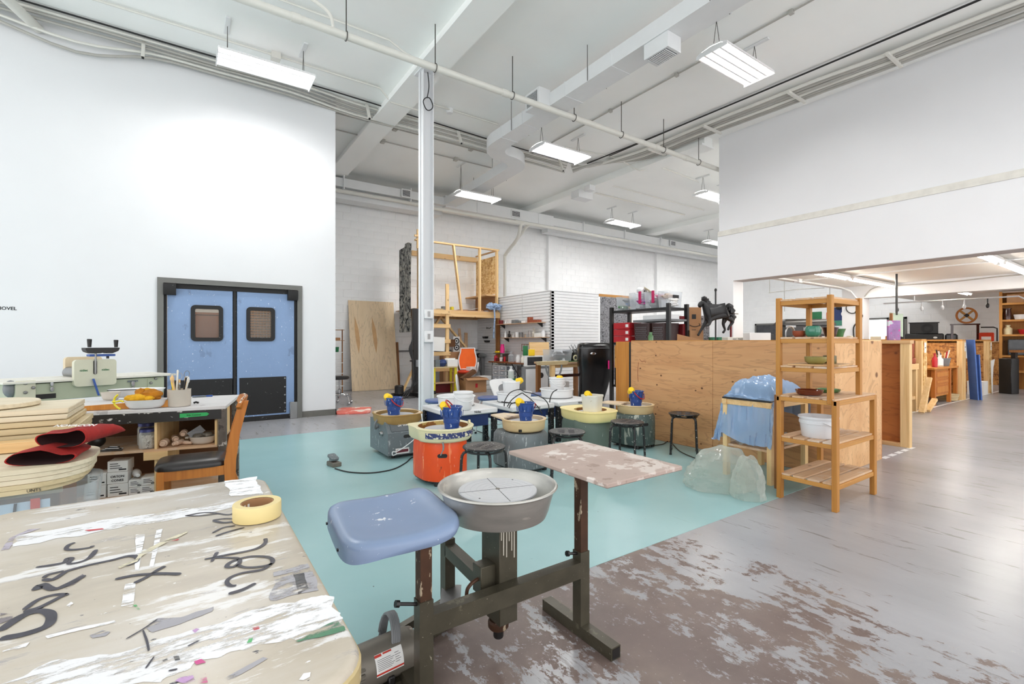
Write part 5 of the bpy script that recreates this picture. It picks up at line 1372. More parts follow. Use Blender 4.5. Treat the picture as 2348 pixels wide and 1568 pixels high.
# sponge bowl
def oval_bowl(name, label, loc, a, b, h, mat, rz=0, cat='bowl', lip=.006, handles=False):
    n = 40
    def ring(s, z): return [(a * s * math.cos(2 * PI * k / n), b * s * math.sin(2 * PI * k / n), z) for k in range(n)]
    L = [ring(.55, 0), ring(.72, .003), ring(.86, h * .35), ring(.94, h * .8), ring(1.0, h - .004), ring(1.02, h), ring(.99, h), ring(.9, h * .75), ring(.8, h * .3), ring(.6, .010), ring(.1, .009)]
    t = thing(name, label, cat, loc, rz)
    part('bowl_body', MB().loops(L), mat, t, angle=60)
    if handles:
        m = MB()
        for s in (-1, 1): m.loops([[(s * a * .97, y, h - .008) for y in (-.03, 0, .03)] + [(s * (a * .97 + .022), y, h - .008) for y in (.02, -.02)], [(s * a * .97, y, h) for y in (-.03, 0, .03)] + [(s * (a * .97 + .022), y, h) for y in (.02, -.02)]])
        pieces('lug', m, mat, t)
    return t
p = pz(334, 934, .785)
oval_bowl('sponge_bowl', 'white oval bowl heaped with yellow sponges', (p.x, p.y + .0, .782), .128, .09, .062, 'bowl', A)
bx_, by_ = p.x, p.y + .0
for i, (dx, dy, dz, rx_, ry_, rz_, mt, lab) in enumerate(((-.045, -.025, .052, .062, .032, .022, 'sponge', 'flat yellow sponge at the front of the sponge bowl'), (.03, .0, .062, .06, .045, .035, 'spongebrown', 'big brown natural sponge on the bowl'),
                                                     (-.03, .03, .072, .03, .03, .030, 'spongebrown', 'small brown natural sponge at the back of the bowl'), (.01, .035, .070, .045, .03, .030, 'sponge', 'round yellow sponge behind the brown one'), (.02, -.045, .048, .028, .02, .016, 'sponge', 'tiny yellow sponge at the rim of the bowl'))):
    solo('sponge', MB().ball((0, 0, 0), rx_ * 1.12, ry_ * 1.1, rz_ * 1.25, 18, 12, .32, i + 1), mt, lab, 'sponge', (bx_ + dx, by_ + dy, .792 + dz * 1.25), A, 'sponges in the bowl')
# yellow twist of tube
p = pz(265, 938, .80)
solo('yellow_strap', MB().tube(smoothpath([tuple(pt(u, v, 3.15)) for u, v in ((270, 905), (263, 913), (262, 925), (268, 933), (276, 938))]), .006, 6).tube(smoothpath([tuple(pt(u, v, 3.14)) for u, v in ((258, 921), (267, 921), (276, 919), (283, 921))]), .006, 6), 'yellowpaint', 'bright yellow twisted strap at the edge of the bench', 'strap')
# pots on the board
p = pz(254, 917, .80)
oval_bowl('clay_tub', 'grey clay coated tub beside the white oval dish', (p.x, p.y, .80), .062, .055, .062, 'greyceramic', A, 'tub')
p = pz(312, 912, .80)
oval_bowl('oval_dish', 'wide white oval dish with a dark stick across it', (p.x, p.y + .10, .80), .19, .12, .065, 'bowl', A, 'dish')
solo('dark_stick', MB().bar((-.12, 0, 0), (.12, 0, 0), .008, .006), 'black', 'dark stick lying across the grey tub and the white dish', 'stick', (p.x - .06, p.y - .03, .87), A)
# crock of tools
p = pz(411, 931, .785)
ck = thing('tool_crock', 'clay coated crock at the end of the bench, full of tools', 'crock', (p.x, p.y + .05, .782), A)
part('crock_body', MB().lathe([(0, 0), (.068, 0), (.072, .008), (.072, .118), (.074, .122), (.068, .122), (.066, .01), (0, .008)], n=32), 'greyceramic', ck)
r2 = random.Random(11)
names = ['wooden modelling tool', 'pale wooden rib', 'wire loop tool', 'thin needle tool', 'yellow handled tool', 'long pale dowel', 'wooden knife', 'metal scraper', 'loop tool with black handle', 'brush with pale handle']
for i, nm in enumerate(names):
    a = 2 * PI * i / len(names) + .3; rr_ = .045
    bx0, by0 = p.x + rr_ * .5 * math.cos(a), p.y + .05 + rr_ * .5 * math.sin(a)
    tip = Vector((.055 * math.cos(a) + r2.uniform(-.01, .01), .055 * math.sin(a), .12 + r2.uniform(.04, .09)))
    if i == 5: tip = Vector((-.01, .03, .25))
    q = Vector((.02 * math.cos(a), .02 * math.sin(a), .014))
    t = thing('pottery_tool', nm + ' standing in the clay coated crock', 'tool', (p.x, p.y + .05, .782), 0, 'tools in the crock')
    mt = ('paleZ', 'paleZ', 'paleX', 'steel', 'yellow', 'offwhite', 'paleX', 'steel', 'black', 'offwhite')[i]
    part('handle', MB().tube([tuple(q), tuple(q.lerp(tip, .7)), tuple(tip)], .006, 7), mt, t)
    d = (tip - q).normalized()
    if i in (2, 8, 3):
        up = d; sd = d.cross(Vector((0, 1, .2))).normalized()
        part('wire_loop', MB().tube([tuple(tip + up * (.025 + .025 * math.cos(b)) * -1 + up * .05 + sd * .016 * math.sin(b)) for b in [2 * PI * k / 16 for k in range(16)]], .0022, 5, closed=True), 'steel', t)
    elif i in (0, 1, 6): part('blade', MB().ball(tuple(tip), .012, .006, .028, 8, 6), 'bowl' if i == 0 else 'paleX', t)
    else: part('tip', MB().ball(tuple(tip), .007, .007, .014, 8, 6), mt, t)
p = pz(470, 910, .78)
pl_ = thing('pliers', 'blue grey pliers lying at the end of the bench', 'pliers', (p.x, p.y, .78), A + .2)
part('handle', MB().tube([(-.09, -.012, .008), (-.04, -.01, .008), (.03, .006, .008), (.055, .01, .008)], .007, 6), 'wheelgrey', pl_)
part('handle', MB().tube([(-.09, .016, .008), (-.04, .012, .008), (.03, -.004, .008), (.055, -.004, .008)], .007, 6), 'slabblue', pl_)
p = pz(449, 926, .78)
solo('black_clip', MB().tube([(-.015, 0, .008), (0, .004, .014), (.018, .0, .008)], .008, 6), 'black', 'tiny black clip on the bench end in front of the pliers', 'clip', (p.x, p.y, .78), A)
# things on the bench shelf
def bshelf(x, y, z): return tuple(BX @ Vector((x, y, z)))
def jar(label, loc, s=1.0):
    t = thing('glass_jar', label, 'jar', loc, 0, 'jars on the bench shelf'); t.scale = (s, s, s)
    part('jar_glass', MB().lathe([(0, 0), (.046, 0), (.050, .006), (.050, .098), (.044, .112), (.044, .124)], n=28), 'jar', t)
    part('contents', MB().lathe([(0, .004), (.045, .005), (.047, .01), (.047, .092), (0, .095)], n=24), 'beads', t)
    part('lid', MB().lathe([(.047, .112), (.047, .128), (.044, .131), (0, .131)], n=28), plain('blue_lid' + label[:3], rgb(70, 76, 130), .35, .4), t)
    return t
jar('front jar of pale beads on the bench shelf', bshelf(-.495, .10, .493), 1.05)
jar('jar of dark odds and ends behind the front jar', bshelf(-.53, .24, .493), 1.25)
r3 = random.Random(4)
for i, (x, y, z, l, r, an, lab) in enumerate(((-.40, .10, .520, .05, .026, 0, 'fat bisque clay roller lying beside the shelf divider'), (-.345, .16, .535, .06, .022, .3, 'bisque clay spool behind the fat roller'), (-.315, .10, .516, .055, .018, -.35, 'thin clay roller pointing out of the shelf'), (-.30, .2, .565, .05, .024, .1, 'clay knob propped highest of the rollers'), (-.27, .12, .508, .05, .014, .9, 'small flat clay ring by the white dish'))):
    m = MB().at(RZ(an) @ RX(PI / 2)).lathe([(0, -l), (r * .8, -l), (r, -l + .006), (r, l * .4), (r * .75, l * .5), (r * .75, l * .8), (r * .55, l), (r * .3, l), (r * .28, l * .9), (0, l * .88)], n=18)
    solo('clay_roller', m, 'claypiece', lab, 'roller', bshelf(x, y, z), A, 'clay rollers on the bench shelf')
p = Vector(bshelf(-.165, .12, .493))
oval_bowl('scrap_dish', 'white oval dish of clay scraps inside the bench shelf', tuple(p), .088, .06, .056, 'greyceramic', A, 'dish', handles=True)
for i, (dx, dz, lab) in enumerate(((-.03, .06, 'grey clay scrap on the near side of the scrap dish'), (.03, .062, 'brown clay scrap on the far side of the scrap dish'))):
    solo('clay_scrap', MB().ball((0, 0, 0), .035, .03, .018, 10, 8, .5, i), 'motor', lab, 'scrap', (p.x + dx, p.y, p.z + dz), 0, 'clay scraps')
solo('plastic_sheet', MB().box(-.05, -.001, -.03, .05, .001, .03), 'clearbin', 'clear plastic offcut sticking out of the scrap dish', 'sheet', (p.x - .04, p.y + .02, p.z + .085), A, rot=(.3, -.6, A))
for i in range(6):
    solo('metal_tool', MB().tube([(-.06 + .01 * i, .01 * (i % 3), .006 + .004 * i), (.07 - .006 * i, .02 * ((i * 2) % 3) - .02, .006 + .004 * i)], .005, 6), 'steel' if i % 2 else 'black', ('%s in the heap of small metal tools on the bench shelf' % ('dark bar lowest', 'bright bar lowest', 'dark rod midway', 'bright rod midway', 'dark rod topmost', 'bright rod topmost')[i]), 'tool', bshelf(-.70, .08, .493), A, 'metal tools on the bench shelf')
solo('black_ball', MB().ball((0, 0, .05), .06, .05, .05, 14, 10), 'black', 'black rounded object at the back of the bench shelf behind the towel', 'ball', bshelf(-.84, .25, .493))
# cartons on the lower board
def carton(label, x, y, z, w, d, h, rz=0, txt=None):
    t = thing('cone_carton', label, 'carton', bshelf(x, y, z), A + rz, 'small white cartons under the bench')
    part('carton_body', MB().box(-w / 2, 0, 0, w / 2, d, h, .0015), 'paper', t)
    if txt:
        for k, s in enumerate(txt.split('|')): words('lettering', s, .021 if len(s) < 7 else .012, (0, -.001, h * (.62 - .34 * k)), (PI / 2, 0, 0), 'ink', t, bold=True)
    else:
        m = MB()
        for k in range(3): m.box(-w * .38, -.0008, h * (.72 - .2 * k), w * (.02 + .1 * k), 0, h * (.78 - .2 * k))
        m.box(w * .05, -.0008, h * .14, w * .42, 0, h * .26)
        pieces('print_line', m, 'ink', t)
    return t
z0 = .179
carton('carton at the foot of the heap under the bench, nearest the round boards', -.78, .06, z0, .115, .12, .085)
carton('carton below the lettered carton under the bench', -.655, .06, z0, .115, .12, .085)
carton('carton with bold two line lettering under the bench', -.66, .07, z0 + .087, .115, .12, .078, .03, 'ORTON|CONES')
carton('carton on top of the heap with the lettered carton', -.66, .075, z0 + .167, .115, .12, .075, -.03)
carton('carton beside the lettered one, partly behind a plastic bag', -.775, .075, z0 + .087, .10, .12, .078)
carton('flat carton under the white clay bottle', -.55, .06, z0, .09, .12, .05)
carton('second flat carton under the white clay bottle', -.55, .06, z0 + .052, .09, .12, .05)
carton('brown lidded carton with round print by the shelf divider', -.47, .05, z0 + .06, .10, .12, .055, .06)
carton('lowest carton by the shelf divider', -.475, .05, z0, .105, .12, .058)
m = MB().at(T(0, 0, .03) @ RZ(.35) @ RX(PI / 2)).lathe([(.012, -.062), (.022, -.062), (.026, -.05), (.026, .0), (.016, .03), (.012, .06), (0, .062)], n=18)
solo('clay_bottle', m, 'bowl', 'white clay bottle lying on the flat cartons under the bench', 'bottle', bshelf(-.56, .11, z0 + .104), A)
bg = MB().surf(lambda a, b: (-.05 + .1 * a + .02 * math.sin(5 * b), -.02 * math.sin(PI * a), .0 + .22 * b), 8, 8)
solo('plastic_bag', bg, 'clearfilm', 'crumpled clear bag hanging between the bat boards and the cartons', 'bag', bshelf(-.86, .03, .22), A)

# ================================================================== chair with the dark vinyl seat
cz = thing('wooden_chair', 'old orange wooden chair with dark vinyl seat facing the bench', 'chair', (0, 0, 0))
sf = .47
c0 = pz(352, 1068, sf); c1 = pz(524, 1050, sf)
ch = Vector((c0.x * .5 + c1.x * .5, c0.y * .5 + c1.y * .5, 0)); ax = math.atan2(c1.y - c0.y, c1.x - c0.x)
ch.x += .12 * math.cos(ax + PI / 2); ch.y += .12 * math.sin(ax + PI / 2)
cz.location = ch; cz.rotation_euler = (0, 0, ax)
ln = (c1.xy - c0.xy).length / 2          # half depth of the seat; +x is the back of the chair
wd = .185
o = super_outline(ln, wd, 4.5, 40, 0, 0)
part('seat_pad', MB().loops([[(x, y, sf - .035) for x, y in o], [(x * 1.01, y * 1.01, sf - .02) for x, y in o], [(x * .97, y * .96, sf) for x, y in o], [(x * .6, y * .6, sf + .012) for x, y in o], [(x * .1, y * .1, sf + .014) for x, y in o]]), 'leather', cz, angle=70)
m = MB().box(-ln + .03, -wd + .01, sf - .095, ln - .01, -wd + .032, sf - .035).box(-ln + .03, wd - .032, sf - .095, ln - .01, wd - .01, sf - .035).box(-ln + .02, -wd + .02, sf - .095, -ln + .042, wd - .02, sf - .035)
part('seat_rail', m, 'chairwood', cz)
m = MB()
for s in (-1, 1): m.box(-ln + .02, s * (wd - .022) - .02, 0, -ln + .06, s * (wd - .022) + .02, sf - .036, .003)
pieces('leg', m, 'chairwood', cz)
bx1 = ln + .01
for s in (-1, 1):
    y = s * (wd - .02)
    pts = [(bx1 + .10, .0), (bx1 + .0, .30), (bx1 + .0, .46), (bx1 + .03, .64), (bx1 + .085, .855)]
    L = []
    for (x, z), w in zip(pts, (.035, .06, .068, .055, .045)):
        L.append([(x - w / 2, y - .016, z), (x + w / 2, y - .016, z), (x + w / 2, y + .016, z), (x - w / 2, y + .016, z)])
    part('back_post', MB().loops(L), 'chairwood', cz)
bk = []
for i in range(13):
    s = -1 + 2 * i / 12; y = s * (wd + .03); x = bx1 + .065 + .035 * (1 - s * s) - .02
    h0_, h1_ = .79, .875 - .03 * abs(s) ** 6
    bk.append([(x - .012, y, h0_ + .03 * abs(s) ** 6), (x + .012, y, h0_ + .03 * abs(s) ** 6), (x + .024, y, h1_), (x - .002, y, h1_)])
part('top_rail', MB().loops(bk), 'chairwood', cz, angle=60)
part('worn_edge', MB().tube([(bx1 + .057 + .035 * (1 - s * s), s * (wd + .028), .874 - .03 * abs(s) ** 6) for s in [-1 + i / 6 for i in range(13)]], .006, 5), plain('chipped_white', rgb(226, 214, 196), .6, var=.3, spots=[(40, .5, rgb(120, 74, 34))]), cz)
part('stretcher', MB().box(-ln + .05, -.012, .16, ln, .012, .19), 'chairwood', cz)

# ================================================================== slab roller
q0, q1 = pz(6, 869, .94), pz(404, 852, .93)
ry = math.atan2(q1.y - q0.y, q1.x - q0.x); ln2 = (q1 - q0).length
sr = thing('slab_roller', 'cream slab roller with twin crank handles in front of the white wall', 'slab roller', (*((q0 + q1) / 2).xy, 0), ry)
hl = ln2 / 2
def su(u):   # photo column -> local x along the front face
    k = ray(u, 800); px_, py_ = k.x, k.y
    c, s = math.cos(ry), math.sin(ry); ox, oy = ((q0 + q1) / 2).x, ((q0 + q1) / 2).y
    # solve (ox + a c, oy + a s) = t (px, py)
    return (oy * px_ - ox * py_) / (py_ * c - px_ * s)
def sz(v, u):
    a = su(u); P = ((q0 + q1) / 2).xy + Vector((math.cos(ry), math.sin(ry))) * a
    t = P.x * SN + P.y * CS
    return H + (CY - v) / F * t
part('bed_board', MB().box(-hl, -.0, sz(872, 200) , hl, .62, sz(867, 200), .003), 'offwhite', sr)
x0, x1_ = su(38), su(380)
part('bed_case', MB().box(x0, .03, sz(912, 200), x1_, .58, sz(874, 200), .004), 'machinegreen', sr)
part('case_end', MB().box(su(38), .022, sz(914, 60), su(84), .03, sz(873, 60)), 'machine', sr)
part('case_end', MB().box(su(341), .022, sz(906, 360), su(378), .03, sz(868, 360)), 'machinegreen', sr)
part('under_gap', MB().box(su(84), .026, sz(915, 100), su(131), .03, sz(904, 100)), 'black', sr)
m = MB()
for u, v in ((60, 879), (78, 889), (60, 900), (348, 878), (359, 868), (183, 877), (248, 874)):
    m.at(T(su(u), .012, sz(v, u)) @ RX(PI / 2)).lathe([(0, .008), (.010, .007), (.014, .0), (.014, -.012)], n=10)
pieces('screw_head', m, 'steel', sr)
for u in (121, 307):
    l_ = part('latch', MB().box(su(u - 4), .008, sz(885, u), su(u + 3), .03, sz(874, u), .002).box(su(u - 4), .004, sz(897, u), su(u + 3), .03, sz(887, u), .002), 'chrome', sr)
    part('latch_slot', MB().box(su(u - 12), .0215, sz(876, u), su(u + 12), .0225, sz(872, u)), 'wheelgrey', sr)
hx = su(216)
o = rrect(su(168), sz(884, 216), su(265), sz(824, 216), .03)
hs = part('roller_housing', MB().loops([[(x, -.02, z) for x, z in o], [(x, .03, z) for x, z in o]]), 'machine', sr)
o = rrect(su(205), sz(860, 240), su(292), sz(820, 240), .03)
part('roller_housing', MB().loops([[(x, .55, z) for x, z in o], [(x, .60, z) for x, z in o]]), plain('housing_tan', rgb(214, 196, 164), .4), sr)
part('roller_tube', MB().at(T(hx, .03, sz(858, 216)) @ RX(-PI / 2)).lathe([(0, 0), (.06, 0), (.06, .52), (0, .52)], n=24), 'steel', sr)
part('height_slot', MB().loops([[(x, -.0225, z) for x, z in rrect(hx - .014, sz(858, 216), hx + .014, sz(826, 216), .012)], [(x, -.018, z) for x, z in rrect(hx - .014, sz(858, 216), hx + .014, sz(826, 216), .012)]]), 'black', hs)
part('height_screw', MB().tube([(hx, -.028, sz(857, 216)), (hx, -.028, sz(800, 216))], .009, 8), 'steel', hs)
for u in (190, 240): words('lettering', 'nidec', .028, (su(u), -.0215, sz(848, 216)), (PI / 2, 0, 0), 'green', hs, bold=True)
zc = sz(797, 231)
ca = MB()
lo_ = sz(805, 225)
part('crank_arm', MB().box(su(203), -.03, sz(817, 220), su(262), .05, sz(812, 220), .004), 'slabblue', sr)
xa, xb = su(192), su(270)
prof = [(xa, sz(801, 230)), (xa + .01, sz(806, 230)), (hx - .03, sz(810, 230)), (hx + .03, sz(810, 230)), ((hx + xb) / 2 - .01, sz(807, 230)), (su(248) - .02, sz(810, 230)), (su(248) + .02, sz(810, 230)), (xb - .01, sz(805, 230)), (xb, sz(800, 230)), (xb, sz(797, 230)), (xa, sz(797, 230))]
part('hand_wheel', MB().loops([[(x, -.04, z) for x, z in prof], [(x, .05, z) for x, z in prof]]), 'black', sr)
part('screw_post', MB().tube([(su(248), .01, sz(812, 240)), (su(248), .01, sz(822, 240))], .012, 8), 'black', sr)
for u, v0, v1 in ((205, 796, 777), (266, 796, 779)):
    part('grip', MB().at(T(su(u), 0, sz(v0, u))).lathe([(0, 0), (.014, 0), (.019, sz(v1, u) - sz(v0, u) - .004), (.015, sz(v1, u) - sz(v0, u)), (0, sz(v1, u) - sz(v0, u))], n=14), 'black', sr)
part('clamp_lever', MB().bar((su(210), -.035, sz(868, 212)), (su(222), -.04, sz(906, 220)), .03, .012), 'slabblue', sr)
part('side_knob', MB().ball((su(34), .1, sz(893, 36)), .05, .06, .075, 12, 8), 'tooth', sr)
m = MB()
for x in (x0 + .08, x1_ - .08):
    for y in (.08, .52): m.box(x - .025, y - .025, 0, x + .025, y + .025, sz(912, 200))
pieces('leg', m, 'machinegreen', sr)
part('cross_bar', MB().box(x0 + .08, .28, .2, x1_ - .08, .32, .24), 'machinegreen', sr)
# ================================================================== lumber loft against the back wall
LX0, LX1, LY0, LY1 = 4.70, 7.26, 11.2, 12.45
lf = thing('storage_loft', 'pine framed storage loft against the block wall behind the white column', 'loft', (LX0, LY0, 0))
def lb(x0, y0, z0, x1, y1, z1, mb=None): return (mb or MB()).box(x0 - LX0, y0 - LY0, z0, x1 - LX0, y1 - LY0, z1)
def lp(name, mat, *b): return part(name, lb(*b), mat, lf)
ZP = 2.08
lp('floor_deck', 'slat', LX0, LY0, ZP, LX1, LY1, ZP + .02)
lp('joist', 'paleX', LX0, LY0 - .04, ZP - .16, LX1, LY0, ZP)
lp('joist', 'paleX', LX0 + .45, LY1 - .04, ZP - .16, LX1, LY1, ZP)
for i in range(5): lp('joist', 'slatY', LX0 + .1 + .58 * i, LY0, ZP - .15, LX0 + .14 + .58 * i, LY1 - .04, ZP)
lp('post', 'paleZ', LX0, LY0 - .04, 0, LX0 + .09, LY0 + .05, ZP - .16)
lp('post', 'brownZ', LX1 - .09, LY0 - .04, 0, LX1, LY0 + .05, ZP - .16)
ZT = 3.82
for x in (LX0 + .12, 5.98, 6.62, LX1 - .08):
    if x == 5.98: part('stud', MB().bar((5.82 - LX0, .02, ZT), (6.06 - LX0, .02, ZP), .04, .09, (0, 1, 0)), 'paleZ', lf)
    else: lp('stud', 'paleZ', x, LY0, ZP + .02, x + .045, LY0 + .09, ZT)
lp('top_plate', 'paleX', LX0 + .05, LY0, ZT, LX1, LY0 + .09, ZT + .04)
lp('rear_rail', 'paleX', LX0 + .45, LY1 - .05, ZT - .16, LX1, LY1, ZT - .02)
lp('top_plate', 'slatY', LX1 - .045, LY0 + .09, ZT, LX1, LY1, ZT + .04)
lp('side_panel', 'osb', LX1 - .03, LY0 + .02, 2.62, LX1 - .015, LY1, 3.70)
lp('cubby_top', 'slatY', LX1 - .4, LY0 + .04, 2.54, LX1 - .03, LY1, 2.58)
lp('cubby_back', 'card', LX1 - .05, LY0 + .06, ZP + .02, LX1 - .03, LY1, 2.54)
lp('corner_post', 'paleZ', LX0 + .08, LY0 - .02, ZT - .2, LX0 + .13, LY0 + .03, ZT + .28)
lp('cross_stub', 'paleX', LX0 + .0, LY0 - .06, ZT + .08, LX0 + .22, LY0 - .02, ZT + .13)
part('brace', MB().bar((.9, .3, 1.95), (.15, .3, .9), .045, .09, (0, 1, 0)), 'paleZ', lf)
part('brace', MB().bar((.95, .5, 1.95), (1.9, .5, .95), .045, .09, (0, 1, 0)), 'paleZ', lf)
part('brace', MB().bar((.04, .1, .6), (-.25, .1, .02), .04, .08, (0, 1, 0)), 'paleZ', lf)
# camouflage cloth hung on the side of the loft
def cloth(a, b):
    y = LY0 - .04 + .80 * a; x = LX0 - .08 - .03 * math.sin(a * 17) * (.4 + .6 * b) - .02 * math.sin(a * 7 + 3 * b)
    return (x, y, 3.72 - 2.22 * b + .05 * math.sin(a * 5) * (1 - b))
cm = MB().surf(cloth, 26, 12); cm.surf(lambda a, b: (cloth(a, b)[0] - .012, cloth(a, b)[1], cloth(a, b)[2]), 26, 12)
solo('camouflage_cloth', cm, 'camo', 'grey camouflage cloth hanging down the side of the loft', 'cloth')
# ladder
ld = thing('ladder', 'home made pine ladder against the loft front', 'ladder', (5.3, 10.98, 0))
for x in (-.36, .24): part('rail', MB().box(x - .045, .02, 0, x + .045, .06, 2.75 if x > 0 else 2.4), 'paleZ', ld)
for z in (.55, .95, 1.27, 1.66, 2.02): part('rung', MB().box(-.42, -.02, z - .05, .31, .02, z + .05, .003), 'paleX', ld)
# boards leaning under the loft
for i, (x, w, h, tilt, mt, lab) in enumerate(((6.46, .08, 1.62, -.05, 'slat', 'weathered board leaning highest under the loft'), (6.56, .10, 1.5, .06, 'slat', 'grey brown board leaning beside the highest one'), (6.5, .07, 1.1, .12, 'brownZ', 'short brown board leaning under the loft'), (6.72, .12, .95, -.45, 'pineZ', 'low slanted board behind the orange chair'))):
    solo('leaning_board', MB().box(-w / 2, -.012, 0, w / 2, .012, h), mt, lab, 'board', (x, 11.75 + .1 * i, .03), rot=(-.12, tilt, 0), group='boards leaning under the loft')
# odds and ends on the loft deck
for i, (u, v, w, d, h, mt, lab, cat) in enumerate(((1007, 713, .18, .2, .03, 'bat2', 'pale offcut on the loft deck beside the ladder', 'offcut'), (1018, 708, .12, .12, .10, 'tooth', 'dark box on the loft deck beside the ladder', 'box'), (1036, 708, .07, .1, .10, 'yellowpaint', 'yellow tub on the loft deck', 'tub'),
                                                (1060, 712, .28, .22, .03, 'brownZ', 'pile of thin dark boards in the middle of the loft deck', 'boards'), (1078, 710, .30, .25, .025, 'darkglaze', 'dark sheet under the white sheet on the loft deck', 'sheet'), (1100, 714, .14, .2, .035, 'card', 'brown pad near the loft cubby', 'pad'), (1114, 715, .10, .2, .03, 'rag', 'folded grey cloth near the loft cubby', 'cloth'))):
    p = pxx(u, v, 1); p = py(u, v, 11.45)
    solo('loft_item' if cat in ('pad',) else cat.replace(' ', '_'), MB().box(-w / 2, -d / 2, 0, w / 2, d / 2, h, .004), mt, lab, cat, (p.x, 11.45, ZP + .021), rnd.uniform(-.3, .3))
p = py(1070, 705, 11.8)
solo('white_sheet', MB().surf(lambda a, b: (-.45 + .9 * a, -.18 + .36 * b, .12 * a * a + .02), 8, 4), 'paper', 'curled white sheet at the back of the loft deck', 'sheet', (p.x, 11.95, ZP + .02))
p = py(1133, 707, 11.15)
jm = MB()
for i in range(7): jm.ball((rnd.uniform(-.12, .12), rnd.uniform(-.06, .06), .10 + rnd.uniform(-.03, .1)), .12, .09, .08, 12, 8, .7, i)
jm.tube(smoothpath([(-.04, -.12, .06), (-.03, -.14, -.2), (-.05, -.13, -.5), (-.06, -.13, -.75)]), .022, 6)
solo('denim_bundle', jm, 'rag', 'bundle of blue and white rags spilling over the loft edge', 'rags', (p.x - .05, 11.13, ZP + .02))
# plywood sheet leaning on the block wall
solo('plywood_sheet', MB().box(-.60, -.009, 0, .60, .009, 2.36), 'plypale', 'pale plywood sheet leaning on the block wall between door wall and loft', 'sheet', (4.02, 12.08, .003), rot=(-.165, 0, -.02))
for x in (-.33, .12): part('veneer_streak', MB().at(T(x, -.0092, 0) @ RX(PI / 2) @ RZ(.05)).prism([(-.01, .95), (.05, 1.25), (.04, 1.6), (-.03, 1.95), (-.06, 1.6), (-.05, 1.25)], 0, .0008), plain('streak%d' % (x > 0), rgb(202, 160, 112), .6), bpy.data.objects['plywood_sheet'])
solo('plywood_sheet', MB().box(-.60, -.009, 0, .60, .009, 1.25), 'brownZ', 'darker low sheet behind the pale plywood sheet', 'sheet', (4.16, 12.28, .003), rot=(-.12, 0, 0))
wr = thing('wall_rail', 'dark rail along the block wall under the loft', 'rail', (5.9, 12.44, 1.0)); part('rail_bar', MB().box(-1.3, 0, -.02, 1.4, .05, .02), 'tooth', wr)
# wire rack and chrome stool by the corner of the door wall
rk = thing('wire_rack', 'narrow wire rack just past the corner of the door wall', 'rack', (2.83, 11.6, 0))
m = MB()
for x in (-.3, .22): m.tube([(x, 0, 0), (x, 0, 1.55)], .014, 6)
pieces('rack_post', m, 'brownZ', rk)
for z in (.2, .5, .75, 1.0, 1.28, 1.53): part('rack_shelf', MB().box(-.31, -.12, z, .24, .12, z + .012), 'white' if z < 1.1 else 'card', rk)
solo('green_cup', MB().lathe([(0, 0), (.04, 0), (.05, .12), (.045, .12), (.036, .01), (0, .01)], n=14), 'green', 'green cup on the wire rack', 'cup', (2.92, 11.58, 1.013))
solo('small_box', MB().box(-.07, -.05, 0, .07, .05, .06, .003), 'card', 'small brown box on the wire rack above the green cup', 'box', (2.92, 11.58, 1.293))
p = pz(785, 926, 0)
cs = thing('chrome_stool', 'black seated stool with chrome castor base at the door wall corner', 'stool', (p.x - .06, p.y, 0))
part('seat', MB().lathe([(0, .50), (.17, .50), (.19, .515), (.19, .545), (.16, .565), (0, .57)], n=24), 'black', cs)
part('gas_lift', MB().lathe([(0, .12), (.028, .12), (.028, .30), (.018, .31), (.018, .50), (0, .50)], n=12), 'chrome', cs)
part('foot_ring', MB().tube([(.2 * math.cos(2 * PI * i / 24), .2 * math.sin(2 * PI * i / 24), .20) for i in range(24)], .010, 6, closed=True), 'chrome', cs)
for k in range(5):
    a = 2 * PI * k / 5 + .2; c_, s_ = math.cos(a), math.sin(a)
    lg = part('leg', MB().tube([(0, 0, .20), (.15 * c_, .15 * s_, .20), (.24 * c_, .24 * s_, .15), (.26 * c_, .26 * s_, .06)], .012, 6), 'chrome', cs)
    part('castor', MB().ball((.26 * c_, .26 * s_, .03), .03, .03, .03, 10, 6), 'chrome', lg)
# black stand (tall machine mast) beside the column
p = pz(952, 912, 0); p = Vector((4.33, 10.25, 0))
ms = thing('machine_mast', 'tall black equipment mast with cables standing behind the white column', 'machine', tuple(p))
part('mast', MB().box(-.06, -.06, .05, .06, .06, 2.02, .006), 'black', ms)
part('base_frame', MB().box(-.55, -.06, .02, .5, .06, .10, .004).box(-.08, -.45, .02, .08, .4, .10, .004), 'black', ms)
part('motor_can', MB().lathe([(0, .08), (.09, .08), (.10, .09), (.10, .26), (.08, .28), (0, .28)], c=(-.42, -.1, 0), n=20), 'black', ms)
part('control_box', MB().box(-.02, -.12, .68, .09, -.06, .84, .004), 'tooth', ms)
part('white_can', MB().lathe([(0, .0), (.06, 0), (.065, .02), (.065, .16), (.05, .19), (0, .19)], c=(.14, -.2, .0), n=16), 'white', ms)
for k in range(4):
    part('cable', MB().tube(smoothpath([(-.05, -.07, 1.6 - .1 * k), (-.12 - .02 * k, -.09, 1.1), (-.08, -.1, .75), (-.1 + .04 * k, -.12, .35), (-.25 - .06 * k, -.16, .03), (-.5 + .12 * k, -.35, .012)], 5), .012 if k else .02, 6), 'dark_cable', ms)
part('cross_arm', MB().box(-.14, -.02, 1.02, .16, .02, 1.06).box(-.12, -.02, .80, .16, .02, .83), 'black', ms)
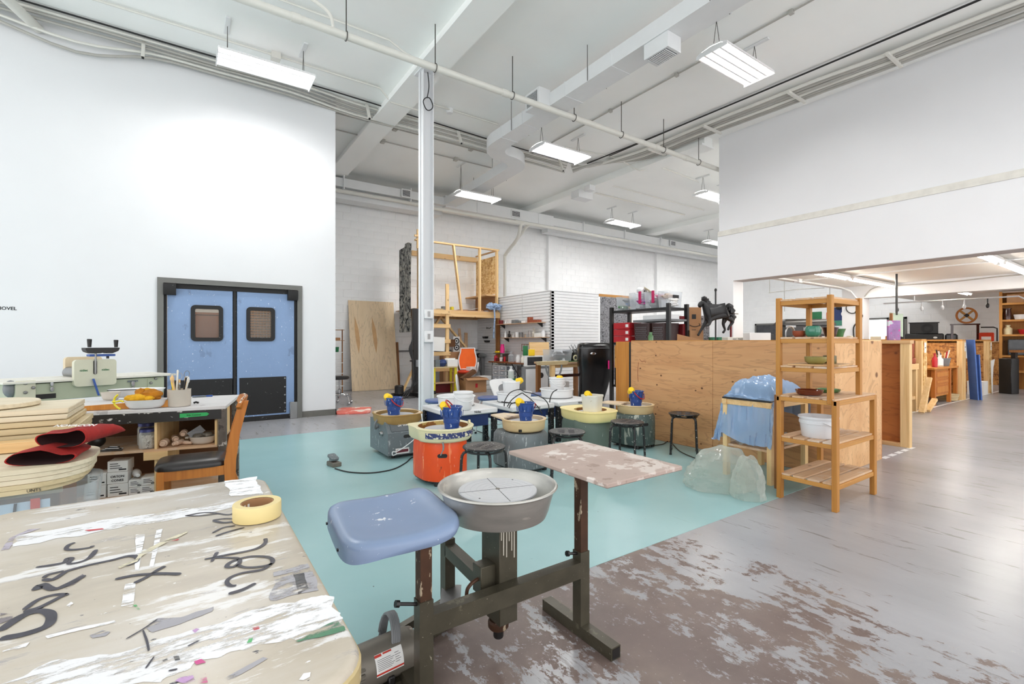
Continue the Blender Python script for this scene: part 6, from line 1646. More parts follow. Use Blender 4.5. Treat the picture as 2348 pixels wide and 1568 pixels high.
# yellow table with things
yt = thing('yellow_table', 'small table with yellow legs under the loft ladder', 'table', (5.22, 10.55, 0))
part('table_top', MB().box(-.38, -.16, .62, .30, .16, .645), 'bat2', yt)
m = MB()
for x in (-.33, .25):
    for y in (-.12, .12): m.box(x - .03 + .1 * (x < 0) * 0, y - .02, 0, x + .03, y + .02, .62)
pieces('leg', m, 'yellowpaint', yt)
part('low_shelf', MB().box(-.36, -.14, .24, .28, .14, .26), 'slat', yt)
solo('white_box', MB().box(-.14, -.10, 0, .14, .10, .17, .004).box(-.14, .06, .17, .14, .10, .20), 'paper', 'open white box on the yellow legged table', 'box', (5.42, 10.56, .646), -.05)
solo('blue_bag', MB().ball((0, 0, .085), .10, .07, .09, 14, 10, .4, 3), 'navy', 'blue bag between two boxes on the yellow legged table', 'bag', (5.17, 10.55, .646))
solo('printed_box', MB().box(-.06, -.06, 0, .06, .06, .17, .003).box(-.061, -.061, .02, .061, -.06, .05).box(-.061, -.061, .09, .061, -.06, .12), 'wheelgrey', 'dark printed box at the column end of the yellow legged table', 'box', (5.02, 10.55, .646))
solo('storage_carton', MB().box(-.22, -.12, 0, .22, .12, .20, .004), 'darkred', 'dark red carton under the yellow legged table', 'carton', (5.2, 10.72, .003))
solo('notice_sheet', MB().box(-.22, -.004, 0, .22, .004, .36), 'paper', 'sheet of small print leaning on the ladder rungs', 'sheet', (5.20, 10.93, 1.02), rot=(-.06, .05, 0))
# orange office chair among boxes
oc = thing('office_chair', 'orange mesh office chair with white frame among the cardboard boxes', 'chair', (6.06, 11.15 - .25, 0), -.55)
part('seat', MB().loops([[(x, y, z) for x, y in super_outline(.25 * s, .25 * s, 4, 28)] for s, z in ((.9, .43), (1, .45), (1, .48), (.85, .50))]), 'orangeseat', oc)
def backf(a, b, off=0.0):
    w = .19 + .05 * math.sin(PI * min(1, b * 1.2)); x = (2 * a - 1) * w
    return (x, .24 + .16 * b + .05 * (1 - (2 * a - 1) ** 2) * 1 + off, .52 + .56 * b)
part('back_mesh', MB().surf(lambda a, b: backf(a, b), 8, 10), 'mesh_orange', oc)
per = [backf(0, b / 10) for b in range(11)] + [backf(a / 8, 1) for a in range(1, 9)] + [backf(1, 1 - b / 10) for b in range(1, 11)] + [backf(1 - a / 8, 0) for a in range(1, 8)]
part('back_frame', MB().tube(per, .018, 6, closed=True), 'white', oc)
for s in (-1, 1):
    part('armrest', MB().tube(smoothpath([(s * .25, .18, .46), (s * .29, .16, .62), (s * .29, .05, .70), (s * .29, -.15, .69), (s * .28, -.20, .60), (s * .25, -.14, .46)], 5), .02, 6), 'white', oc)
part('gas_lift', MB().tube([(0, 0, .08), (0, 0, .44)], .025, 8), 'white', oc)
for k in range(5):
    a = 2 * PI * k / 5; c_, s_ = math.cos(a), math.sin(a)
    lg = part('leg', MB().bar((0, 0, .10), (.28 * c_, .28 * s_, .07), .04, .03), 'white', oc)
    part('castor', MB().ball((.28 * c_, .28 * s_, .03), .03, n=10, m=6), 'black', lg)
solo('white_parcel', MB().box(-.10, -.08, 0, .12, .08, .10, .004), 'paper', 'white parcel lying on the seat of the orange office chair', 'parcel', (6.12, 10.80, .502), .3)
def sgn(name, label, cat, loc, rz, w, d, h, mat, grp=None): return solo(name, MB().box(-w / 2, -d / 2, 0, w / 2, d / 2, h, .004), mat, label, cat, loc, rz, grp)
bx = thing('cardboard_box', 'open cardboard box with a red mark in front of the orange chair', 'box', (5.92, 10.35, 0), -.1)
m = MB().loops([[(-.28, -.2, 0), (.28, -.2, 0), (.28, .2, 0), (-.28, .2, 0)], [(-.28, -.2, .36), (.28, -.2, .36), (.28, .2, .36), (-.28, .2, .36)], [(-.275, -.195, .36), (.275, -.195, .36), (.275, .195, .36), (-.275, .195, .36)], [(-.275, -.195, .02), (.275, -.195, .02), (.275, .195, .02), (-.275, .195, .02)]])
part('box_body', m, 'card', bx)
part('flap', MB().add([(-.28, -.2, .36), (.28, -.2, .36), (.30, -.30, .31), (-.27, -.30, .31)], [(0, 1, 2, 3)]), 'card', bx)
part('flap', MB().add([(.28, -.2, .36), (.28, .2, .36), (.36, .22, .30), (.36, -.2, .30)], [(0, 1, 2, 3)]), 'card', bx)
part('red_mark', MB().box(-.02, -.204, .12, .04, -.2, .22), 'red', bx)
sgn('cardboard_box', 'tall cardboard box at the yellow table side of the red marked box', 'box', (5.56, 10.74, .003), .05, .16, .2, .50, 'card')
solo('dark_carton', MB().box(-.20, -.10, 0, .20, .10, .10, .003), 'carddark', 'dark carton tipped into the open cardboard box', 'carton', (5.83, 10.38, .375), rot=(0, -.55, -.2))
solo('oval_mirror', MB().lathe([(0, .0), (.21, 0), (.23, .01), (.23, .03), (.21, .04), (0, .04)], n=32, sx=.6), 'white', 'white rimmed oval lid standing beside the tall cardboard box', 'lid', (5.38, 10.20, .24), rot=(1.45, 0, .95))
for i in range(3): sgn('white_tray', ('lowest', 'middle', 'topmost')[i] + ' white tray of the stack behind the cardboard boxes', 'tray', (6.45, 10.75, .003 + .12 * i), .1, .34, .3, .11, 'paper', 'white trays behind the boxes')
sgn('ringed_plate', 'white panel with two black rings behind the orange chair', 'panel', (6.10, 11.72 - .1, .98), 0, .20, .1, .42, 'white')
m = MB()
for z in (.30, .12): m.at(T(6.10, 11.565, .98 + z) @ RX(PI / 2)).lathe([(.055, 0), (.085, 0), (.085, .004), (.055, .004)], n=20); m.lathe([(0, 0), (.025, 0), (.025, .004), (0, .004)], n=10)
po = bpy.data.objects['ringed_plate']
for o_ in pieces('ring', m, 'ink', None): o_.parent = po; o_.matrix_parent_inverse = Matrix.Translation((-6.10, -11.62, -.98))
sgn('brown_box', 'brown box on the ladder rung next to the ringed panel', 'box', (5.88, 11.5, 1.12), 0, .22, .15, .2, 'carddark')
solo('box_stand', MB().box(-.30, -.12, 0, .34, .12, .975), 'card', 'stack of flat cartons behind the orange chair', 'cartons', (5.96, 11.6, .003))

# ================================================================== slatwall room
SX, SY, SH = 7.30, 8.95, 2.50
sw = thing('slatwall_partition', 'white slatwall partition making a corner room against the block wall', 'partition', (SX, SY, 0))
part('side_core', MB().box(.02, 0, 0, .10, YB - SY - .01, SH), 'wall', sw)
part('front_core', MB().box(.02, .02, 0, 1.62, .10, SH), 'wall', sw)
m = MB(); n_ = 33; pitch = SH / n_
for i in range(n_):
    z0, z1 = i * pitch + .006, (i + 1) * pitch - .005
    for a, b in ((.0, 1.19), (1.2, 2.39), (2.4, YB - SY - .012)):
        m.add([(.02, a, z0), (.02, b, z0), (.02, b, z1), (.02, a, z1), (0, a, z0 + .004), (0, b, z0 + .004), (0, b, z1 - .004), (0, a, z1 - .004)], [(4, 7, 6, 5), (0, 4, 5, 1), (2, 6, 7, 3), (0, 3, 7, 4), (1, 5, 6, 2)])
    m.add([(0, .02, z0), (1.62, .02, z0), (1.62, .02, z1), (0, .02, z1), (0, 0, z0 + .004), (1.62, 0, z0 + .004), (1.62, 0, z1 - .004), (0, 0, z1 - .004)], [(4, 5, 6, 7), (0, 1, 5, 4), (2, 3, 7, 6)])
part('slats', m, 'white', sw, kind='stuff')
part('corner_trim', MB().box(-.012, -.012, 0, .01, .01, SH), 'steel', sw)
part('top_cap', MB().box(-.01, -.01, SH, 1.62, .11, SH + .02).box(-.01, .1, SH, .11, YB - SY - .01, SH + .02), 'white', sw)
part('door_header', MB().box(1.62, .0, SH - .04, 2.8, .10, SH + .02), 'pine', sw)
part('door_post', MB().box(2.8, .0, 0, 2.9, .10, SH + .02), 'paleZ', sw)
cm = MB().surf(lambda a, b: (1.66 + 1.1 * a, .05 + .035 * math.sin(a * 26) * (.3 + .7 * b), SH - .06 - 2.2 * b), 60, 6)
solo('patterned_curtain', cm, 'clothgrey', 'grey patterned curtain closing the doorway of the slatwall room', 'curtain', (SX, SY - .06, 0))
# shelves with small things
rs = random.Random(21)
def wshelf(label, y0, y1, z, d):
    t = thing('slatwall_shelf', label, 'shelf', (SX, (y0 + y1) / 2, z)); h = (y1 - y0) / 2
    part('shelf_board', MB().box(-d, -h, -.015, -.004, h, 0), 'slat', t)
    pieces('bracket', MB().loops([[(-.004, -h + .12, -.015), (-d * .8, -h + .12, -.015), (-.004, -h + .12, -.12)], [(-.004, -h + .14, -.015), (-d * .8, -h + .14, -.015), (-.004, -h + .14, -.12)]]).loops([[(-.004, h - .14, -.015), (-d * .8, h - .14, -.015), (-.004, h - .14, -.12)], [(-.004, h - .12, -.015), (-d * .8, h - .12, -.015), (-.004, h - .12, -.12)]]), 'black', t)
wshelf('upper slatwall shelf holding brown and white trinkets', 9.15, 11.1, 1.74, .22)
wshelf('lower slatwall shelf holding small pots and models', 9.0, 10.9, 1.37, .22)
def bottle_mb(r, h, neck=.4): return MB().lathe([(0, 0), (r, 0), (r, h * .62), (r * neck, h * .78), (r * neck, h * .94), (r * neck * 1.2, h * .95), (r * neck * 1.2, h), (0, h)], n=14)
def cup_mb(r, h): return MB().lathe([(0, 0), (r * .8, 0), (r, h), (r * .9, h), (r * .7, .01), (0, .01)], n=14)
def figure_mb(h):
    return MB().ball((0, 0, h * .3), h * .2, h * .16, h * .3, 10, 8, .5, 2).ball((0, 0, h * .75), h * .12, h * .12, h * .16, 8, 6, .3, 5).box(-h * .2, -h * .15, 0, h * .2, h * .15, h * .08, .003)
def slab_mb(w, d, h): return MB().box(-w / 2, -d / 2, 0, w / 2, d / 2, h, .003)
top_items = [('brown_pot', cup_mb(.07, .11), 'darkred', 'red brown pot at the loft end of the upper slatwall shelf', 'pot'), ('white_model', figure_mb(.13), 'bowl', 'white plaster model beside the red brown pot', 'model'), ('white_block', slab_mb(.12, .14, .07), 'bowl', 'white plaster block on the upper slatwall shelf', 'block'), ('grey_box', slab_mb(.12, .16, .10), 'tooth', 'grey box midway on the upper slatwall shelf', 'box'),
             ('grey_tray', slab_mb(.14, .22, .05), 'wheelgrey', 'flat grey tray on the upper slatwall shelf', 'tray'), ('white_mould', slab_mb(.12, .16, .06), 'bowl', 'white mould right of the grey tray on the upper shelf', 'mould'), ('red_block', slab_mb(.12, .1, .14), 'terracotta', 'tall terracotta block on the upper slatwall shelf', 'block'), ('terracotta_dish', slab_mb(.14, .30, .06), 'terracotta', 'long terracotta dish at the corner end of the upper shelf', 'dish')]
for i, (nm, mb, mt, lab, cat) in enumerate(top_items): solo(nm, mb, mt, lab, cat, (SX - .12, 10.98 - .225 * i, 1.741), rs.uniform(-.1, .1))
low_items = [('white_bottle', bottle_mb(.035, .19), 'white', 'white bottle at the loft end of the lower slatwall shelf', 'bottle'), ('black_gadget', figure_mb(.2), 'black', 'black gadget on the lower slatwall shelf', 'gadget'), ('white_shell', figure_mb(.12), 'bowl', 'white lumpy model next to the black gadget', 'model'), ('white_mug', cup_mb(.06, .14), 'white', 'white mug with grey band on the lower shelf', 'mug'), ('grey_mug', cup_mb(.05, .13), 'tooth', 'grey mug beside the white mug', 'mug'),
             ('bone_model', figure_mb(.09), 'claypiece', 'small pale clay model on the lower shelf', 'model'), ('bent_wire', MB().tube([(-.0, -.06, 0), (-.0, -.05, .16), (0, .05, .17), (0, .06, 0)], .006, 6), 'steel', 'bent wire frame standing on the lower shelf', 'frame'), ('clay_bust', figure_mb(.26), 'greyceramic', 'tallest pale clay figure on the lower shelf', 'figure'), ('white_house', slab_mb(.12, .24, .10), 'paper', 'white folded card model on the lower shelf', 'model'), ('white_can', bottle_mb(.05, .17, .8), 'white', 'white can at the corner end of the lower shelf', 'can')]
for i, (nm, mb, mt, lab, cat) in enumerate(low_items): solo(nm, mb, mt, lab, cat, (SX - .12, 10.76 - .185 * i, 1.371), rs.uniform(-.2, .2))
# pegs on the part of the slatwall under the loft
for u, v, s, lab in ((1113, 776, .09, 'upper black scoop holder on the slatwall under the loft'), (1117, 785, .09, 'lower black scoop holder on the slatwall under the loft')):
    p = pxx(u, v, SX - .05); solo('black_holder', MB().loops([[(-.05, -.06, 0), (.05, -.06, 0), (.05, .06, 0), (-.05, .06, 0)], [(-.06, -.09, .06), (.05, -.09, .06), (.05, .09, .06), (-.06, .09, .06)]]), 'black', lab, 'holder', tuple(p))
p = pxx(1120, 752, SX - .03); solo('wall_hook', MB().tube(smoothpath([(0.02, -.12, .02), (-.02, -.06, -.02), (-.02, 0, .01), (-.02, .06, -.02), (0, .1, .03)]), .008, 6), 'black', 'black wire hook on the slatwall under the loft', 'hook', tuple(p))
# clamp lamp / grey tool and its cable
p = pxx(1106, 818, SX - .14)
gt = thing('bench_grinder', 'grey bench machine with hanging cable on the slatwall side', 'machine', (p.x, p.y, .80))
part('body', MB().ball((0, 0, .05), .10, .17, .07, 14, 10), 'tooth', gt)
part('drum', MB().at(T(0, .22, .05) @ RX(PI / 2)).lathe([(0, -.04), (.07, -.04), (.07, .04), (0, .04)], n=16), 'black', gt)
part('mount', MB().box(-.05, -.05, -.80, .05, .05, .0, .004), 'tooth', gt)
part('cable', MB().tube(smoothpath([(-.06, .02, .0), (-.08, .05, -.3), (-.09, -.1, -.55), (-.09, .05, -.72), (-.08, .1, -.78)]), .008, 6), 'dark_cable', gt)
# folding table along the slatwall
ft = thing('narrow_table', 'dark folding table along the slatwall under the shelves', 'table', (6.96, 10.05, 0))
part('table_top', MB().box(-.29, -.78, .705, .29, .78, .735, .004), 'woodbrown', ft)
m = MB()
for x in (-.22, .22):
    for y in (-.68, .68): m.tube([(x, y, 0), (x, y, .705)], .014, 6)
pieces('leg', m, 'black', ft)
part('fold_brace', MB().tube([(-.2, -.68, .25), (-.2, -.2, .70)], .010, 6), 'black', ft)
items = [(1124, 'red_can', bottle_mb(.05, .15, .85), 'red', 'red can at the loft end of the dark folding table', 'can'), (1132, 'pink_tub', cup_mb(.05, .10), 'pink', 'pink tub beside the red can', 'tub'), (1140, 'red_cup', cup_mb(.05, .09), 'darkred', 'dark red low cup on the dark folding table', 'cup'), (1149, 'white_pot', cup_mb(.045, .10), 'paper', 'plain white pot on the dark folding table', 'pot'), (1157, 'red_tumbler', cup_mb(.035, .13), 'red', 'narrow red tumbler on the dark folding table', 'cup'),
         (1172, 'clear_jug', bottle_mb(.075, .27, .35), 'clearbin', 'clear gallon jug on the dark folding table', 'jug'), (1188, 'white_jar', bottle_mb(.06, .20, .7), 'white', 'white jar right of the gallon jug', 'jar'), (1199, 'grey_jar', bottle_mb(.055, .19, .6), 'offwhite', 'off white jar with lid near the table corner', 'jar')]
for u, nm, mb, mt, lab, cat in items:
    p = pxx(u, 826, 6.88); solo(nm, mb, mt, lab, cat, (6.88, max(9.35, min(10.78, p.y)), .736))
p = pxx(1128, 803, 7.05); sgn('supply_shelf', 'small raised shelf of supplies above the table end', 'shelf', (7.1, 10.78, .93), 0, .3, .5, .02, 'steel')
sgn('shelf_bracket', 'upright under the raised supply shelf', 'upright', (7.2, 10.78, .736), 0, .04, .3, .193, 'steel')
solo('pink_bottle', bottle_mb(.06, .24, .8), 'pink', 'hot pink bottle on the raised supply shelf', 'bottle', (7.05, 10.72, .951)); solo('yellow_tool', MB().box(-.05, -.1, 0, .05, .1, .05, .01), 'yellow', 'yellow tool on the raised supply shelf', 'tool', (7.05, 10.93, .951))
solo('wire_basket', MB().tube([(0, -.18, 0), (0, .18, 0), (0, .18, .17), (0, -.18, .17)], .008, 5, closed=True).tube([(0, -.06, 0), (0, -.06, .17)], .006, 5).tube([(0, .06, 0), (0, .06, .17)], .006, 5), 'brownZ', 'brown wire frame hung on the slatwall over the jug', 'frame', (SX - .03, 9.95, 1.02))
# drawer tower
dt = thing('drawer_tower', 'white framed tower of clear plastic drawers under the dark folding table', 'drawers', (6.86, 10.33, 0))
m = MB()
for y in (-.32, -.02, .0, .30): m.box(-.17, y, 0, -.15, y + .02, .64).box(.15, y, 0, .17, y + .02, .64)
pieces('frame_post', m, 'white', dt)
zs = [(.02, .17), (.20, .36), (.39, .49), (.52, .62)]
for z0_, z1_ in zs:
    part('frame_shelf', MB().box(-.17, -.32, z0_ - .02, .17, .32, z0_), 'white', dt)
    for y in (-.29, .01):
        dr = part('drawer', MB().box(-.175, y, z0_ + .003, .15, y + .275, z1_, .006), 'smokebin', dt)
        part('pull', MB().box(-.19, y + .10, (z0_ + z1_) / 2, -.174, y + .18, (z0_ + z1_) / 2 + .02, .004), 'white', dr)
part('frame_top', MB().box(-.17, -.32, .625, .17, .32, .645), 'white', dt)
solo('plastic_bag', MB().ball((0, 0, .02), .13, .16, .035, 14, 8, .5, 9), 'clearfilm', 'crumpled plastic bag on top of the drawer tower', 'bag', (6.78, 10.5, .665))
# things on the floor around
solo('white_jug', bottle_mb(.075, .30, .4), 'white', 'white jug on the green lidded crate', 'jug', (6.50, 9.50, .36))
gb = thing('green_crate', 'clear crate with green lid near the dark folding table', 'crate', (6.42, 9.35, 0), -.1)
part('crate_body', MB().box(-.30, -.2, 0, .30, .2, .31, .02), 'clearbin', gb); part('lid', MB().box(-.33, -.23, .31, .33, .23, .355, .01), 'green', gb)
rg = thing('splash_guard', 'white splash guard with a round hole tipped behind the table wheels', 'splash guard', (5.55, 8.25, .12))
hole = [(.19 * math.cos(2 * PI * k / 32), .13 + .15 * math.sin(2 * PI * k / 32)) for k in range(32)]
outl = [(x * 1.0, y + .13) for x, y in super_outline(.36, .27, 6, 32)]
rg.rotation_euler = (1.0, 0, .15)
part('guard_panel', MB().loops([[(x, y, 0) for x, y in hole], [(x, y, 0) for x, y in outl], [(x, y, .02) for x, y in outl], [(x, y, .02) for x, y in hole], [(x, y, 0) for x, y in hole]], False, False), 'white', rg)
solo('black_bag', MB().loops([[(x, y, z) for x, y in super_outline(.36 * s, .12 * s, 4, 28)] for s, z in ((.92, 0), (1, .04), (1, .20), (.9, .26), (.55, .275))]), 'black', 'black tool bag on the floor behind the table wheels', 'bag', (5.72, 7.15, 0), -.3)
solo('bag_grip', MB().tube([(.0 + .06 * math.cos(a), 0, .27 + .08 * math.sin(a)) for a in [PI * i / 10 for i in range(11)]], .010, 6).tube([(.16 + .06 * math.cos(a), 0, .27 + .08 * math.sin(a)) for a in [PI * i / 10 for i in range(11)]], .010, 6), 'black', 'pair of black loop grips on the tool bag', 'handle', (5.9, 7.5, 0), -.3)
bpy.data.objects['bag_grip'].parent = bpy.data.objects['black_bag']; bpy.data.objects['bag_grip'].location = (-.1, 0, 0); bpy.data.objects['bag_grip'].rotation_euler = (0, 0, 0)
for k in ('category', 'label'): del bpy.data.objects['bag_grip'][k]
# tall cabinet of grey panels with a mirror
gp = thing('grey_cabinet', 'grey framed cabinet panel standing below the dark table end', 'cabinet', (6.45, 8.45, 0))
part('frame', MB().box(-.36, -.05, .02, .36, .05, .70, .006), 'tooth', gp); part('panel', MB().box(-.31, -.06, .07, .31, -.05, .65), 'white', gp); part('round_port', MB().at(T(.12, -.062, .5) @ RX(PI / 2)).lathe([(0, 0), (.06, 0), (.07, -.01), (0, -.012)], n=20), 'black', gp)
sgn('white_monitor', 'white framed screen standing on the grey cabinet', 'screen', (6.40, 8.45, .705), 0, .5, .08, .24, 'paper')
sgn('screen_glass', 'dark screen face', 'x', (0, -.042, .03), 0, .42, .004, .18, 'glass_dark')
o_ = bpy.data.objects['screen_glass']; o_.parent = bpy.data.objects['white_monitor']
for k in ('category', 'label'): del o_[k]
# work table with bin and tool box
wt = thing('craft_table', 'rough wooden craft table heaped with a clear bin and tool box', 'table', (6.72, 7.75, 0))
part('table_top', MB().box(-.62, -.30, .79, .60, .30, .83, .004), 'slat', wt)
m = MB()
for x in (-.55, .52):
    for y in (-.24, .24): m.box(x - .04, y - .04, 0, x + .04, y + .04, .79)
pieces('leg', m, 'brownZ', wt)
part('apron', MB().box(-.58, -.26, .52, .56, -.22, .58), 'darkglaze', wt)
part('apron', MB().box(-.58, -.26, .72, .56, -.22, .79), 'paleX', wt)
solo('lavender_board', MB().box(-.035, -.01, 0, .035, .01, .80), 'lavender', 'lavender board leaning on the craft table', 'board', (6.98, 7.38, .0), rot=(-.05, 0, 0))
solo('cutting_mat', MB().box(-.42, -.2, 0, .42, .2, .02, .004), 'greenglaze', 'greenish board on the craft table under the clear bin', 'board', (6.74, 7.68, .831))
cb = thing('clear_bin', 'large clear storage bin on the craft table', 'bin', (6.48, 7.72, .852))
part('bin_wall', MB().loops([[(x, y, 0) for x, y in rrect(-.25, -.17, .25, .17, .04)], [(x, y, .24) for x, y in rrect(-.28, -.19, .28, .19, .05)], [(x, y, .24) for x, y in rrect(-.27, -.18, .27, .18, .05)]], True, False), 'clearbin', cb)
part('contents', MB().ball((0, 0, .09), .20, .12, .08, 14, 8, .7, 4), 'tooth', cb)
tbx = thing('tool_caddy', 'black open tool box tilted on the craft table', 'tool box', (6.98, 7.74, .852), .25)
part('caddy_body', MB().loops([[(-.19, -.12, 0), (.19, -.12, 0), (.19, .12, 0), (-.19, .12, 0)], [(-.24, -.15, .17), (.24, -.15, .22), (.24, .15, .24), (-.24, .15, .20)], [(-.23, -.14, .17), (.23, -.14, .22), (.23, .14, .24), (-.23, .14, .20)], [(-.18, -.11, .05), (.18, -.11, .05), (.18, .11, .05), (-.18, .11, .05)]]), 'black', tbx)
for i in range(4): part('tool', MB().tube([(-.1 + .06 * i, -.08, .08), (-.06 + .07 * i, .10, .30 + .04 * (i % 2))], .009, 6), 'tooth', tbx)
for x, lab in ((6.79, 'cream tape ring at the bin end of the craft table'), (6.95, 'cream tape ring nearest the black bin on the craft table')):
    solo('tape_ring', MB().tube([(.05 * math.cos(2 * PI * i / 20), 0, .05 + .05 * math.sin(2 * PI * i / 20)) for i in range(20)], .014, 6, closed=True), 'cream', lab, 'tape', (x, 7.50, .866), 0, 'cream tape rings')
solo('pine_sheet', MB().box(-.28, -.012, 0, .28, .012, .30), 'paleX', 'pale pine panel standing behind the clear bin', 'panel', (6.62, 8.52, .945), rot=(-.08, 0, .0))
sgn('green_folder', 'green folder standing beside the pine panel', 'folder', (6.22, 8.52, .945), 0, .13, .02, .22, 'green'); sgn('small_picture', 'yellow and red picture frame below the green folder', 'frame', (6.30, 8.40, .945), 0, .17, .02, .14, 'yellow')
rt = thing('roller_stand', 'wooden T shaped stand with a looped grey hose in front of the craft table', 'stand', (5.95, 7.25, 0))
part('post', MB().box(-.045, -.03, 0, .045, .03, .80), 'paleZ', rt); part('cross_top', MB().loops([[(-.33, -.07, .80), (.33, -.07, .80), (.33, .07, .80), (-.33, .07, .80)], [(-.36, -.08, .87), (.36, -.08, .87), (.36, .08, .87), (-.36, .08, .87)]]), 'bat2', rt); part('foot', MB().box(-.25, -.03, 0, .25, .03, .04), 'paleX', rt)
part('hose_loop', MB().tube([(.20 * math.cos(a) - .0, -.05, .80 + .28 * math.sin(a)) for a in [PI + PI * i / 16 for i in range(17)]], .018, 6), 'tooth', rt)
sgn('white_sheet', 'white paper pinned behind the craft table legs', 'sheet', (6.8, 8.10, .32), 0, .22, .01, .4, 'paper'); sgn('white_sheet', 'smaller white paper pinned nearer the lavender board', 'sheet', (7.05, 8.10, .42), 0, .18, .01, .36, 'paper')
bpy.data.objects['white_sheet.001'].location.z = .003; bpy.data.objects['white_sheet.002'].location.z = .003
# tall black bin
bb = thing('black_barrel', 'tall glossy black rounded bin with small silver badge beside the wood veneer panel', 'bin', (6.85, 6.98, 0), -YAW)
prof = [(.20, .06, .0), (.25, .12, .02), (.28, .14, .25), (.33, .20, .62), (.36, .24, .86), (.36, .25, 1.12), (.345, .24, 1.20), (.30, .20, 1.235)]
part('bin_body', MB().loops([[(x + (.10 if z > .5 else .10 * z / .5) - .10, y, z) for x, y in super_outline(a, b, 4.2, 36)] for a, b, z in prof]), plain('gloss_black', rgb(16, 15, 16), .22), bb, angle=60)
part('badge', MB().at(T(-.08, -.256, 1.02) @ RX(PI / 2)).lathe([(0, .004), (.05, .003), (.056, 0)], n=20, sy=.45), 'chrome', bb)
part('lid_seam', MB().loops([[(x, y, z) for x, y in super_outline(.363, .252, 4.2, 36)] for z in (1.125, 1.135)], False, False), 'tooth', bb)
solo('pink_note', MB().at(RZ(.5 - YAW)).box(-.06, 0, 0, .06, .004, .17), 'pink', 'hot pink note stuck near the veneer panel edge', 'note', tuple(pt(1401, 846, 9.36)), -.5)
vp = thing('veneer_cabinet', 'wood veneer cabinet end standing at the end of the plywood half wall', 'cabinet', (4.98, 4.42, 0))
part('side_panel', MB().box(0, 0, 0, .02, .24, 1.255, .002), 'oakZ', vp); part('cabinet_body', MB().box(.02, .0, .05, .5, .235, 1.245), 'oakZ', vp); part('gap_shade', MB().box(-.004, -.035, 0, .03, -.005, 1.25), 'black', vp)  # black strip paints the shade in the gap beside the half wall
# ================================================================== plywood half walls
HZ = 1.27
hw = thing('plywood_half_wall', 'knotty plywood half wall behind the stools, its end facing the wooden rack', 'half wall', (4.95, 1.93, 0))
def hb(x0, y0, z0, x1, y1, z1): return MB().box(x0 - 4.95, y0 - 1.93, z0, x1 - 4.95, y1 - 1.93, z1, .002)
for a, b in ((1.93, 3.15), (3.153, 4.36)): part('plywood_sheet', hb(4.95, a, .0, 4.963, b, HZ - .01), 'ply', hw)
part('end_sheet', hb(4.963, 1.918, .0, 6.10, 1.93, HZ - .01), 'plyend', hw)
part('return_sheet', hb(6.10, 1.918, 0, 6.112, 4.36, HZ - .01), 'plydark', hw)
for y in (1.96, 2.6, 3.2, 3.8, 4.30): part('stud', hb(4.965, y, .04, 5.055, y + .04, HZ - .04), 'paleZ', hw)
for x in (5.1, 5.7, 6.04): part('stud', hb(x, 1.932, .04, x + .04, 2.02, HZ - .04), 'paleZ', hw)
part('top_plate', hb(4.955, 1.925, HZ - .038, 5.06, 4.36, HZ), 'pineY', hw); part('top_plate', hb(5.06, 1.925, HZ - .038, 6.108, 2.02, HZ), 'paleX', hw)
part('sole_plate', hb(4.965, 2.02, 0, 5.055, 4.36, .038), 'pineY', hw)
m = MB(); 
for i, pts in enumerate(([(-.001, 2.18, .98), (-.001, 2.20, 1.00), (-.001, 2.24, .99), (-.001, 2.28, 1.02)], [(-.001, 2.30, .98), (-.001, 2.31, .86), (-.001, 2.305, .72)])): m.tube(smoothpath(pts, 4), .003, 4)
pieces('crayon_mark', m, 'terracotta', hw)
d2 = thing('stud_divider', 'open stud divider with orange plywood, past the gap in the half wall', 'divider', (7.0, 1.93, 0))
def db(x0, y0, z0, x1, y1, z1): return MB().box(x0 - 7.0, y0 - 1.93, z0, x1 - 7.0, y1 - 1.93, z1, .002)
part('plywood_sheet', db(7.10, 1.94, 0, 7.112, 3.3, HZ - .03), 'plydark', d2)
part('end_post', db(7.0, 1.93, 0, 7.09, 2.02, HZ - .04), 'paleZ', d2); part('stud', db(7.01, 3.2, .04, 7.1, 3.24, HZ - .04), 'paleZ', d2)
part('sole_plate', db(7.0, 2.02, 0, 7.09, 3.3, .04), 'slatY', d2); part('top_plate', db(6.99, 1.92, HZ - .04, 7.11, 3.3, HZ), 'slatY', d2)
def bay(name, label, x, y0, osbm='osb', d=.10, tag_=True):
    t = thing(name, label, 'divider', (x, y0, 0), 0, 'OSB dividers between the low side bays')
    part('end_post', MB().box(-.045, 0, 0, .045, .09, HZ), 'paleZ', t)
    part('end_panel', MB().box(.048, -.012, 0, .048 + d, 0, HZ), osbm, t) 
    part('side_post', MB().box(.05, 0, 0, .05 + d, .05, HZ), 'pineZ', t)
    part('side_sheet', MB().box(.048 + d, 0, 0, .06 + d, 1.15, HZ), 'osbdark', t); part('near_sheet', MB().box(-.02, .09, 0, -.008, 1.15, HZ - .04), 'osbdark', t)
    part('top_plate', MB().box(-.045, 0, HZ, .06 + d, 1.15, HZ + .035), 'pineY', t)
    g = part('name_card', MB().box(.06, -.016, HZ - .22, .06 + .10, -.0125, HZ - .03), 'paper', t); part('card_line', MB().box(.075, -.0172, HZ - .135, .145, -.016, HZ - .12), 'ink', g)
    return t
bay('bay_divider', 'OSB ended divider with a white card, beside the red vice', 11.2, 2.90, d=.17)
bay('bay_divider', 'pine ended divider with a white card, beside the blue boards', 13.75, 2.88, 'paleZ', .13)
bay('bay_divider', 'OSB ended divider with a white card, holding the curved white sheet', 16.1, 2.90, d=.15)
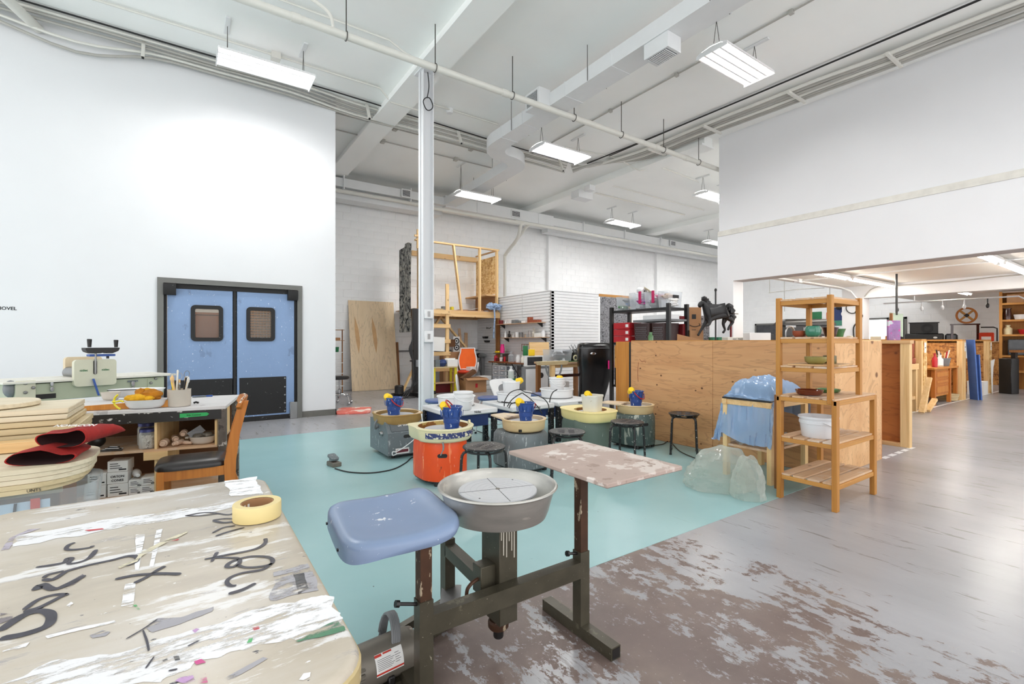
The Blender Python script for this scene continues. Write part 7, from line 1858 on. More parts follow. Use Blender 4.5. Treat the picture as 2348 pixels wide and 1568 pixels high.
# back board and desk in the bays
for x, lab in ((11.4, 'OSB back panel of the bay with the oak desk'), (14.0, 'OSB back panel of the bay with the printed sheet')):
    t = thing('bay_backing', lab, 'panel', (x, 4.1, 0)); part('panel', MB().box(0, 0, 0, 2.3, .012, HZ), 'osbdark', t)
    for k in range(4): part('stud', MB().box(.55 * k, -.09, 0, .55 * k + .04, 0, HZ), 'paleZ', t)
    part('top_plate', MB().box(0, -.09, HZ, 2.3, .02, HZ + .04), 'paleX', t)
dk = thing('oak_desk', 'golden oak desk with raised panel drawers in the second bay', 'desk', (12.9, 3.25, 0))
part('desk_top', MB().box(-.85, -.32, .70, .78, .4, .74, .006), 'oakZ', dk); part('cabinet', MB().box(-.70, -.28, .16, .24, .36, .70), 'oakZ', dk)
m = MB()
for x in (-.76, .24, .70):
    for y in (-.28, .32): m.box(x - .04, y - .03, 0, x + .04, y + .03, .70)
pieces('leg', m, 'chairwood', dk)
for z0_, z1_ in ((.52, .66), (.40, .50), (.20, .38)): 
    d_ = part('drawer', MB().box(-.66, -.292, z0_, .18, -.28, z1_, .004), 'chairwood', dk); part('raised_panel', MB().box(-.60, -.298, z0_ + .03, .12, -.292, z1_ - .03, .004), 'oakZ', d_)
tub('paint_bucket', 'grey bucket of brushes on the oak desk', (13.2, 3.08, .741), .10, .125, .17, 'tooth', bandz=(), handle=False)
for i in range(6):
    a = i * 1.05; solo('paint_brush', MB().tube([(13.2 + .04 * math.cos(a), 3.08 + .04 * math.sin(a), .76), (13.2 + .17 * math.cos(a), 3.08 + .10 * math.sin(a), 1.02 + .03 * (i % 3))], .012, 6), ('paleX', 'white', 'black', 'steel', 'red', 'offwhite')[i], ('pale', 'white', 'black', 'metal', 'red', 'cream')[i] + ' handled brush in the grey bucket on the oak desk', 'brush', group='brushes in the grey bucket')
solo('white_bottle', bottle_mb(.06, .24, .5), 'white', 'white bottle beside the grey brush bucket', 'bottle', (12.9, 3.06, .741)); solo('red_bottle', bottle_mb(.045, .28, .4), 'red', 'red labelled bottle at the near end of the oak desk', 'bottle', (12.5, 3.04, .741)); sgn('paper_heap', 'heap of small papers on the oak desk', 'papers', (12.72, 3.02, .741), .2, .2, .12, .03, 'bat')
rp = thing('rope_coil', 'coil of pale rope on the floor under the oak desk', 'rope', (13.37, 3.06, 0))
for k in range(4): part('loop', MB().tube([((.13 + .01 * k) * math.cos(2 * PI * i / 22), (.16 + .01 * k) * math.sin(2 * PI * i / 22), .03 + .035 * k) for i in range(22)], .02, 6, closed=True), 'bat2', rp)
solo('blue_board', MB().box(-.012, -.10, 0, .012, .10, 1.30), 'bluefoam', 'taller blue board leaning on the pine ended divider', 'board', (14.06, 2.76, 0), rot=(0, -.06, -.7)); solo('blue_board', MB().box(-.012, -.07, 0, .012, .07, .98), 'bluefoam', 'shorter blue board leaning in front of the taller one', 'board', (14.12, 2.70, 0), rot=(0, -.05, -.7))
p = py(2227, 796, 3.0); sgn('printed_sheet', 'pale printed sheet hung between blue boards and the last divider', 'sheet', (14.55, 3.0, .88), 0, .42, .01, .40, 'paper'); sgn('sheet_post', 'thin post carrying the printed sheet', 'post', (14.55, 3.03, 0), 0, .05, .04, 1.27, 'paleZ')
solo('curved_sheet', MB().loops([[(a, y, z) for a, z in ((0, .95), (.36, .98), (.22, .8), (.15, .5), (.16, .15), (.1, .2))] for y in (0, .012)]), 'paper', 'white curved sheet leaning on the last OSB divider', 'sheet', (15.75, 2.80, -.147)); sgn('printed_carton', 'white carton with bold print on the floor at the last divider', 'carton', (15.55, 3.0, 0), 0, .35, .3, .32, 'paper')
# bay 1: bench with red vice, stick bundle
vb = thing('vice_bench', 'pine bench carrying the red vice beside the first OSB divider', 'bench', (10.35, 3.22, 0))
part('bench_top', MB().box(-.6, -.35, .76, .55, .4, .86), 'paleX', vb)
m = MB()
for x in (-.52, .47):
    for y in (-.3, .3): m.box(x - .04, y - .04, 0, x + .04, y + .04, .76)
pieces('leg', m, 'paleZ', vb); part('low_rail', MB().box(-.5, -.33, .22, .5, -.28, .28), 'paleX', vb); part('back_panel', MB().box(-.5, .3, .05, .5, .32, .74), 'black', vb)
vc = thing('bench_vice', 'orange red vice with grey screw handle beside the OSB divider', 'vice', (10.74, 3.0, .861), .3)
part('jaw_body', MB().box(-.12, -.12, 0, .06, .12, .10, .01).box(-.12, -.1, .10, -.02, .1, .42, .01), 'terracotta', vc); part('moving_jaw', MB().box(.0, -.1, .08, .1, .1, .36, .015), 'orangeseat', vc); part('screw', MB().tube([(.08, 0, .18), (.36, 0, .16)], .03, 8), 'steel', vc); part('handle', MB().tube([(.34, -.08, .22), (.34, .08, .09)], .014, 6), 'steel', vc)
for i in range(4): solo('upright_stick', MB().box(-.025, -.02, 0, .025, .02, .5 + .14 * i), 'brownZ' if i % 2 else 'pineZ', ('shortest', 'second shortest', 'second tallest', 'tallest')[i] + ' stick standing behind the red vice', 'stick', (10.50 + .07 * i, 3.22, .861), group='sticks behind the red vice')
for i in range(3): solo('lumber_offcut', MB().bar((0, 0, .03), (.30 - .25 * (i == 1), -.03, .62 - .2 * i), .08, .04), 'paleX', ('tallest', 'leaning', 'lowest')[i] + ' pale offcut stacked under the vice bench', 'offcut', (10.45 + .16 * i, 2.72, .003), group='offcuts under the vice bench')
# ================================================================== wooden rack with pots
rk = thing('wooden_rack', 'orange pine rack, narrow tower on a wider base with slatted shelves', 'shelf rack', (4.29, 1.715, 0))
def rb(x0, y0, z0, x1, y1, z1, c=.002): return MB().box(x0 - 4.29, y0 - 1.715, z0, x1 - 4.29, y1 - 1.715, z1, c)
X0, X1, Y0, Y1, XT = 3.91, 4.67, 1.50, 1.93, 4.46
for x, y in ((X0, Y0), (X1, Y0), (X0, Y1), (X1, Y1)):
    part('base_post', rb(x - (0 if x < 4 else .05), y - (0 if y < 1.6 else .035), 0, x + (.05 if x < 4 else 0), y + (.035 if y < 1.6 else 0), .815), 'pineZ', rk)
for x, y in ((X0 - .01, Y0 + .03), (XT, Y0 + .03), (X0 - .01, Y1), (XT, Y1)):
    part('tower_post', rb(x - (0 if x < 4 else .045), y - (0 if y < 1.6 else .032), .79 if y < 1.6 else .82, x + (.045 if x < 4 else 0), y + (.032 if y < 1.6 else 0), 1.60), 'pineZ', rk)
def rshelf(z, x0, x1, y0, y1, nslat, along='x'):
    part('shelf_rail', rb(x0, y0 + .001, z - .035, x1, y0 + .022, z - .001), 'pine', rk); part('shelf_rail', rb(x0, y1 - .022, z - .035, x1, y1 - .001, z - .001), 'pine', rk)
    part('shelf_rail', rb(x0 + .001, y0 + .022, z - .034, x0 + .02, y1 - .022, z - .001), 'pineY', rk); part('shelf_rail', rb(x1 - .02, y0 + .022, z - .034, x1 - .001, y1 - .022, z - .001), 'pineY', rk)
    w = (y1 - y0) / nslat
    for i in range(nslat): part('slat', rb(x0, y0 + w * i + .011, z - .001, x1, y0 + w * (i + 1) - .011, z + .014), 'slat', rk)
rshelf(.815, X0, X1, Y0, Y1, 4); rshelf(.49, X0 + .01, X1 - .01, Y0 + .005, Y1 - .005, 4); rshelf(.19, X0 + .01, X1 - .01, Y0 + .005, Y1 - .005, 4)
rshelf(1.275, X0, XT, Y0 + .035, Y1, 3); rshelf(1.05, X0, XT, Y0 + .035, Y1, 3); rshelf(1.575, X0, XT, Y0 + .035, Y1, 3)
solo('board_on_shelf', MB().box(-.20, -.19, 0, .24, .15, .012), 'slatY', 'thin worn board lying loose on the middle tower shelf', 'board', (4.14, 1.73, 1.066), .15)
def glazed(name, label, cat, u, v, z, prof, mat, n=30, lobes=0):
    p = pz(u, v, z); mb = MB().lathe(prof, n=n)
    if lobes: mb.v = [(x * (1 + .05 * abs(math.cos(lobes * math.atan2(y, x) / 2)) - .03), y * (1 + .05 * abs(math.cos(lobes * math.atan2(y, x) / 2)) - .03), z_) for x, y, z_ in mb.v]
    return solo(name, mb, mat, label, cat, (p.x, p.y, z), angle=60)
zt = 1.29
glazed('teal_jar', 'teal ribbed pumpkin jar on the upper tower shelf', 'jar', 1856, 778, zt, [(0, 0), (.036, 0), (.052, .02), (.056, .05), (.050, .078), (.044, .086), (.040, .082), (.05, .05), (.03, .006), (0, .005)], 'tealglaze', 48, 10)
def shelfpot(name, label, cat, x, y, z, prof, mat): return solo(name, MB().lathe(prof, n=28), mat, label, cat, (x, y, z), angle=60)
bpy.data.objects['teal_jar'].location = (4.03, 1.71, 1.2895)
shelfpot('terracotta_cup', 'low terracotta bowl left of the teal jar', 'bowl', 4.05, 1.82, 1.2895, [(0, 0), (.03, 0), (.046, .02), (.048, .05), (.044, .05), (.04, .02), (0, .01)], 'terracotta')
shelfpot('dark_pot', 'dark red glazed pot on the upper tower shelf behind the near post', 'pot', 4.16, 1.64, 1.2895, [(0, 0), (.036, 0), (.044, .03), (.056, .075), (.052, .075), (.036, .01), (0, .008)], 'darkglaze')
shelfpot('green_vase', 'green flared pot at the aisle end of the upper tower shelf', 'pot', 4.30, 1.64, 1.2895, [(0, 0), (.034, 0), (.040, .03), (.052, .066), (.047, .066), (.034, .01), (0, .008)], 'greenglaze')
shelfpot('tan_bowl', 'tan green bowl on the loose board of the tower', 'bowl', 4.05, 1.70, 1.079, [(0, 0), (.05, 0), (.072, .02), (.076, .055), (.072, .057), (.066, .025), (0, .008)], 'oliveglaze')
t = thing('olive_mug', 'olive mug with a side handle on the loose board of the tower', 'mug', (4.25, 1.68, 1.079)); part('mug_body', MB().lathe([(0, 0), (.044, 0), (.046, .005), (.046, .062), (.042, .062), (.041, .008), (0, .008)], n=26), plain('olive_dark', rgb(104, 98, 62), .3), t); part('handle', MB().tube([(-.046, -.0, .05), (-.062, -.02, .048), (-.066, -.022, .03), (-.046, 0, .018)], .006, 6), 'oliveglaze', t)
def dish(name, label, x, y, z, r, h, mt): return shelfpot(name, label, 'dish', x, y, z, [(0, 0), (r * .72, 0), (r * .9, h * .3), (r, h), (r * .95, h), (r * .82, h * .35), (0, .008)], mt)
dish('brown_dish', 'oval red brown dish on the wide shelf at the foot of the tower', 4.06, 1.75, .8295, .098, .044, 'brownglaze'); dish('green_dish', 'shallow green dish on the wide shelf beside the brown dish', 4.42, 1.76, .8295, .092, .028, 'greenglaze')
bk = tub('white_bucket', 'translucent white bucket with wire handle on the lower rack shelf', (4.10, 1.70, .5045), .115, .132, .165, clear('milky_plastic', rgb(232, 233, 236), .82, .3), .6, True, False, (.72,))
# ================================================================== pale frame with blue plastic, clear bags
fr = thing('lumber_stand', 'pale lumber frame under the blue plastic between the rack and the half wall', 'frame', (4.52, 2.33, 0))
for x in (4.2, 4.82):
    for y in (2.12, 2.53): part('leg', MB().box(x - .03 - 4.52, y - .02 - 2.33, 0, x + .03 - 4.52, y + .02 - 2.33, .72), 'paleZ', fr)
part('rail', MB().box(-.36, -.235, .67, .36, -.19, .72), 'paleX', fr); part('rail', MB().box(-.36, .18, .67, .36, .225, .72), 'paleX', fr); part('rail', MB().box(-.35, -.19, .67, -.29, .18, .72), 'paleX', fr); part('rail', MB().box(.27, -.19, .67, .33, .18, .72), 'paleX', fr); part('top_board', MB().box(-.36, -.23, .72, .36, .22, .735), 'black', fr); part('low_shelf', MB().box(-.33, -.2, .28, .33, .2, .30), 'slat', fr)
solo('brown_plank', MB().box(-.012, -.035, 0, .012, .035, .80), 'brownZ', 'dark brown plank standing between pale frame and rack', 'plank', (4.14, 2.02, 0))
solo('clay_box', MB().box(-.22, -.15, 0, .22, .15, .13, .01), 'tooth', 'box hidden under the blue plastic on the pale frame', 'box', (4.56, 2.34, .736))
def drape(a, b):
    x, y = -.48 + .94 * a, -.30 + .84 * b
    ex = max(0, abs(x + .0) - .34) ; ey = max(0, abs(y) - .215)
    ins_ = max(0, 1 - ((x - .02) / .30) ** 4) * max(0, 1 - (y / .22) ** 4)
    z = .742 + .15 * ins_ ** .5
    drop = (ex * 2.2 + ey * (1.9 if y > 0 else .5)) * (1.0 + .35 * math.sin(9 * x + 4 * y))
    z -= min(drop, .42)
    xx = x if ex == 0 else math.copysign(.34 + ex * .30, x); yy = y if ey == 0 else math.copysign(.215 + ey * .35, y)
    q = Vector((x * 4, y * 4, 0)); w = mnoise.noise(q * 1.5) * .03 + abs(mnoise.noise(q * 4)) * .03 + abs(mnoise.noise(q * 9)) * .012
    return (xx + w * (1.0 if ex else .3), yy + w, z + w * (1.2 if not (ex or ey) else .25))
solo('blue_plastic', MB().surf(drape, 70, 60), 'bluefilm', 'crumpled light blue plastic sheet draped over the pale frame', 'plastic sheet', (4.52, 2.33, 0), angle=25)
def bag(label, loc, rx, ry, h, seed, rz=0):
    n, m_ = 44, 22; vs = []
    mb = MB()
    def f(a, b):
        ph = 2 * PI * a; th = b
        r = (1 - th ** 2.2) ** .5 if th < 1 else 0
        d = Vector((math.cos(ph) * r, math.sin(ph) * r, th))
        k = 1 + .16 * mnoise.noise(d * 2.2 + Vector((seed, 0, 0))) + .10 * abs(mnoise.noise(d * 6 + Vector((0, seed, 0)))) + .03 * mnoise.noise(d * 16)
        return (rx * d.x * k, ry * d.y * k, max(.004, h * th * (1 + .18 * mnoise.noise(d * 2.5 + Vector((0, 0, seed))))))
    mb.surf(f, n, m_)
    return solo('plastic_bag', mb, 'clearfilm', label, 'bag', loc, rz, 'clear plastic bags by the rack', angle=20)
p = pz(1672, 1130, 0); bag('wide clear plastic bag slumped on the teal floor beside the rack', (p.x + .10, p.y + .14, .003), .30, .22, .34, 2, -.4)
p = pz(1740, 1150, 0); bag('upright clear plastic bag against the rack post', (p.x + .02, p.y + .10, .003), .12, .13, .34, 5)
solo('plastic_bag', MB().surf(lambda a, b: (-.3 + .6 * a, -.2 + .4 * b + .03 * math.sin(9 * a), .06 + .16 * math.sin(PI * a) * math.sin(PI * b) + .05 * mnoise.noise(Vector((a * 5, b * 5, 3)))), 30, 22), 'clearfilm', 'clear plastic sheeting heaped on the low shelf of the pale frame', 'bag', (4.52, 2.33, .26), 0, 'clear plastic bags by the rack', angle=25)
# ================================================================== black shelf with bins and baskets
bs = thing('metal_shelf', 'black metal shelf loaded with clear bins behind the half wall', 'shelf', (6.43, 5.3, 0))
for x in (-.23, .23):
    for y in (-.6, .6): part('post', MB().box(x - .025, y - .03, 0, x + .025, y + .03, 1.86), 'black', bs)
for z in (.5, 1.24, 1.80): part('shelf_tray', MB().box(-.23, -.6, z - .04, .23, .6, z, .004), 'black', bs)
part('half_shelf', MB().box(-.25, -.62, 1.58, .25, .1, 1.615, .004), 'tooth', bs)
def bin_(label, x, y, z, w, d, h, lid='magenta', items=('tooth', 'paper', 'greenglaze'), sd=0):
    t = thing('storage_bin', label, 'bin', (x, y, z), 0, 'clear bins on the black shelf')
    part('bin_wall', MB().loops([[(a, b, .002) for a, b in rrect(-w / 2 * .88, -d / 2 * .88, w / 2 * .88, d / 2 * .88, .02, 3)], [(a, b, h) for a, b in rrect(-w / 2, -d / 2, w / 2, d / 2, .03, 3)], [(a, b, h) for a, b in rrect(-w / 2 + .006, -d / 2 + .006, w / 2 - .006, d / 2 - .006, .03, 3)]], True, False), 'clearbin', t)
    r = random.Random(sd)
    for i, mt in enumerate(items): part('contents', MB().ball((r.uniform(-.08, .08), r.uniform(-.09, .09), .05 + h * .25 * i), w * .3, d * .3, h * .16, 12, 8, .6, sd + i), mt, t)
    if lid: part('lid_clip', MB().box(-w / 2 - .012, -d / 2 + .02, h * .3, -w / 2 + .004, -d / 2 + .07, h + .01, .003), lid, t)
    return t
bin_('clear bin of green cloth, farthest along the black shelf', 6.40, 5.70, 1.802, .36, .26, .24, None, ('greenglaze', 'rag', 'tooth'), 1)
bin_('clear bin heaped with white rolls and magenta clip', 6.40, 5.38, 1.802, .38, .30, .28, 'magenta', ('white', 'purple', 'white', 'white'), 2)
bin_('clear bin with grey fabric and magenta clip midway on the black shelf', 6.40, 5.08, 1.802, .38, .24, .27, 'magenta', ('tooth', 'tooth', 'pink'), 3)
b4 = bin_('clear bin with black label at the near corner of the black shelf', 6.42, 4.84, 1.802, .40, .20, .26, None, ('white', 'paper', 'claypiece'), 4)
part('bin_label', MB().box(-.06, -.104, .15, .09, -.101, .20), 'ink', b4)
solo('paper_plate', MB().lathe([(0, 0), (.09, 0), (.12, .02), (.11, .022), (0, .006)], n=20), 'cream', 'cream paper plate on top of the bin of white rolls', 'plate', (6.42, 5.26, 2.10), rot=(.5, .4, 0))
solo('white_roll', MB().at(RX(PI / 2)).lathe([(.02, -.06), (.06, -.06), (.06, .06), (.02, .06)], n=18), 'white', 'white roll poking out of the heaped bin', 'roll', (6.36, 5.36, 2.12), rot=(.3, .2, 0))
sgn('flat_bin', 'flat white lidded box on the half shelf of the black shelf', 'box', (6.40, 4.98, 1.616), 0, .34, .5, .07, 'white')
sgn('notebook', 'dark red notebook on the half shelf', 'notebook', (6.56, 4.76, 1.616), 0, .1, .12, .05, 'darkred')
for i in range(3):
    t = thing('red_tray_box', ('lowest', 'middle', 'top')[i] + ' of the three red drawers on the black shelf', 'drawer box', (6.28, 5.64, 1.242 + .115 * i), 0, 'red drawers on the black shelf'); part('tray_body', MB().box(-.10, -.16, 0, .22, .2, .11, .005), 'red', t); part('label_card', MB().box(-.104, -.14, .03, -.10, -.08, .08), 'paper', t)
def basket(label, x, y, z, w, d, h):
    t = thing('plastic_basket', label, 'basket', (x, y, z), 0, 'perforated dark baskets on the black shelf')
    part('basket_body', MB().loops([[(a, b, 0) for a, b in rrect(-w / 2 * .9, -d / 2 * .9, w / 2 * .9, d / 2 * .9, .03, 3)], [(a, b, h) for a, b in rrect(-w / 2, -d / 2, w / 2, d / 2, .04, 3)], [(a, b, h) for a, b in rrect(-w / 2 + .012, -d / 2 + .012, w / 2 - .012, d / 2 - .012, .04, 3)], [(a, b, .02) for a, b in rrect(-w / 2 * .85, -d / 2 * .85, w / 2 * .85, d / 2 * .85, .03, 3)]]), plain('basket_brown' + label[:4], rgb(58, 36, 36), .45), t)
    m = MB()
    for r in range(7):
        for c in range(9):
            y0 = -d * .30 + d * .6 * c / 8 + (.5 * d * .6 / 8 if r % 2 else 0); z0 = h * .18 + h * .6 * r / 6
            xx = -w / 2 * (.9 + .1 * z0 / h) - .001
            m.add([(xx, y0 - .008, z0), (xx, y0, z0 - .010), (xx, y0 + .008, z0), (xx, y0, z0 + .010)], [(0, 3, 2, 1)])
    part('perforations', m, 'tooth', t, kind='stuff')
basket('dark perforated basket next to the red drawers', 6.38, 5.24, 1.242, .38, .34, .32); basket('dark perforated basket behind the corner post of the black shelf', 6.38, 4.90, 1.242, .38, .28, .31)
sgn('red_crate', 'dark red crate at the near end of the black shelf', 'crate', (6.62, 4.88, 1.242), 0, .08, .34, .30, 'darkred')
sgn('amber_box', 'amber box with a black label under the red drawers', 'box', (6.30, 5.62, .80), 0, .3, .34, .39, 'pine'); sgn('box_riser', 'dark carton raising the amber box', 'carton', (6.30, 5.62, .502), 0, .3, .34, .297, 'black')
words('lettering', 'ECM', .07, (-.152, 0, .33), (PI / 2, 0, -PI / 2), 'green', bpy.data.objects['amber_box'], bold=True)
# ================================================================== behind the half wall: table, horse, cartons, wagon
zt = 1.24
tt_ = thing('supply_table', 'tall table behind the half wall carrying the black horse', 'table', (7.33, 4.35, 0)); part('table_top', MB().box(-.62, -.97, zt - .03, .62, .95, zt), 'slat', tt_)
m = MB()
for x in (-.55, .55):
    for y in (-.9, .88): m.box(x - .03, y - .03, 0, x + .03, y + .03, zt - .03)
pieces('leg', m, 'black', tt_)
bx = thing('shipping_carton', 'tall shipping carton with printed curved arrow beside the black shelf', 'carton', tuple(pt(1590, 775, 8.1).xy) + (zt + .001,), -YAW)
part('carton_body', MB().box(-.11, -.06, 0, .11, .06, .60, .002), 'card', bx); part('printed_arrow', MB().at(T(0, -.062, .28)).tube([(-.09 + .02 * i, 0, .03 * ((i - 4.5) / 4.5) ** 2 - .01) for i in range(10)], .006, 4).tube([(.07, 0, .045), (.09, 0, .022), (.085, 0, .0)], .005, 4), 'ink', bx); pieces('printed_square', MB().box(-.05, -.0612, .14, .02, -.06, .22).box(-.05, -.0612, .40, .02, -.06, .48), 'ink', bx)
sgn('cardboard_box', 'low cardboard box in front of the shipping carton', 'box', tuple(pt(1592, 775, 7.7).xy) + (zt + .001,), -.4, .24, .14, .20, 'card'); sgn('sticker_box', 'cardboard box with patterned stickers behind the horse', 'box', tuple(pt(1612, 775, 8.2).xy) + (zt + .001,), -YAW, .16, .16, .46, 'clothgrey')
solo('brown_ruler', MB().loops([[(0, y, 0), (.42, y, .0), (.0, y, .10)] for y in (0, .006)]), 'card', 'brown triangular card sticking up behind the half wall', 'card', tuple(pt(1553, 783, 5.9).xy) + (1.25, ), -YAW)
solo('spray_can', bottle_mb(.035, .14, .6), 'greenglaze', 'green and white spray can on top of the half wall edge', 'can', tuple(pt(1492, 780, 6.35).xy) + (1.242,)); 
# the horse
hp = pt(1641, 770, 7.5)
hs = thing('carousel_horse', 'black carousel horse figure on a pole behind the half wall', 'horse figure', (hp.x, hp.y, zt), -YAW)
s_ = 7.5 / F      # metres per photo pixel at that depth
def hq(u, v, y=0.0): return Vector(((u - 1641) * s_, y, (784 - v) * s_ + H - zt))
def skin(name, joints, edges, mat, parent, sub=2):
    me = bpy.data.meshes.new(name); me.from_pydata([tuple(j[0]) for j in joints], edges, [])
    o = bpy.data.objects.new(name, me); COL.objects.link(o)
    md = o.modifiers.new('skin', 'SKIN'); md.use_smooth_shade = True
    for i, j in enumerate(joints):
        r = j[1]; r = (r * 1.2, r * 1.2)
        me.skin_vertices[0].data[i].radius = r
    me.skin_vertices[0].data[0].use_root = True
    o.modifiers.new('sub', 'SUBSURF').levels = sub; o.modifiers['sub'].render_levels = sub
    bpy.context.view_layer.update()
    m2 = bpy.data.meshes.new_from_object(o.evaluated_get(bpy.context.evaluated_depsgraph_get()))
    bpy.data.objects.remove(o, do_unlink=True)
    m2.materials.clear(); m2.materials.append(M[mat]); m2.polygons.foreach_set('use_smooth', [True] * len(m2.polygons))
    q = bpy.data.objects.new(name, m2); COL.objects.link(q); q.parent = parent; return q
M['horseblack'] = plain('matt_black_figure', rgb(22, 21, 23), .45, var=.2)
J = [(hq(1662, 712), .085), (hq(1641, 716), .10), (hq(1626, 718), .085), (hq(1618, 703), .055), (hq(1612, 692), .045), (hq(1605, 697), .04), (hq(1604, 706), .025),   # rump, barrel, chest, neck, poll, face, muzzle
     (hq(1625, 733, .05), .032), (hq(1613, 752, .05), .020), (hq(1606, 764, .05), .015), (hq(1603, 770, .05), .018), (hq(1626, 733, -.05), .032), (hq(1622, 745, -.07), .018), (hq(1613, 748, -.07), .014),
     (hq(1668, 727, .05), .045), (hq(1661, 742, .05), .022), (hq(1666, 756, .05), .015), (hq(1660, 764, .05), .018), (hq(1666, 728, -.05), .045), (hq(1678, 738, -.05), .024), (hq(1668, 750, -.05), .015), (hq(1666, 758, -.05), .018)]
E = [(1, 0), (1, 2), (2, 3), (3, 4), (4, 5), (5, 6), (2, 7), (7, 8), (8, 9), (9, 10), (2, 11), (11, 12), (12, 13), (0, 14), (14, 15), (15, 16), (16, 17), (0, 18), (18, 19), (19, 20), (20, 21)]
J = [J[1], J[0]] + J[2:]; E = [tuple({0: 1, 1: 0}.get(i, i) for i in e) for e in E]
skin('horse_body', J, E, 'horseblack', hs)
m = MB(); rh = random.Random(8)
for k in range(12):
    f = k / 11; c = hq(1612, 686).lerp(hq(1632, 712), f); m.ball((c.x + .018, rh.uniform(-.03, .03), c.z + .012), .042, .036, .036, 8, 6, .6, k)
part('mane', m, 'horseblack', hs)
m = MB()
for k in range(10):
    f = k / 9; c = hq(1676, 702).lerp(hq(1682, 728), f); m.ball((c.x + rh.uniform(-.03, .02), rh.uniform(-.03, .03), c.z), .05, .045, .05, 8, 6, .6, k)
part('tail', m, 'horseblack', hs)
m = MB()
for s in (-1, 1): m.loops([[(hq(1611, 686).x + a, s * .02 + b, hq(1611, 686).z) for a, b in ((-.012, -.008), (.012, -.008), (0, .010))], [(hq(1609, 679).x, s * .022, hq(1609, 679).z)] * 3])
pieces('ear', m, 'horseblack', hs); part('saddle', MB().ball(tuple(hq(1645, 703)), .085, .09, .03, 14, 8), 'horseblack', hs)
part('pole', MB().tube([tuple(hq(1641, 784 - (0 - (H - zt)) / s_ * 0 + 6)), tuple(hq(1641, 668))], .013, 8), 'black', hs); part('pole_knob', MB().ball(tuple(hq(1641, 665)), .020, .02, .03, 10, 8), 'black', hs); part('stand_base', MB().box(-.22, -.12, .0, .22, .12, .02, .004), 'black', hs)
solo('wire_contraption', MB().tube([(.10 * math.cos(2 * PI * i / 28), 0, .10 + .10 * math.sin(2 * PI * i / 28)) for i in range(28)], .010, 6, closed=True).tube([(-.16, 0, .07), (.18, 0, .06)], .008, 6).tube([(-.05, 0, .16), (.06, 0, .05)], .006, 5), 'motor', 'dark wire contraption propped behind the horse tail', 'contraption', tuple(pt(1668, 712, 7.9).xy) + (1.66,), -YAW); solo('contraption_stand', MB().box(-.012, -.012, 0, .012, .012, .42).box(-.08, -.08, 0, .08, .08, .012), 'darkred', 'dark stand under the wire contraption', 'stand', tuple(pt(1676, 730, 7.9).xy) + (zt + .001,))
for u, lab, mt in ((1634, 'pale green tub below the horse belly', 'tealglaze'), (1650, 'clear green tub behind the horse pole', 'tealglaze')): solo('green_tub', cup_mb(.07, .09), mt, lab, 'tub', tuple(pt(u, 768, 8.0).xy) + (zt + .001,))
sgn('white_printer', 'white device with dark front and small lettering behind the half wall', 'device', tuple(pt(1688, 768, 7.0).xy) + (zt + .001,), -YAW, .34, .2, .08, 'offwhite'); words('lettering', 'ABC PHOTO', .035, (0, -.1012, .05), (PI / 2, 0, 0), 'ink', bpy.data.objects['white_printer'])
sgn('white_sheets', 'slanting stack of white sheets behind the half wall near the rack', 'sheets', tuple(pt(1735, 768, 6.8).xy) + (zt + .001,), -YAW, .30, .2, .14, 'paper')
sgn('yellow_label_box', 'dark case with yellow label left of the black chest', 'case', tuple(pt(1757, 760, 9.2).xy) + (zt + .001,), -YAW, .22, .15, .16, 'black')
# cabinet and wagon
ct = thing('far_counter', 'long counter carrying the black chest past the half wall', 'counter', (9.3, 4.6, 0), 0); part('counter_top', MB().box(-.2, -.62, zt - .03, 1.72, .6, zt), 'slat', ct); part('counter_body', MB().box(-.1, -.55, 0, 1.65, .5, zt - .03), 'brownZ', ct)
wg = thing('black_chest', 'black chest with coffin shaped lid behind the rack tower', 'chest', tuple(pt(1835, 760, 9.6).xy) + (zt + .001,), -YAW)
L_ = [(-.42, 0), (-.42, .20), (-.45, .22), (-.45, .27), (-.38, .35), (-.30, .38), (.55, .36), (.62, .28), (.62, .22), (.60, .20), (.60, 0)]
part('chest_body', MB().box(-.40, -.18, .12, .56, .18, .34, .01), 'black', wg)
part('chest_lid', MB().loops([[(x * sx, y * sy, z) for x, y in ((-.43, -.2), (.59, -.2), (.59, .2), (-.43, .2))] for sx, sy, z in ((1, 1, .34), (1, 1, .38), (.9, .8, .45), (.8, .6, .47))]), 'black', wg); part('side_panel', MB().box(-.05, -.186, .17, .48, -.18, .30, .003), 'tooth', wg); part('name_plate', MB().box(-.40, -.186, .30, -.20, -.18, .34), 'steel', wg)
m = MB()
for x in (-.33, .48):
    for y in (-.14, .14): m.box(x - .03, y - .03, 0, x + .03, y + .03, .12)
pieces('foot', m, 'black', wg)
solo('silver_hoop', MB().tube([(.15 * math.cos(2 * PI * i / 32), 0, .15 + .15 * math.sin(2 * PI * i / 32)) for i in range(32)], .014, 6, closed=True).tube([(.13 * math.cos(2 * PI * i / 32), .02, .15 + .13 * math.sin(2 * PI * i / 32)) for i in range(32)], .006, 5, closed=True), 'steel', 'silver wheel rim standing in front of the black chest', 'wheel rim', tuple(pt(1812, 768, 8.9).xy) + (zt + .003,), -YAW + .5)
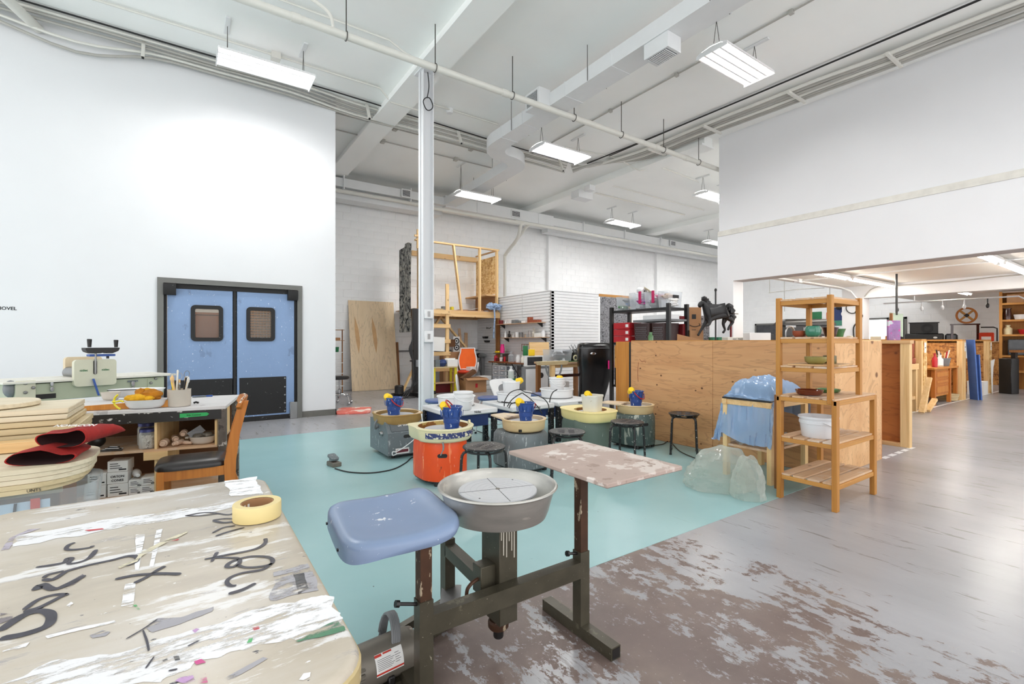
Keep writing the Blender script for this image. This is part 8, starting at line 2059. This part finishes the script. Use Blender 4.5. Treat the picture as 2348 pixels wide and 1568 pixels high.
# far things on the end wall
for u, v, w, h, mt, lab, nm in ((1873, 729, .36, .5, 'green', 'green exit sign on the end wall behind the rack', 'exit_sign'), (1904, 742, .28, .9, 'orangeseat', 'orange sheet taped on the end wall by the window', 'poster'), (1930, 725, .75, .72, 'navy', 'dark blue moon print on the end wall', 'poster')):
    p = pxx(u, v, XE - .02); sgn(nm, lab, 'sign' if nm == 'exit_sign' else 'poster', (XE - .02, p.y, p.z - h / 2), 0, .02, w, h, mt)
o_ = bpy.data.objects['poster.001']; part('moon', MB().at(T(-.012, -.08, .45) @ RY(-PI / 2)).lathe([(0, .002), (.10, .002), (.10, 0)], n=18), 'paper', o_); part('sea_band', MB().box(-.012, -.375, .0, -.010, .375, .20), 'tealglaze', o_)
p = pxx(1925, 706, XE - .02); solo('wall_camera', MB().ball((0, 0, 0), .10, .10, .07, 10, 8).tube([(0, -.08, 0), (.0, -.3, .02), (.0, -.36, .12)], .02, 6), 'black', 'small black camera on the end wall above the moon print', 'camera', (XE - .1, p.y, p.z))
# column wiring ring, hanging tools under the beam
p = pt(1972, 690, 11.0); solo('wire_coil', MB().tube([(.14 * math.cos(2 * PI * i / 26), 0, .14 * math.sin(2 * PI * i / 26)) for i in range(26)], .012, 6, closed=True).tube(smoothpath([(.05, 0, -.1), (.2, 0, -.2), (.12, 0, -.35), (.02, 0, -.5), (.04, 0, -.9)]), .016, 6), 'dark_cable', 'coil of black wire on the low side column behind the rack', 'coil', (13.575, 4.86, 2.10), -PI / 2)
hb_ = thing('hanging_rail', 'bent white pipe rail with hanging bulbs under the low ceiling', 'rail', (15.4, 3.9, 2.28)); part('rail_pipe', MB().tube([(0, .9, .0), (0, -1.6, .0), (.2, -1.8, -.15), (.2, -2.0, -.18)], .02, 6), 'white', hb_)
for i, y in enumerate((.6, .1, -.3, -.7, -1.1)): part('hanging_bulb', MB().tube([(0, y, 0), (0, y, -.12)], .012, 6).ball((0, y, -.18), .035, .035, .06, 8, 6), 'black' if i in (0, 4) else 'white', hb_)
part('drop_pipe', MB().tube([(0, .25, -.02), (0, .25, .34)], .014, 6), 'white', hb_)
gsn = thing('hanging_board', 'pale green tilted board hanging from a black rod', 'board', tuple(pt(2056, 745, 9.5))); part('rod', MB().tube([(0, 0, .2), (0, 0, 1.15)], .02, 6), 'black', gsn); part('board', MB().at(RZ(-YAW)).loops([[(-.13, y, -.18), (.13, y, -.24), (.13, y, .22), (-.13, y, .25)] for y in (0, .02)]), plain('pale_green', rgb(164, 182, 164), .5), gsn)
sgn('printed_sheet', 'purple and magenta printed acrylic panel on the divider top', 'panel', tuple(pt(2049, 772, 5.75).xy) + (HZ + .001,), -YAW, .15, .03, .24, 'purple'); sgn('yellow_stick', 'yellow upright strip in front of the purple panel', 'strip', tuple(pt(2037, 772, 5.77).xy) + (HZ + .001,), -YAW, .03, .02, .19, 'yellow')
for nm, lab, u, t_, w, h in (('paper_heap', 'heap of cream papers on the divider beside the purple panel', 2008, 5.95, .12, .05), ('wood_block', 'small wood block on the half wall by the rack tower', 1949, 4.62, .03, .04)):
    sgn(nm, lab, 'papers' if 'paper' in nm else 'block', tuple(pt(u, 775, t_).xy) + (HZ + .001,), -.4, w, .05, h, 'bat')
# speaker, printer, film reel, stand
sb = thing('bay_counter', 'plain counter along the end wall carrying the loudspeaker and printer', 'counter', (19.9, 4.5, 0)); part('counter_top', MB().box(-.6, -1.4, HZ - .03, .6, 1.6, HZ), 'slat', sb); part('counter_body', MB().box(-.5, -1.3, 0, .55, 1.5, HZ - .03), 'osbdark', sb)
def onc(u, x=19.75): q = pxx(u, 770, x); return (x, q.y, HZ + .001)
pr = thing('black_printer', 'wide black printer with a white badge on the counter', 'printer', onc(2126), -1.35); part('printer_body', MB().box(-.55, -.25, 0, .4, .25, .25, .03), 'black', pr); part('side_wing', MB().box(.42, -.2, .0, .72, .2, .24, .05), 'glass_dark', pr); part('badge', MB().at(T(.2, -.252, .12) @ RX(PI / 2)).lathe([(0, .003), (.05, .003), (.05, 0)], n=16, sy=.6), 'paper', pr)
q = onc(2117); ls = thing('loudspeaker', 'black loudspeaker with round cone standing on the black printer', 'loudspeaker', (q[0], q[1], HZ + .252), -1.35); part('cabinet', MB().box(-.33, -.2, 0, .36, .2, .34, .008), 'black', ls); part('cone', MB().at(T(.1, -.202, .16) @ RX(PI / 2)).lathe([(.15, .0), (.15, .01), (.13, .012), (.04, -.01), (0, .0)], n=24), 'rubber', ls); part('top_flange', MB().box(-.36, -.21, .34, .39, .21, .365), 'black', ls)
q = onc(2212); rs_ = thing('reel_stand', 'dark frame stand on the bay counter', 'stand', q, -1.2); part('frame', MB().box(-.32, -.03, 0, -.26, .03, .50).box(.26, -.03, 0, .32, .03, .50).box(-.34, -.04, .50, .34, .04, .54), 'darkglaze', rs_)
rl = thing('film_reel', 'golden film reel standing on the dark frame stand', 'reel', (q[0], q[1] - .04, q[2] + .795), -1.2)
part('reel_rim', MB().at(RX(PI / 2)).lathe([(.20, -.03), (.25, -.03), (.25, .03), (.20, .03), (.20, -.03)], n=32), 'chairwood', rl); part('reel_hub', MB().at(RX(PI / 2)).lathe([(0, -.032), (.06, -.032), (.06, .032), (0, .032)], n=16), 'black', rl)
for k in range(4): part('spoke', MB().bar((.05 * math.cos(PI / 4 + k * PI / 2), 0, .05 * math.sin(PI / 4 + k * PI / 2)), (.21 * math.cos(PI / 4 + k * PI / 2), 0, .21 * math.sin(PI / 4 + k * PI / 2)), .05, .10, (0, 1, 0)), 'pine', rl)
q = onc(2265); hc = thing('red_machine', 'small red machine with a black handle at the end of the bay counter', 'machine', q, -1.2); part('body', MB().box(-.18, -.1, 0, .12, .1, .26, .02), 'orangeseat', hc); part('label', MB().box(-.16, -.103, .05, .05, -.1, .14), 'paper', hc); part('handle', MB().tube([(.2, 0, 0), (.2, 0, .38), (.12, 0, .42), (-.15, 0, .42)], .02, 6), 'black', hc)
# tall yellow shelf with groceries
ys = thing('pantry_shelf', 'tall yellow pine pantry shelf at the picture edge', 'shelf', (18.0, 3.02, 0), -1.4)
part('side_board', MB().box(-.03, -.2, 0, .03, .25, 2.58), 'pineZ', ys); part('side_board', MB().box(1.9, -.2, 0, 1.96, .25, 2.58), 'pineZ', ys); part('back_board', MB().box(.03, .22, 0, 1.9, .24, 2.58), 'pineZ', ys)
for z in (.5, .9, 1.45, 1.84, 2.28): part('shelf_board', MB().box(.03, -.2, z - .05, 1.9, .22, z), 'pine', ys)
def onp(a, z, y=-.05): c, s = math.cos(-1.4), math.sin(-1.4); return (18.0 + a * c - y * s, 3.02 + a * s + y * c, z + .001)
for nm, mb, mt, lab, cat, a, z in (('carton', slab_mb(.5, .3, .22), 'card', 'open cardboard carton on the top pantry shelf', 'carton', .36, 2.28), ('black_flask', bottle_mb(.09, .32, .9), 'black', 'black flask on the top pantry shelf', 'flask', .78, 2.28), ('dark_jar', bottle_mb(.08, .3, .9), 'darkglaze', 'dark labelled jar on the second pantry shelf', 'jar', .12, 1.84), ('white_bowl', cup_mb(.13, .13), 'bowl', 'white bowl with yellow fruit on the second pantry shelf', 'bowl', .36, 1.84),
                                   ('blue_carton', slab_mb(.14, .12, .22), 'paper', 'white and blue packet on the second pantry shelf', 'packet', .56, 1.84), ('red_tin', slab_mb(.28, .15, .30), 'red', 'red tin on the second pantry shelf', 'tin', .82, 1.84), ('cream_pot', bottle_mb(.09, .25, .5), 'cream', 'cream bottle on the third pantry shelf', 'bottle', .13, 1.45), ('red_pan', cup_mb(.26, .13), 'red', 'red pan on the third pantry shelf', 'pan', .56, 1.45)):
    solo(nm, mb, mt, lab, cat, onp(a, z), -1.4)
solo('toaster_oven', MB().box(-.55, -.16, 0, .55, .16, .42, .02).box(-.45, -.165, .08, .3, -.16, .34), 'glass_dark', 'black oven on the lowest pantry shelf in view', 'oven', onp(.68, .9), -1.4)
hd = thing('high_table', 'tall dark legged bench table past the last divider', 'table', (16.95, 2.35, 0), -.3); part('table_top', MB().box(-.2, -.28, .99, .78, .28, 1.05), 'brownZ', hd)
m = MB()
for x in (-.12, .68):
    for y in (-.22, .22): m.box(x - .05, y - .04, 0, x + .05, y + .04, .99)
pieces('leg', m, 'black', hd); part('foot_rail', MB().box(-.1, -.24, .25, .68, -.2, .32), 'brownZ', hd)
st = thing('steel_stool', 'gunmetal cafe stool with splayed legs beside the tall bench table', 'stool', (15.55, 1.72, 0), -.3)
part('seat', MB().loops([[(x, y, z) for x, y in super_outline(s, s, 4, 24)] for s, z in ((.17, .74), (.175, .76), (.165, .775))]), 'steelstool', st)
for sx in (-1, 1):
    for sy in (-1, 1): part('leg', MB().bar((sx * .13, sy * .13, .75), (sx * .23, sy * .23, 0), .05, .04), 'steelstool', st)
for z, r in ((.28, .20), (.5, .17)): part('brace_ring', MB().tube([(r, r, z), (-r, r, z), (-r, -r, z), (r, -r, z)], .012, 6, closed=True), 'steelstool', st)
solo('black_crate', MB().box(-.15, -.12, 0, .15, .12, .85, .01), 'black', 'dark folded chair shape stored under the tall bench table', 'crate', (16.45, 2.62, .0), -.3)
